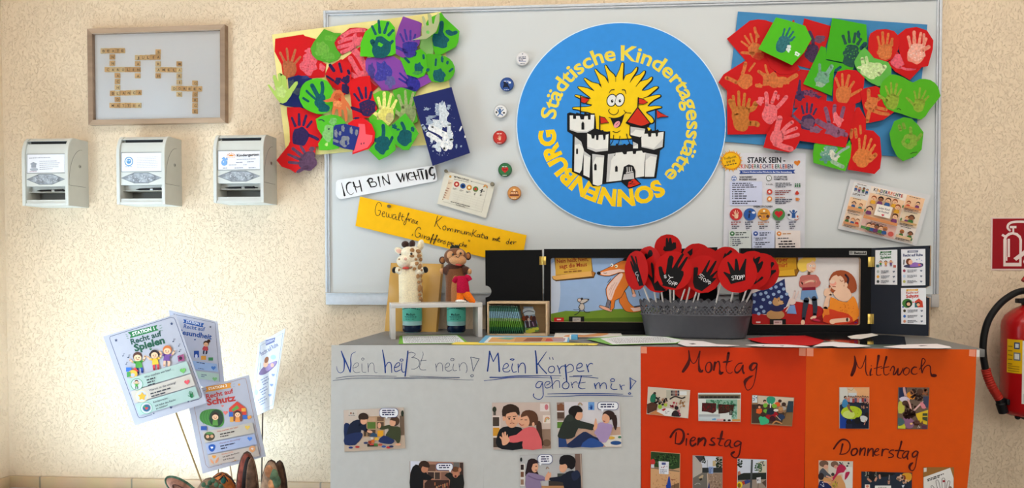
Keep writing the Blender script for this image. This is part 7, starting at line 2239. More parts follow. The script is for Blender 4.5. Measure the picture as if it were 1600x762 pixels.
# ================================================================== wooden box with little books
yb = -0.232
bx0,bx1 = at(761,500,yb).x,at(855.5,500,yb).x
bz1 = at(800,471.5,yb).z
M_PLY = mat((206,180,146),0.6,0,'wood')
M_PLY2 = mat((188,158,118),0.6,0,'wood')
wbx = thing('wooden_box','pale plywood box lying open to the front, filled with little books','wooden box',((bx0+bx1)/2,yb,ZT))
dpt,wt = 0.070,0.0055
for nm,lo,hi in (('side_panel',(bx0,yb,ZT),(bx0+wt,yb+dpt,bz1)),('side_panel',(bx1-wt,yb,ZT),(bx1,yb+dpt,bz1)),('bottom_panel',(bx0+wt,yb,ZT),(bx1-wt,yb+dpt,ZT+wt)),('top_panel',(bx0+wt,yb,bz1-wt),(bx1-wt,yb+dpt,bz1))):
    b = MB();b.box(lo,hi,M_PLY,0.0007);b.build(nm,wbx)
b = MB();b.box((bx0+wt,yb+dpt-0.004,ZT+wt),(bx1-wt,yb+dpt,bz1-wt),M_PLY2);b.build('back_panel',wbx)
def booklet_parts(t,Mx,w,h,th,cover):
    b = MB()
    b.box((th*0.2,0.002,0.001),(th*0.8,w+0.0006,h+0.0006),mat((214,214,204),0.6),0.0,Mx)
    b.build('pages',t)
    bands = [(0.0,0.10,(24,58,46)),(0.10,0.24,(36,92,50)),(0.24,0.46,(84,134,44)),(0.46,0.56,(120,152,96)),(0.56,0.80,(120,158,178)),(0.80,0.92,(60,104,96)),(0.92,1.0,(34,74,60))]
    b = MB()
    for z0,z1,c in bands:
        b.box((0,0,z0*h),(th,w,z1*h),mat(c,0.4),0,Mx)
    b.build('cover',t)
n_b = 17
inner_h = bz1-ZT-2*wt
xl = bx0+wt+0.0012
BW,BH,BT = 0.056,inner_h*0.93,0.0038
yfront = yb+0.0035
for k in range(n_b):
    lean = math.radians(3+15.0*k/(n_b-1))
    x = xl+0.0004+k*0.0061
    z = ZT+wt+0.0003
    Mx = Matrix.Translation((x,yfront+0.0006*(k%3),z))@Matrix.Rotation(-lean*0.75,4,'Y')
    o = thing('picture_booklet','thin green and blue picture booklet standing in a row in the plywood box','booklet',(x,yfront,z),'row of booklets in the plywood box')
    booklet_parts(o,Mx,BW,BH,BT, None)
# the last one shows its cover
z0_ = ZT+wt+0.0004
pa,pb = at(815.5,521.5,yb+0.012),at(842,519.5,yb+0.005)
zA = ZT+wt+0.0006
cv = Plane((pa.x,yb+0.010,0),(-0.16,-1,0.05))
a = Art(cv).crop(755,460,10.88)
a.z = -0.002
a.slab([(690,205),(845,205),(955,620),(720,668)],(150,172,196),0.0022)
a.poly((206,220,232),[(672,270),(720,230),(850,240),(880,330),(700,345)],sm=2)
a.stroke((60,74,90),[(672,320),(730,285),(800,280),(865,295)],12,3)
a.poly((90,130,70),[(712,560),(930,500),(955,620),(720,668)])
a.ell((154,70,40),700,405,40,42);a.ell((90,50,44),745,400,36,46);a.ell((110,60,40),820,400,30,44);a.ell((70,40,44),865,440,36,80)
a.poly((60,46,60),[(710,450),(900,440),(925,545),(740,570)]);a.ell((214,190,180),772,425,20,28);a.stroke((190,190,200),[(780,450),(790,540)],16,0);a.stroke((150,120,160),[(840,470),(860,530)],16,0)
for x,y in ((750,625),(800,600),(860,585),(915,580),(790,640),(850,620)):a.ell((176,178,60),x,y,34,24)
a.build('picture_booklet', None,'front booklet in the plywood box, showing a cover with two brown animals','booklet','row of booklets in the plywood box')

# ================================================================== grey lace planter with the STOPP paddles
M_ZINC = mat((84,85,92),0.45,0.25,'metal',0.4)
pcx,pcy = at(1086,500,-0.225).x,-0.232
prot = math.radians(-11)
Lh,Wh = 0.158,0.058
Mp = Matrix.Translation((pcx,pcy,ZT))@Matrix.Rotation(prot,4,'Z')
pl_ = thing('lace_rim_planter','oval dark grey metal planter with lace rim full of red paddles','planter',(pcx,pcy,ZT))
HB = 0.066;HL = 0.108
b = MB()
prof = [(0.0,0.001),(0.86,0.001),(0.90,0.003),(0.915,0.008),(0.985,HB-0.003),(1.005,HB-0.001),(1.01,HB+0.001),(0.995,HB+0.003),(0.985,HB+0.002),(0.96,HB-0.004),(0.895,0.010),(0.0,0.004)]
b.lathe([(r,z) for r,z in prof],Mp,M_ZINC,64,Lh,Wh,3.0)
b.build('tub',pl_)
def rimP(u,v,out=0.0):
    w = 2*PI*u
    c,s = math.cos(w),math.sin(w)
    q = (abs(c)**3+abs(s)**3)**(-1/3)
    r = 0.99+0.035*v
    z = HB+(HL-HB)*v
    p = Vector((r*c*q*Lh,r*s*q*Wh,z))
    n = Vector((c*abs(c)/Lh,s*abs(s)/Wh,0)).normalized()
    return Mp@(p+n*out)
# arc length parametrisation so that the scallops are even
NS = 720
cum = [0.0]
for i in range(NS):cum.append(cum[-1]+(rimP((i+1)/NS,0.5)-rimP(i/NS,0.5)).length)
def U(s):
    t = (s%1.0)*cum[-1]
    lo,hi = 0,NS
    while hi-lo>1:
        m_ = (lo+hi)//2
        if cum[m_]<=t:lo = m_
        else:hi = m_
    return (lo+(t-cum[lo])/(cum[hi]-cum[lo]))/NS
NC = 36
b = MB()
def rib(pts,w,m=M_ZINC):
    """a flat strip of sheet metal, 0.8 mm thick, following (s, v) points on the rim"""
    for i in range(len(pts)-1):
        (s0,v0),(s1,v1) = pts[i],pts[i+1]
        p0,p1 = rimP(U(s0),v0),rimP(U(s1),v1)
        d_ = (p1-p0)
        if d_.length<1e-7: continue
        n_ = (rimP(U(s0),v0,0.01)-p0).normalized()
        sd = d_.normalized().cross(n_).normalized()*w/2
        e = d_.normalized()*w*0.2
        q = [p0-sd-e,p1-sd+e,p1+sd+e,p0+sd-e]
        o_ = n_*0.0004
        b.hexa([x+o_ for x in q]+[x-o_ for x in q],m)
cw = 1.0/NC
for k in range(NC):
    s = k*cw
    arcp = [(s+cw*t/8,0.72+0.28*math.sin(PI*t/8)) for t in range(9)]
    rib(arcp,0.0042)
    rib([(s,0.0),(s+cw,0.55),(s+cw*0.5,0.9)],0.0044);rib([(s+cw,0.0),(s,0.55),(s+cw*0.5,0.9)],0.0044)
    rib([(s+cw*0.5,0.0),(s+cw,0.28),(s+cw*0.5,0.55),(s,0.28),(s+cw*0.5,0.0)],0.0030)
    rib([(s,0.55),(s,0.75)],0.0022);rib([(s+cw*0.25,0.62),(s+cw*0.5,0.75),(s+cw*0.75,0.62)],0.0030)
    rib([(s,0.02),(s+cw*0.5,0.02),(s+cw,0.02)],0.003)
b.build('lace_rim',pl_)

C_DISC = (186,12,10)
M_STRAW = mat((232,230,228),0.5,0,'plastic')
def paddle(label,cx,cyy,r,y,yaw,stick,hand_fn,kx=1.0,pitch=0.0,roll_seed=1):
    c = at(cx,cyy,y)
    n = Vector((math.sin(math.radians(yaw)),-math.cos(math.radians(yaw)),math.sin(math.radians(pitch))))
    pl = Plane(c,n)
    t = thing('stop_paddle',label,'paddle',c,'red STOPP paddles in the planter')
    a = Art(pl)
    rr_ = random.Random(roll_seed)
    pts = [(cx+r*kx*(1+rr_.uniform(-0.015,0.02))*math.cos(2*PI*i/30),cyy+r*(1+rr_.uniform(-0.015,0.02))*math.sin(2*PI*i/30)) for i in range(30)]
    a.slab(pts,C_DISC,0.0014)
    a.build('disc',t)
    if hand_fn:
        h = Art(pl);h.z = 0.0014
        hand_fn(h)
        h.build('paper_hand',t)
    b = MB()
    # the straw runs from behind the disc, over the rim point, down into the planter
    r0 = at(stick[0],stick[1],y)
    topp = c-pl.n*0.0030
    tgt = Vector((r0.x,pcy+(topp.y-pcy)*0.6,r0.z))
    d_ = tgt-topp
    k_ = (ZT+0.012-topp.z)/d_.z
    bot = topp+d_*k_
    lo_ = Mp.inverted()@bot
    lim = 0.80
    lo_.x = max(-Lh*lim,min(Lh*lim,lo_.x));lo_.y = max(-Wh*0.62,min(Wh*0.62,lo_.y))
    bot = Mp@lo_
    b.tube([topp+Vector((0,0,0.012)),topp,bot],0.0026,M_STRAW,10)
    b.build('stick',t)
C6 = cropf(965,360,6.352);C7 = cropf(1080,375,7.26)
BH_ = (10,9,13)
def poly_px(F,pts,c=BH_):
    def f(h):h.slab([F(*p) for p in pts],c,0.0004)
    return f
def hand_px(cx,cyy,L,ang,mirror=False,**k):
    def f(h):h.hand(BH_,cx,cyy,L,ang,mirror=mirror,kind='paper',**k)
    return f
def stopp(F,letters):
    def f(h):
        s = F(1,0)[0]-F(0,0)[0]
        for p in letters:h.stroke((226,226,230),[F(*q) for q in p],6*s,3)
    return f
S1 = [[(480,442),(464,446),(466,456),(482,458),(480,470),(464,468)],[(505,440),(520,462),(550,464)],[(492,506),(524,466)],[(516,500),(508,520),(520,530),(534,512),(524,498),(516,500)],[(538,540),(552,508)],[(552,508),(570,516),(562,530),(548,526)],[(564,546),(578,514)],[(578,514),(592,522),(584,534),(572,530)]]
S2 = [[(128,390),(104,384),(100,400),(116,412),(104,428),(84,420)],[(118,388),(150,412)],[(112,452),(136,410)],[(146,432),(136,454),(148,470),(164,456),(162,438),(146,432)],[(166,480),(186,448)],[(186,448),(202,462),(192,474),(178,468)],[(194,502),(208,464)],[(208,464),(222,478),(214,494),(200,488)]]
S3 = [[(486,408),(464,408),(462,424),(484,430),(482,450),(460,450)],[(490,402),(516,402)],[(504,402),(506,446)],[(520,400),(520,446)],[(530,404),(524,440),(548,442),(548,404),(530,404)],[(556,446),(558,404)],[(558,404),(574,402),(574,420),(558,422)],[(582,446),(582,400)],[(582,400),(602,396),(602,412),(584,418)]]
SH = 'paddles'
paddle('red paddle standing highest at the back of the planter, black hand half hidden',1043.7,387,21,-0.195,10,(1047,470),poly_px(C6,[(450,190),(462,150),(475,165),(480,75),(497,70),(505,120),(512,75),(530,70),(542,130),(552,115),(578,118),(582,175),(540,200),(470,205)]),1.02,roll_seed=1)
paddle('red paddle at the back, right of the highest one, showing two finger tips',1089,404,24,-0.200,4,(1072,470),poly_px(C6,[(690,215),(745,175),(742,240),(720,250)]),1.0,roll_seed=2)
paddle('red paddle peeping over the middle STOPP disc with no hand visible',1102,413,26,-0.215,0,(1089,472), None,1.0,roll_seed=3)
paddle('red paddle at the back between the two right hand STOPP discs',1135,408,23,-0.205,-4,(1118,473),poly_px(C7,[(360,200),(385,140),(396,160),(430,125),(450,110),(468,130),(430,165),(395,200),(370,225)]),1.0,roll_seed=4)
paddle('red paddle hanging low behind the sticks in the middle of the planter',1071,449,19,-0.190,0,(1063,470), None,1.0,roll_seed=5)
paddle('red paddle at the far right edge of the bunch',1190,424,29,-0.255,-10,(1166,474),poly_px(C7,[(905,250),(930,245),(945,270),(915,310),(905,340),(960,335),(965,355),(920,390),(870,460),(860,450),(900,370),(895,320)]),0.95,roll_seed=6)
paddle('second red paddle from the right edge, tucked behind the large STOPP disc',1176,422,30,-0.270,-12,(1161,473),poly_px(C7,[(700,215),(715,180),(718,215),(770,185),(785,190),(760,270),(805,235),(820,250),(800,310),(760,370),(745,365),(740,470),(800,410),(822,420),(810,440),(720,500),(690,500),(700,400),(720,300)]),0.96,roll_seed=7)
paddle('narrow looking red paddle at the far left edge of the bunch',995,422.5,30.5,-0.235,-48,(1013,467), lambda h:(h.slab([C6(*p) for p in [(150,395),(125,310),(135,300),(165,365),(128,250),(145,248),(190,340),(172,255),(185,255),(205,360),(258,545),(215,552),(170,430)]],BH_,0.0004),h.stroke((170,170,176),[C6(*q) for q in [(196,410),(178,420),(186,442),(206,438),(198,470),(206,500)]],1.2,3)),0.60,roll_seed=8)
paddle('red paddle turned sideways, second from the left edge of the bunch',1014,415,30.5,-0.245,-40,(1025,469),poly_px(C6,[(250,340),(262,310),(268,240),(280,225),(298,235),(302,290),(300,220),(315,192),(338,195),(350,225),(330,300),(330,420),(280,430)]),0.68,roll_seed=9)
paddle('red paddle half hidden behind the left STOPP disc',1029,427,30,-0.262,-22,(1036,470),poly_px(C6,[(275,415),(300,420),(345,470),(328,330),(338,310),(355,335),(370,440),(420,540),(480,590),(470,600),(370,595),(330,500)]),0.85,roll_seed=10)
paddle('red disc paddle in the middle lettered STOPP, thumb at the left',1098,428,29.5,-0.292,-4,(1085,471), lambda h:(h.slab([C7(*p) for p in [(30,310),(70,305),(80,320),(72,400),(110,385),(200,230),(216,220),(210,250),(170,350),(180,365),(270,235),(290,232),(285,255),(230,370),(210,405),(290,345),(300,352),(240,430),(290,425),(270,450),(210,510),(120,578),(40,545),(20,480)]],BH_,0.0004),stopp(C7,S2)(h)),1.0,roll_seed=11)
paddle('large red disc paddle at the left of the bunch lettered STOPP on a tilted hand',1052.6,422.5,30,-0.30,-6,(1054,469), lambda h:(h.slab([C6(*p) for p in [(405,365),(420,352),(440,360),(450,400),(470,440),(478,420),(500,280),(515,250),(540,248),(558,270),(540,360),(545,375),(620,250),(645,222),(660,235),(600,350),(598,372),(680,262),(702,258),(690,285),(630,395),(655,405),(655,440),(630,500),(575,575),(440,545),(450,530),(415,440)]],BH_,0.0004),stopp(C6,S1)(h)),0.98,roll_seed=12)
paddle('large red paddle at the right, lettered STOPP on a hand with pointed fingers',1152.3,426,31,-0.318,-8,(1145,472), lambda h:(h.slab([C7(*p) for p in [(362,365),(375,358),(430,380),(445,385),(408,250),(418,240),(440,265),(490,345),(498,215),(510,205),(525,225),(548,345),(612,210),(628,210),(615,330),(615,455),(450,498),(415,430)]],BH_,0.0004),stopp(C7,S3)(h)),1.0,roll_seed=13)

# ================================================================== sheets and small things lying on the cabinet top
lay = [0]
def lying(name,pts,c,label,cat,draw=None,group=None,thick=0.0004):
    lay[0]+=1
    a = Art(level(ZT+0.0003+0.00062*lay[0]))
    a.slab(pts,c,thick)
    if draw:draw(a)
    return a.build(name, None,label,cat,group)
T1 = cropf(600,505,5.714);T2 = cropf(840,505,5.714);T3 = cropf(1100,505,6.957);T4 = cropf(1300,505,6.4)
PG = 'papers lying on the cabinet top'
def tx(F,x0,y0,x1,y1,rows,gap,h,seed,c=(60,62,70)):
    def f(a):
        a.T = F
        a.bars(c,x0,y0,x1,y1,rows,gap,h,seed)
        a.px()
    return f
def scrib(F,quad,rows,seed):
    """lines of handwriting between the corners of a foreshortened sheet"""
    def f(a):
        rr_ = random.Random(seed)
        p00,p10,p11,p01 = [F(*q) for q in quad]
        for k in range(rows):
            v = (k+0.6)/(rows+0.4)
            u = 0.03
            a.z+=STEP
            while u<0.95:
                w = rr_.uniform(0.008,0.03)
                def L(u_,v_): return tuple((p00[i]*(1-u_)+p10[i]*u_)*(1-v_)+(p01[i]*(1-u_)+p11[i]*u_)*v_ for i in (0,1))
                a.poly((70,72,84),[L(u,v),L(u+w,v),L(u+w,v+0.28/rows),L(u,v+0.28/rows)],lift=False)
                u+=w+rr_.uniform(0.008,0.02)
    return f
lying('paper_sheet',[T1(130,183),T1(140,110),T1(665,102),T1(755,176)],(110,176,60),'white text sheet with green border lying under the white shelf','paper sheet',
      lambda a:(a.poly((226,230,236),[T1(172,178),T1(163,111),T1(650,105),T1(728,172)]),scrib(T1,[(163,116),(648,110),(720,168),(172,174)],6,3)(a)),PG)
lying('paper_sheet',[T1(600,186),T1(640,168),T1(1500,170),T2(280,174),T2(545,180),T2(525,195),T1(1500,194),T1(620,190)],(244,220,96),'long yellow sheet along the front edge of the cabinet top','paper sheet',
      lambda a:(a.poly((206,190,110),[T1(900,178),T1(1100,176),T1(1100,186),T1(900,186)]),a.bars((90,90,50),*T2(330,186),*T2(470,188),1,2,0.8,4)),PG)
lying('picture_sheet',[T1(842,174),T1(908,108),T2(285,118),T2(280,168)],(110,176,216),'colourful picture sheet with light blue border in front of the plywood box','paper sheet',
      lambda a:(a.poly((236,236,236),[T1(890,172),T1(945,118),T2(270,124),T2(262,164)]),a.poly((224,170,110),[T1(925,166),T1(965,124),T1(1180,122),T1(1160,166)]),a.poly((206,150,100),[T1(1160,166),T1(1180,122),T1(1600,124),T1(1600,162)]),a.poly((150,90,70),[T1(1240,158),T1(1280,130),T1(1420,128),T1(1400,160)]),a.poly((120,170,160),[T1(1000,134),T1(1100,124),T1(1180,128),T1(1120,146)]),a.poly((196,80,70),[T1(1440,160),T1(1450,134),T2(120,134),T2(140,158)]),a.poly((180,150,160),[T2(140,158),T2(130,132),T2(250,132),T2(240,158)])),PG)
lying('picture_sheet',[T2(145,124),T2(160,76),T2(735,70),T2(757,114),T2(640,124)],(226,222,216),'white sheet with orange picture at the foot of the fox theatre','paper sheet',
      lambda a:a.poly((214,150,100),[T2(230,118),T2(300,98),T2(420,104),T2(560,84),T2(640,92),T2(560,112),T2(420,122)],sm=2),PG)
lying('paper_sheet',[T2(438,140),T2(540,130),T2(760,111),T2(1000,110),T2(1150,119),T2(1310,148),T2(1240,178),T2(1050,182),T2(650,192)],(130,186,96),'sheet densely covered with writing, green edged, in front of the planter','paper sheet',
      lambda a:(a.poly((230,232,236),[T2(560,134),T2(760,113),T2(1000,112),T2(1150,121),T2(1300,149),T2(1230,173),T2(1050,176),T2(672,187)]),scrib(T2,[(600,134),(1130,118),(1250,164),(690,180)],7,8)(a)),PG)
lying('paper_sheet',[T2(1290,148),T2(1480,160),T2(1600,186),T3(385,240),T3(250,250),T2(1330,205),T2(1250,180)],(232,226,230),'blank white cut paper right of the sheet covered with writing','paper sheet',
      lambda a:a.poly((90,84,90),[T2(1350,180),T2(1390,176),T2(1420,184),T2(1380,188)]),PG)
lying('paper_disc',[T3(470,166),T3(640,150),T3(920,136),T3(1100,134),T3(1230,150),T3(1306,190),T3(1250,225),T3(1150,240),T3(950,236),T3(640,214),T3(520,185)],(190,16,20),'red paper disc lying flat right of the planter','paper disc', None,PG)
lying('paper_sheet',[T3(450,236),T3(600,225),T3(900,230),T3(1100,245),T3(1155,258),T3(900,258),T3(600,250)],(232,226,228),'white cut paper in front of the red paper disc','paper sheet',
      lambda a:(a.poly((70,64,70),[T3(620,240),T3(660,238),T3(650,244)]),a.poly((70,64,70),[T3(820,242),T3(870,240),T3(860,247)])),PG)
lying('paper_sheet',[T3(1185,250),T3(1290,210),T3(1420,198),T4(60,188),T4(240,205),T4(390,228),T4(220,238),T4(60,236),T3(1400,246)],(234,230,234),'white cut paper in front of the clear plastic sleeve','paper sheet', None,PG)
lying('paper_sheet',[T4(515,235),T4(720,211),T4(1050,205),T4(1180,232),T4(1195,244),T4(1100,250),T4(700,249)],(234,226,228),'rounded white paper at the right end of the cabinet top','paper sheet',
      lambda a:a.poly((110,104,110),[T4(860,222),T4(900,218),T4(960,220),T4(890,228)]),PG)
lying('plastic_sleeve',[T3(1085,128),T3(1300,116),T4(560,118),T4(726,134),T4(742,214),T4(300,210),T4(60,186),T3(1330,190)],glass_mat('clear_plastic',(0.80,0.92,0.86)),'clear plastic sleeve lying in front of the right theatre','plastic sleeve')
lying('paper_card',[T4(155,130),T4(240,115),T4(400,100),T4(462,116),T4(290,154),T4(190,150)],(230,226,220),'small white card lying on the clear plastic sleeve','card', None,PG)
lay[0]+=1
zc = ZT+0.0003+0.00062*lay[0]
e0 = level(ZT).hit(889.8,535.4)
er = thing('eraser','small blue and white eraser at the front of the cabinet top','eraser',(e0.x+0.01,e0.y,zc))
kE = (2.4+e0.y)/FOC
b = MB();b.box((e0.x,e0.y,zc),(e0.x+2.6*kE,e0.y+0.022,zc+7.0*kE),mat((236,238,240),0.6),0.0008);b.build('rubber',er)
b = MB();b.box((e0.x+2.6*kE,e0.y-0.0004,zc),(e0.x+12.6*kE,e0.y+0.0224,zc+7.4*kE),mat((90,164,216),0.5),0.0004);b.build('sleeve',er)

# ================================================================== photo prints stuck on the four posters
PH = Plane((0,YF-0.0062,0),(0,-1,0))
PGR = 'photo prints on the posters'
def photo(label,F,quad,bgc,fn):
    a = Art(PH)
    a.T = F
    a.slab(quad,bgc,0.0003)
    fn(a)
    return a.build('photo_print', None,label,'photo',PGR)
HB1,HB2,SKN,SKD = (52,36,28),(92,58,40),(226,168,136),(196,132,102)
def bubble(a,x0,y0,x1,y1,tip,rows,seed):
    a.rrect((40,60,130),x0-4,y0-4,x1+4,y1+4,(y1-y0)*0.45)
    a.rrect((238,240,248),x0,y0,x1,y1,(y1-y0)*0.42)
    a.poly((238,240,248),[(tip[0]-12,y1-4),(tip[0]+16,y1-4),tip])
    g = (y1-y0)/(rows+1.0)
    for k in range(rows):
        a.bars((40,44,90),x0+24,y0+g*(k+0.62),x1-22,y0+g*(k+0.55),1,10,g*0.55,seed+k)

Q1 = cropf(530,630,5.775)
def ph1(a):
    a.poly((206,190,178),[(42,60),(580,37),(588,290),(46,300)]);a.poly((196,176,158),[(46,300),(588,280),(598,400),(48,432)])
    a.rect((206,196,186),84,60,160,114);a.ell((160,110,90),106,88,9);a.ell((120,110,100),128,90,8);a.bars((120,120,120),84,104,156,104,1,8,6,3)
    a.poly((184,150,116),[(215,120),(410,112),(412,300),(218,304)])
    for x,y,w,h,c in ((222,170,24,60,(90,66,50)),(254,126,74,34,(200,160,130)),(342,120,60,40,(120,90,70)),(254,168,74,60,(88,116,52)),(342,168,60,56,(96,74,58)),(254,236,74,60,(84,66,54)),(346,244,52,54,(226,160,40)),(222,240,24,56,(84,66,54))):a.rect(c,x,y,x+w,y+h)
    a.poly((110,90,74),[(545,110),(584,108),(588,285),(552,288)]);a.ell((40,50,40),570,90,13,28)
    a.poly((30,44,84),[(44,190),(80,178),(110,220),(80,300),(46,310)],sm=2)
    a.poly((26,34,58),[(70,260),(100,180),(160,146),(220,160),(250,230),(240,250),(200,240),(190,290),(130,320),(70,320)],sm=2)
    a.poly((34,48,92),[(48,300),(110,270),(190,260),(214,284),(190,330),(160,360),(140,376),(50,372)],sm=2);a.stroke((26,34,58),[(180,190),(215,225),(250,246)],30,3)
    a.ell(HB1,218,122,46,38);a.ell(SKN,222,156,30,34,20);a.poly(HB1,[(176,120),(220,92),(262,116),(256,140),(200,146)],sm=2);a.ell(SKN,276,254,26,12,14)
    a.ell((70,50,44),500,160,44,44);a.ell(SKN,482,172,28,34);a.poly((84,60,44),[(456,146),(500,116),(542,140),(534,190),(512,160)],sm=2)
    a.poly((64,70,46),[(440,205),(500,206),(548,216),(556,290),(546,350),(522,356),(500,326),(430,316),(420,280),(446,240)],sm=2);a.stroke((64,70,46),[(450,208),(400,220),(372,218)],32,3);a.ell(SKN,362,198,15,26)
    a.poly((36,50,96),[(352,340),(400,288),(470,316),(500,336),(470,366),(400,360)],sm=2);a.ell(SKN,530,370,26,11)
    a.poly((50,80,110),[(270,300),(300,262),(340,274),(344,302)]);a.rect((220,214,204),284,304,306,326);a.rect((214,110,50),290,326,318,356);a.rect((226,180,70),320,306,356,332);a.rect((150,60,40),262,336,290,362);a.poly((50,46,40),[(252,366),(346,360),(350,388),(254,390)]);a.rect((206,70,60),276,362,312,376);a.rect((80,130,60),314,360,344,382)
    for x,y,c in ((104,398,(40,60,130)),(164,392,(180,50,50)),(402,388,(60,90,160)),(370,372,(190,90,70)),(444,396,(190,50,60)),(470,388,(40,50,90)),(240,356,(50,60,100))):a.ell(c,x,y,20,10)
    bubble(a,364,46,530,122,(426,140),3,5)
photo('photo print on the first grey poster of two boys fighting over toy bricks',Q1,[(40,60),(584,35),(598,405),(48,436)],(190,174,160),ph1)
def ph2(a):
    a.poly((176,128,108),[(730,520),(1118,532),(1118,740),(730,740)]);a.poly((220,224,240),[(642,520),(735,522),(735,640),(642,660)])
    for x,y,w,h,c in ((800,550,70,60,(110,80,66)),(880,552,100,56,(140,104,84)),(800,620,56,60,(60,46,44)),(862,622,46,60,(70,56,50)),(920,616,60,70,(140,100,84)),(1030,532,54,60,(110,106,104)),(1088,534,30,120,(60,44,40))):a.rect(c,x,y,x+w,y+h)
    a.rect((206,176,150),856,616,862,690);a.rect((206,176,150),800,612,1000,618)
    a.poly((22,22,26),[(644,620),(690,550),(750,580),(800,640),(850,676),(830,706),(760,690),(752,800),(644,800)],sm=2)
    a.ell(HB1,766,556,48,40);a.ell(SKD,772,590,30,36,30);a.poly(HB1,[(726,540),(770,520),(812,550),(810,580),(740,562)],sm=2);a.ell(SKD,846,700,20,24,-20)
    a.poly((28,30,28),[(950,650),(1000,620),(1060,660),(1118,640),(1118,800),(1000,800),(1000,690)],sm=2);a.ell(SKD,1050,636,27,34);a.ell((110,70,46),1050,594,34,24);a.ell(SKD,1088,598,14,20);a.ell((90,30,30),1050,656,10,10)
    a.poly((60,40,36),[(770,720),(800,690),(990,690),(1000,800),(770,800)])
    for i in range(14):a.rect(((190,120,80),(120,60,50),(206,160,110),(60,50,60))[i%4],860+9*i,712+(i*37)%40,868+9*i,740+(i*37)%44)
    bubble(a,876,542,1024,600,(1000,624),2,15)
photo('photo print at the bottom of the first grey poster, boy knocking over bricks',Q1,[(638,520),(1120,532),(1124,880),(640,880)],(150,110,92),ph2)

Q2 = cropf(764,620,5.366)
def ph3(a):
    a.poly((206,186,176),[(28,48),(510,44),(516,300),(32,300)]);a.poly((150,122,104),[(420,270),(516,268),(520,430),(440,432)])
    a.poly((226,210,200),[(28,160),(94,156),(98,340),(34,340)])
    for x,y,w,h,c in ((32,168,54,76,(74,62,54)),(34,256,54,70,(210,150,50)),(36,340,54,80,(80,66,56))):a.rect(c,x,y,x+w,y+h)
    a.ell((50,56,44),46,104,17,24);a.rect((90,84,76),36,126,58,152)
    a.rect((226,214,210),428,54,506,120);a.ell((206,120,130),482,84,15,24);a.rect((230,216,206),452,152,514,220)
    for k,c in enumerate(((200,110,90),(226,180,110),(150,170,140))):a.stroke(c,[(466+5*k,208),(474+3*k,176+6*k),(492,168+7*k),(506-4*k,180+5*k)],6,3)
    a.ell((110,84,66),484,384,34,30)
    a.poly((24,26,32),[(60,360),(90,270),(150,246),(240,250),(286,280),(284,432),(108,436),(64,400)],sm=2)
    a.ell(HB1,180,124,72,66);a.ell(SKN,192,186,56,72);a.poly(HB1,[(110,150),(120,80),(190,60),(250,90),(256,160),(236,128),(180,130),(136,150),(130,180)],sm=2);a.ell(SKN,126,180,11,20)
    for x in (170,212):a.ell((40,30,28),x,182,8,7)
    a.stroke((60,40,30),[(156,168),(182,166)],6,0);a.stroke((60,40,30),[(202,164),(228,160)],6,0);a.stroke((150,80,70),[(178,222),(194,216),(210,222)],6,3);a.poly((206,144,114),[(190,186),(198,206),(184,206)])
    a.ell(HB2,344,176,66,66);a.poly((70,46,36),[(410,200),(440,220),(446,320),(456,400),(430,396),(404,300),(396,240)],sm=2)
    a.ell(SKN,292,200,48,58,-14);a.poly(HB2,[(268,170),(282,124),(340,108),(400,140),(412,210),(380,240),(362,190),(320,156)],sm=2);a.ell(SKN,372,228,11,18)
    a.stroke((60,36,30),[(266,192),(280,188)],5,0);a.stroke((60,36,30),[(300,192),(318,192)],5,0);a.stroke((170,70,66),[(256,222),(272,236),(292,232)],6,3)
    a.poly((220,100,104),[(296,262),(370,252),(410,290),(446,430),(286,434),(284,370),(240,380),(172,378),(170,330),(230,316)],sm=2)
    a.poly(SKN,[(108,380),(104,356),(88,336),(96,328),(112,340),(108,306),(120,296),(130,330),(128,294),(142,292),(144,326),(156,310),(160,334),(176,360),(150,396),(116,404)],sm=2)
photo('photo print on the second grey poster of a girl hugging an unhappy boy',Q2,[(26,47),(512,43),(522,434),(38,440)],(196,176,164),ph3)
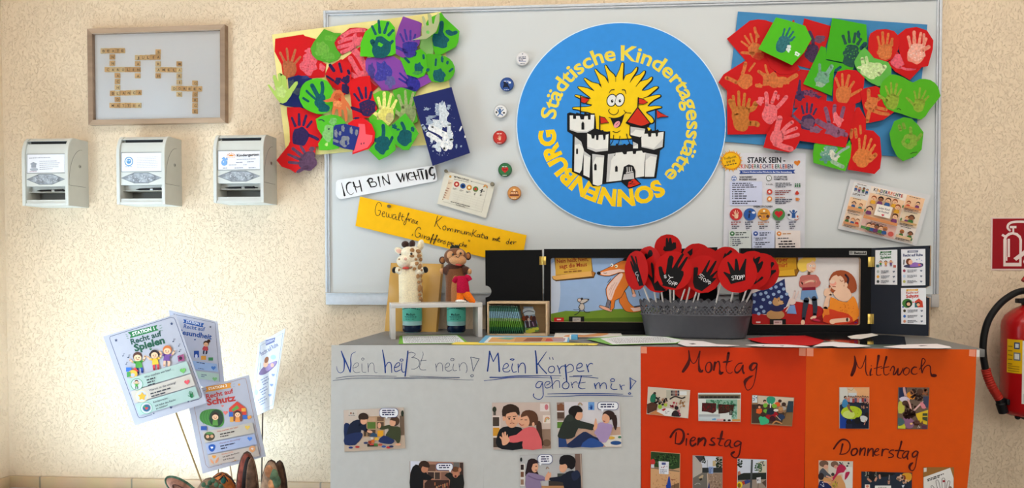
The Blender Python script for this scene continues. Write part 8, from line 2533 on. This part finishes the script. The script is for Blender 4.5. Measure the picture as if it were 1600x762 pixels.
def ph4(a):
    a.poly((214,210,216),[(628,42),(1092,40),(1100,330),(636,330)]);a.poly((196,160,140),[(640,270),(1100,250),(1110,418),(600,420)]);a.poly((226,220,212),[(900,330),(1110,316),(1112,416),(980,416)])
    a.poly((150,130,120),[(568,46),(630,44),(640,250),(576,260)])
    for y,c in ((64,(120,74,54)),(130,(90,70,60)),(210,(90,130,50))):a.rect(c,572,y,630,y+50)
    a.ell((130,84,60),602,84,28,26);a.ell((130,84,60),604,64,14,12);a.rect((230,224,220),568,116,628,124);a.rect((230,224,220),572,198,632,206)
    a.rect((110,160,220),832,42,884,108);a.hand((30,70,150),858,84,44,0,kind='paper')
    for k,c in enumerate(((170,120,110),(190,170,130),(150,160,150))):a.stroke(c,[(746+6*k,66),(756+3*k,50+4*k),(772-2*k,50+4*k),(784-5*k,68)],5,3)
    a.ell((226,180,80),1026,342,30,13);a.ell((40,80,140),1064,384,46,17);a.ell((60,120,90),1096,336,14,10)
    a.poly((32,46,84),[(640,418),(700,360),(790,292),(830,300),(880,330),(930,350),(900,380),(830,360),(770,418)],sm=2);a.poly((44,80,150),[(770,418),(830,350),(880,346),(940,380),(956,416)],sm=2);a.poly((40,66,120),[(582,340),(640,330),(660,418),(584,420)])
    a.poly((44,50,46),[(582,300),(620,210),(660,150),(720,170),(770,200),(880,230),(890,262),(860,278),(750,262),(720,330),(660,352),(582,340)],sm=2)
    a.ell((30,24,24),722,122,56,50);a.ell(SKN,752,152,34,42);a.poly((30,24,24),[(674,130),(690,80),(750,72),(784,104),(780,128),(740,128),(722,170),(690,180)],sm=2);a.ell((50,56,52),676,176,34,30)
    a.poly(SKN,[(882,270),(882,226),(892,180),(902,186),(906,220),(920,240),(904,266)],sm=2);a.ell(SKN,888,262,14,18)
    a.poly((170,146,190),[(916,220),(960,212),(1010,226),(1036,240),(1020,310),(980,380),(930,370),(900,320),(882,300),(906,260)],sm=2)
    a.poly((52,34,32),[(1030,160),(1066,150),(1076,220),(1064,280),(1046,250),(1034,200)],sm=2);a.ell((52,34,32),1004,152,52,40);a.ell(SKN,980,180,32,42,-10);a.poly((52,34,32),[(962,130),(1000,112),(1050,140),(1040,190),(1016,170),(990,146)],sm=2);a.stroke((140,60,60),[(960,200),(972,204)],8,0)
    bubble(a,912,44,1082,104,(950,128),2,25)
photo('photo print on the second grey poster of a boy reaching at a girl in lilac',Q2,[(566,42),(1094,38),(1114,418),(578,424)],(206,196,192),ph4)
def ph5(a):
    a.poly((186,186,188),[(262,490),(720,478),(726,800),(266,800)]);a.poly((120,96,88),[(720,476),(776,476),(786,800),(726,800)]);a.stroke((190,170,156),[(768,480),(780,760)],10,0)
    for y,c in ((566,(60,46,46)),(626,(120,80,60)),(690,(150,120,100))):a.rect((222,216,210),262,y-8,300,y+56);a.rect(c,266,y,292,y+44)
    a.ell((30,34,36),270,524,9,18)
    for k,c in enumerate(((140,110,110),(180,160,130))):a.stroke(c,[(478+6*k,602),(488,584+6*k),(504-5*k,600)],5,3)
    a.rect((70,76,70),574,640,640,680);a.rect((60,54,50),500,700,640,760);a.rect((180,130,90),440,744,640,800)
    a.poly((44,30,34),[(312,600),(330,526),(380,516),(410,550),(404,620),(420,660),(360,680),(306,660)],sm=2);a.ell(SKN,384,586,28,46);a.poly((44,30,34),[(330,560),(360,520),(404,530),(408,556),(370,560),(352,620),(332,640)],sm=2);a.stroke((130,60,60),[(388,612),(402,612)],6,0);a.ell((40,30,30),396,580,6,5)
    a.poly((142,124,158),[(312,650),(360,636),(420,650),(470,672),(470,704),(430,706),(440,800),(316,800)],sm=2);a.stroke((116,98,134),[(330,660),(400,690),(460,694)],10,3)
    a.poly(SKN,[(468,690),(480,650),(488,640),(500,620),(506,640),(518,630),(522,660),(506,690),(484,700)],sm=2)
    a.poly((24,30,46),[(510,676),(600,664),(650,630),(700,616),(760,640),(770,700),(756,800),(640,800),(620,716),(520,704)],sm=2);a.poly((34,44,70),[(690,640),(740,612),(766,650),(740,690),(706,700)],sm=2)
    a.ell((26,22,26),660,540,68,56);a.ell(SKN,622,588,32,46,10);a.poly((26,22,26),[(590,560),(600,500),(660,484),(716,520),(722,580),(690,608),(660,580),(640,560),(620,566)],sm=2);a.ell(SKN,644,588,13,20)
    bubble(a,412,484,530,558,(430,574),3,35)
photo('photo print at the bottom of the second grey poster, girl and boy palm to palm',Q2,[(259,486),(778,473),(794,880),(264,884)],(170,166,166),ph5)

Q3 = cropf(1005,598,10.0)
def ph6(a):
    a.poly((206,194,178),[(72,70),(720,118),(712,330),(64,300)]);a.poly((214,204,192),[(560,330),(712,300),(700,540),(560,530)])
    a.rect((180,176,160),360,110,430,240)
    for i in range(8):a.rect(((70,62,66),(120,110,110),(150,80,70),(50,60,80))[i%4],432+34*(i%4),116+46*(i//4),462+34*(i%4),154+46*(i//4))
    a.rect((220,224,226),570,130,680,190);a.stroke((60,54,50),[(420,250),(500,210),(600,240),(650,220)],22,3)
    a.poly((30,110,84),[(110,290),(120,200),(180,150),(200,200),(180,300)],sm=2);a.ell((50,36,30),180,160,22,20)
    a.poly((78,48,36),[(60,330),(130,300),(230,330),(210,420),(80,475),(62,470)])
    a.specks((40,32,34),280,280,110,60,26,12,26,3,kind='paper');a.specks((160,110,80),290,290,110,50,10,10,16,4,kind='paper')
    a.ell((150,190,60),262,370,32,34);a.ell((170,190,70),350,340,28,30);a.ell((206,160,130),352,310,14);a.specks((180,50,70),470,340,60,46,12,12,22,6,kind='paper');a.specks((160,110,60),600,330,60,60,16,8,18,7,kind='paper')
    a.poly((196,130,80),[(90,480),(210,420),(330,510),(120,490)])
    a.poly((226,226,226),[(206,440),(320,390),(420,395),(500,430),(450,515),(340,510)]);a.poly((170,36,44),[(282,420),(330,395),(360,404),(318,440)]);a.specks((60,60,70),400,450,60,40,12,4,8,8,kind='paper')
    a.poly((46,34,40),[(440,512),(470,440),(520,430),(580,470),(585,520),(540,526)],sm=2);a.ell((40,30,32),520,390,32,30);a.specks((200,90,120),560,470,26,46,6,8,14,9,kind='paper')
photo('photo print under Montag at the left, a classroom with a white table',Q3,[(75,58),(735,112),(702,552),(52,486)],(206,196,180),ph6)
def ph7(a):
    a.rect((110,98,76),862,180,1520,244);a.rect((70,66,62),880,205,1500,240)
    for k in range(9):a.rect((40,38,36),900+66*k,206,950+66*k,232)
    a.rect((216,222,220),862,250,1500,580);a.rect((140,180,160),980,256,1470,420);a.specks((70,130,100),1220,330,240,70,60,10,26,3,kind='paper');a.rect((206,190,160),1472,260,1515,590)
    a.rect((150,190,176),1380,380,1470,570);a.specks((90,150,120),1420,470,40,80,20,8,18,5,kind='paper')
    a.poly((76,22,26),[(920,310),(1140,316),(1140,440),(1090,474),(1000,450),(915,444)]);a.specks((50,40,30),1030,380,100,60,24,8,18,7,kind='paper');a.specks((120,20,26),1030,380,100,60,14,8,16,8,kind='paper')
    a.poly((60,34,26),[(1172,330),(1420,342),(1410,440),(1290,470),(1176,480)]);a.specks((110,30,24),1290,400,110,50,18,8,16,9,kind='paper');a.specks((50,60,36),1300,400,110,50,14,8,14,10,kind='paper')
    a.rect((30,32,32),1345,420,1395,500);a.rect((110,110,100),1355,432,1385,490)
    a.rect((170,176,182),870,490,1200,526);a.rect((196,206,212),866,526,1200,576);a.poly((110,160,206),[(1070,560),(1130,548),(1140,580),(1080,580)]);a.rect((226,170,170),1150,560,1270,590);a.ell((40,24,22),1270,582,20,16);a.ell((40,24,22),1345,582,26,14);a.rect((210,150,80),1390,566,1515,600)
photo('photo print under Montag in the middle, a window with dark red posters',Q3,[(857,154),(1527,154),(1520,608),(862,592)],(214,216,212),ph7)
Q4 = cropf(1165,605,11.378)
def ph8(a):
    a.poly((206,190,170),[(220,146),(856,186),(850,330),(220,300)]);a.poly((130,100,66),[(640,440),(840,430),(826,678),(560,660)]);a.poly((70,54,44),[(110,300),(420,300),(700,460),(640,650),(110,630)])
    a.rect((206,216,220),120,142,208,270);a.specks((50,90,130),164,205,36,50,12,6,14,2,kind='paper')
    a.poly((50,150,120),[(370,200),(420,160),(520,180),(520,250),(450,310),(390,270)],sm=2);a.rect((230,226,220),432,285,452,360)
    for x,y,c,r in ((570,300,(220,90,40),50),(240,420,(220,96,40),56),(350,320,(120,180,60),44),(510,330,(130,180,60),48),(350,420,(110,170,60),40),(320,590,(60,180,130),92),(520,480,(160,20,36),60),(400,520,(160,20,36),46),(440,420,(36,44,60),70),(630,530,(40,60,96),62),(680,370,(180,170,160),40),(480,560,(60,24,36),56),(620,410,(160,110,76),50)):a.blot(c,x,y,r,r*0.86,12,0.2,0,int(x),kind='paper')
    for x,y,r in ((240,330,44),(610,240,32),(680,300,40),(310,480,48),(340,240,28),(150,350,36)):a.ell((60,40,34),x,y,r,r*0.9)
    a.ell((196,140,90),625,380,44,36);a.ell((226,222,214),540,405,44,24);a.ell((214,160,130),245,350,22,20);a.ell((214,160,130),345,260,18)
    a.poly((44,62,76),[(760,240),(850,244),(840,440),(720,440),(730,380)]);a.stroke((50,44,44),[(720,440),(690,560)],8,0);a.stroke((206,180,150),[(540,500),(620,580)],10,0);a.stroke((190,130,80),[(480,650),(540,600),(640,640)],26,3)
photo('photo print under Montag at the right, many children around a floor circle',Q4,[(114,132),(866,178),(826,690),(98,648)],(150,120,92),ph8)
Q5 = cropf(1010,700,8.205)
def ph9(a):
    a.poly((40,66,34),[(58,44),(428,72),(424,250),(340,270),(54,230)]);a.specks((70,104,50),250,150,150,80,70,6,14,3,kind='paper');a.specks((24,40,22),250,150,150,80,50,6,14,4,kind='paper')
    a.poly((206,160,116),[(54,240),(424,300),(420,590),(54,590)]);a.specks((180,134,92),240,430,170,120,60,5,12,5,kind='paper');a.poly((130,110,90),[(56,228),(424,290),(424,304),(56,258)])
    a.ell((196,50,50),82,176,30,40);a.rect((206,206,214),60,206,100,250)
    a.poly((222,226,236),[(156,166),(288,172),(284,334),(164,326)]);a.rect((70,80,140),196,182,248,212);a.specks((150,60,90),224,238,44,12,10,5,9,6,kind='paper');a.bars((110,110,130),178,270,270,274,3,20,9,7)
    a.poly((30,66,160),[(284,360),(298,362),(316,480),(300,590),(268,590),(248,470),(264,462)]);a.poly((120,90,66),[(316,480),(420,440),(420,590),(316,590)]);a.stroke((80,60,44),[(360,460),(362,588)],6,0);a.stroke((130,60,40),[(318,398),(370,404)],8,0)
photo('photo print under Dienstag at the left, white sign and blue cone in sand',Q5,[(56,37),(434,65),(430,600),(52,600)],(196,156,116),ph9)
def ph10(a):
    a.poly((206,212,224),[(700,104),(900,106),(900,260),(700,260)]);a.poly((176,168,160),[(596,100),(640,104),(715,210),(716,300),(598,380)]);a.poly((60,60,66),[(620,96),(730,100),(740,130),(690,180),(640,120)])
    a.specks((34,54,36),930,180,44,70,40,8,16,3,kind='paper');a.specks((40,50,40),730,150,30,50,18,8,14,4,kind='paper');a.rect((190,170,130),850,160,890,230)
    a.rect((46,50,50),716,248,974,312);a.poly((110,106,100),[(598,380),(716,312),(780,312),(780,590),(598,590)]);a.poly((150,126,108),[(780,320),(974,320),(974,590),(790,590)]);a.specks((110,88,74),880,450,80,120,60,4,10,5,kind='paper');a.specks((190,166,146),880,450,80,120,40,3,8,6,kind='paper')
    a.poly((180,160,130),[(670,372),(716,340),(734,348),(716,390),(676,396)]);a.poly((50,46,40),[(672,390),(716,380),(712,404),(690,416)]);a.stroke((200,180,160),[(782,330),(800,590)],12,0)
    a.poly((140,160,200),[(796,236),(858,238),(854,326),(800,324)]);a.bars((60,80,130),806,252,848,254,4,18,9,7);a.poly((36,50,110),[(798,440),(806,442),(822,590),(776,590)]);a.stroke((60,60,66),[(781,150),(781,300)],4,0);a.stroke((200,200,196),[(620,466),(660,446),(690,460)],5,3)
photo('photo print under Dienstag in the middle, a path beside a white house wall',Q5,[(592,90),(976,106),(976,600),(592,600)],(170,160,150),ph10)
def ph11(a):
    a.poly((204,212,226),[(1172,140),(1536,150),(1536,330),(1172,330)]);a.specks((40,56,44),1200,190,30,54,26,8,16,3,kind='paper');a.poly((196,190,170),[(1430,180),(1480,160),(1536,166),(1536,320),(1440,320)]);a.specks((70,104,74),1436,250,48,60,44,7,15,4,kind='paper');a.specks((60,70,80),1490,200,30,30,6,8,12,9,kind='paper')
    a.poly((34,40,36),[(1172,340),(1250,316),(1536,312),(1536,400),(1172,410)]);a.poly((150,136,124),[(1172,408),(1536,396),(1536,590),(1172,590)]);a.poly((170,120,100),[(1172,300),(1200,290),(1210,330),(1172,350)])
    a.poly((50,66,130),[(1240,420),(1290,404),(1330,408),(1330,436),(1262,464)]);a.poly((180,60,40),[(1222,430),(1252,416),(1266,456),(1240,470)]);a.ell((226,196,40),1196,468,36,42);a.ell((120,96,26),1190,476,20,30)
    a.poly((70,74,78),[(1342,146),(1366,146),(1350,590),(1322,590)]);a.poly((206,206,210),[(1412,376),(1468,368),(1466,446),(1416,450)]);a.specks((50,50,70),1438,406,18,8,6,5,8,8,kind='paper');a.stroke((90,80,70),[(1436,450),(1428,530)],7,0);a.poly((80,60,50),[(1480,440),(1536,400),(1536,500)])
photo('photo print under Dienstag at the right, yellow play tunnel beside a grey post',Q5,[(1166,130),(1543,146),(1540,600),(1160,600)],(190,190,190),ph11)

Q6 = cropf(1300,598,9.525)
def ph12(a):
    a.poly((206,206,200),[(116,66),(230,66),(240,220),(120,300)]);a.poly((226,170,120),[(300,66),(556,66),(552,260),(380,240)]);a.poly((214,190,160),[(220,66),(310,66),(380,140),(240,150)]);a.rect((200,206,210),245,146,368,200);a.stroke((150,120,80),[(230,90),(290,110),(320,80)],5,3)
    a.poly((30,40,60),[(116,330),(240,260),(420,290),(550,300),(550,560),(116,560)]);a.poly((26,62,150),[(116,440),(200,540),(360,520),(350,678),(116,676)]);a.poly((18,24,46),[(320,520),(550,480),(546,680),(220,680)])
    a.ell((176,200,40),290,440,156,98);a.ell((196,214,110),250,470,90,60);a.specks((120,130,40),350,420,60,40,16,3,8,3,kind='paper')
    a.poly((60,130,180),[(150,340),(160,262),(200,238),(236,290),(240,330),(190,370)],sm=2);a.ell((40,30,28),198,212,22,22);a.ell((180,130,110),206,224,16,18);a.poly((120,84,66),[(220,330),(262,310),(270,380),(310,430),(280,434),(236,380)])
    for i in range(9):
        x = 248+35*i;y = 216+(i%3)*6
        a.ell((44,32,30),x,y-14,15,16);a.ell((206,150,126),x,y-8,10,11);a.poly(((200,130,120),(180,180,190),(150,60,60),(90,80,110))[i%4],[(x-16,y+6),(x+16,y+6),(x+18,y+66),(x-18,y+66)])
    a.specks((50,40,44),490,320,56,60,30,10,20,5,kind='paper');a.specks((190,140,120),480,330,60,60,12,8,14,6,kind='paper')
    a.ell((30,24,28),520,472,30,34);a.poly((200,204,206),[(420,500),(470,486),(530,520),(500,580),(430,570)],sm=2);a.ell((24,24,32),250,580,40,46);a.ell((20,20,26),380,560,48,50);a.rect((30,34,60),206,610,300,678);a.stroke((190,130,110),[(500,560),(480,620)],12,0)
photo('photo print under Mittwoch at the left, children around a green yellow round mat',Q6,[(106,64),(556,64),(552,686),(106,676)],(190,170,150),ph12)
def ph13(a):
    a.poly((34,44,80),[(1000,70),(1110,66),(1110,220),(998,230)]);a.poly((60,64,90),[(1360,200),(1440,200),(1430,370),(1350,340)]);a.poly((214,180,40),[(1240,460),(1430,400),(1416,620),(1300,590)]);a.poly((200,200,60),[(985,600),(1100,600),(1090,680),(980,676)]);a.poly((190,186,80),[(990,290),(1060,270),(1080,420),(990,450)],sm=2)
    a.stroke((214,170,166),[(1072,76),(1080,130),(1100,200)],36,3);a.poly((206,196,216),[(1000,230),(1080,200),(1160,240),(1120,290),(1040,280)],sm=2);a.poly((224,140,40),[(1110,180),(1150,130),(1230,140),(1240,230),(1160,240)],sm=2);a.ell((150,100,70),1200,140,44,44)
    a.specks((60,40,34),1270,170,90,90,36,14,30,3,kind='paper');a.specks((150,90,60),1380,130,56,56,12,14,26,4,kind='paper');a.ell((90,60,46),1310,130,44,46);a.ell((80,54,44),1090,300,48,40);a.specks((70,46,40),1180,330,90,60,20,14,26,8,kind='paper')
    a.stroke((220,170,160),[(1130,250),(1160,320),(1176,400)],26,3);a.stroke((224,180,176),[(1350,280),(1300,330),(1220,410)],24,3);a.poly((214,130,140),[(1310,290),(1360,300),(1400,370),(1340,380)],sm=2)
    a.poly((140,96,130),[(1060,520),(1110,500),(1220,560),(1200,660),(1130,676),(1090,640)],sm=2);a.specks((64,40,34),1150,460,90,64,60,14,28,5,kind='paper');a.poly((70,100,104),[(985,520),(1060,540),(1080,600),(990,640)],sm=2)
    a.poly((60,74,50),[(1350,450),(1420,450),(1416,570),(1346,540)]);a.rect((214,180,40),1340,490,1420,504);a.specks((110,70,60),1280,600,70,40,24,12,22,6,kind='paper');a.rect((90,50,76),1336,630,1412,680);a.specks((210,200,196),1290,650,30,16,6,6,10,7,kind='paper');a.ell((226,180,120),1180,606,20,16)
photo('photo print under Mittwoch at the right, children reaching together seen from above',Q6,[(984,64),(1450,68),(1424,688),(972,686)],(110,90,76),ph13)
Q7 = cropf(1270,712,6.957)
def ph14(a):
    a.poly((206,200,190),[(170,56),(434,66),(430,200),(170,200)]);a.poly((214,216,214),[(330,120),(432,120),(430,420),(360,420),(320,280)]);a.poly((206,150,96),[(130,230),(300,210),(350,300),(370,420),(80,420),(70,300)]);a.specks((60,66,76),340,90,70,22,12,6,14,3,kind='paper')
    a.ell((110,84,70),120,84,50,36);a.ell((214,160,136),142,118,24,24);a.poly((84,86,96),[(74,170),(110,130),(160,180),(200,220),(160,240),(80,200)],sm=2)
    a.ell((120,92,76),236,90,42,34);a.ell((206,150,130),252,118,22,20);a.poly((176,36,76),[(262,130),(300,90),(350,110),(366,160),(330,180),(280,190),(220,270),(204,250),(250,190)],sm=2);a.poly((176,36,76),[(340,190),(400,170),(390,210),(350,260)],sm=2);a.stroke((226,210,206),[(368,146),(344,190),(338,260)],18,3)
    a.ell((50,40,44),90,222,32,40);a.poly((30,40,90),[(68,290),(110,270),(200,330),(210,420),(68,420)],sm=2);a.specks((206,206,220),100,310,28,26,8,5,10,4,kind='paper');a.stroke((214,160,136),[(150,220),(200,240),(210,256)],16,3);a.stroke((214,160,136),[(120,280),(190,290)],14,0)
    a.specks((200,190,60),240,310,30,36,16,5,10,5,kind='paper');a.specks((60,50,50),240,310,30,36,10,4,8,6,kind='paper');a.ell((60,60,60),218,200,18,18)
photo('photo print under Donnerstag at the left, child in crimson leaning over a table',Q7,[(63,47),(437,57),(432,430),(63,430)],(206,180,156),ph14)
def ph15(a):
    a.poly((34,44,60),[(530,172),(1074,190),(1072,430),(530,430)]);a.poly((22,22,26),[(560,174),(700,178),(690,240),(650,270),(600,250)],sm=2);a.poly((24,22,24),[(700,180),(900,186),(860,210),(740,230)],sm=2)
    a.specks((150,150,140),590,200,22,34,16,4,8,3,kind='paper');a.specks((150,150,140),684,200,16,30,12,4,8,4,kind='paper')
    for p in ([(600,250),(630,276)],[(690,240),(680,266)],[(726,210),(730,240)],[(828,250),(826,296)]):a.stroke((206,150,126),p,22,0)
    a.stroke((60,54,60),[(832,206),(826,260)],22,0);a.stroke((200,190,190),[(832,210),(828,256)],6,0)
    a.poly((210,150,40),[(970,200),(1020,184),(1072,194),(1070,260),(1010,280)],sm=2);a.poly((120,50,30),[(960,220),(1000,210),(1010,250),(970,260)],sm=2);a.specks((214,170,146),950,240,40,26,14,10,18,5,kind='paper');a.specks((214,170,146),1010,280,36,20,8,10,16,6,kind='paper')
    a.poly((226,226,224),[(676,322),(850,322),(860,430),(670,430)]);a.bars((90,90,96),712,336,820,336,1,10,8,7);a.rect((226,214,204),566,310,620,350);a.ell((200,120,100),594,330,16,16);a.poly((206,220,236),[(966,320),(1000,312),(980,350)])
photo('photo print under Donnerstag in the middle, children sitting around a white sheet',Q7,[(528,168),(1079,182),(1074,440),(530,440)],(40,46,60),ph15)
def ph16(a):
    a.poly((150,104,50),[(1204,126),(1528,126),(1528,430),(1204,430)]);a.poly((214,206,200),[(1206,130),(1238,128),(1236,170),(1206,176)])
    a.poly((222,220,218),[(1204,232),(1494,128),(1530,240),(1528,430),(1204,430)]);a.bars((50,46,46),1240,252,1455,176,2,16,11,3)
    k = (50,44,44)
    for x0,y0,x1,y1,w in ((1370,350,1352,275,15),(1422,350,1420,255,16),(1464,350,1478,282,13),(1320,380,1298,336,14)):
        a.stroke(k,[(x0-w,y0),(x1-w,y1),(x1,y1-w*0.9),(x1+w,y1),(x0+w,y0)],5,3)
    a.poly((150,40,50),[(1410,264),(1436,262),(1438,284),(1412,286)]);a.stroke(k,[(1290,420),(1310,380),(1350,350)],5,3);a.ell((130,100,90),1494,350,18,22)
photo('photo print under Donnerstag at the right, an outlined hand on white paper',Q7,[(1200,122),(1533,122),(1533,440),(1200,440)],(150,104,50),ph16)
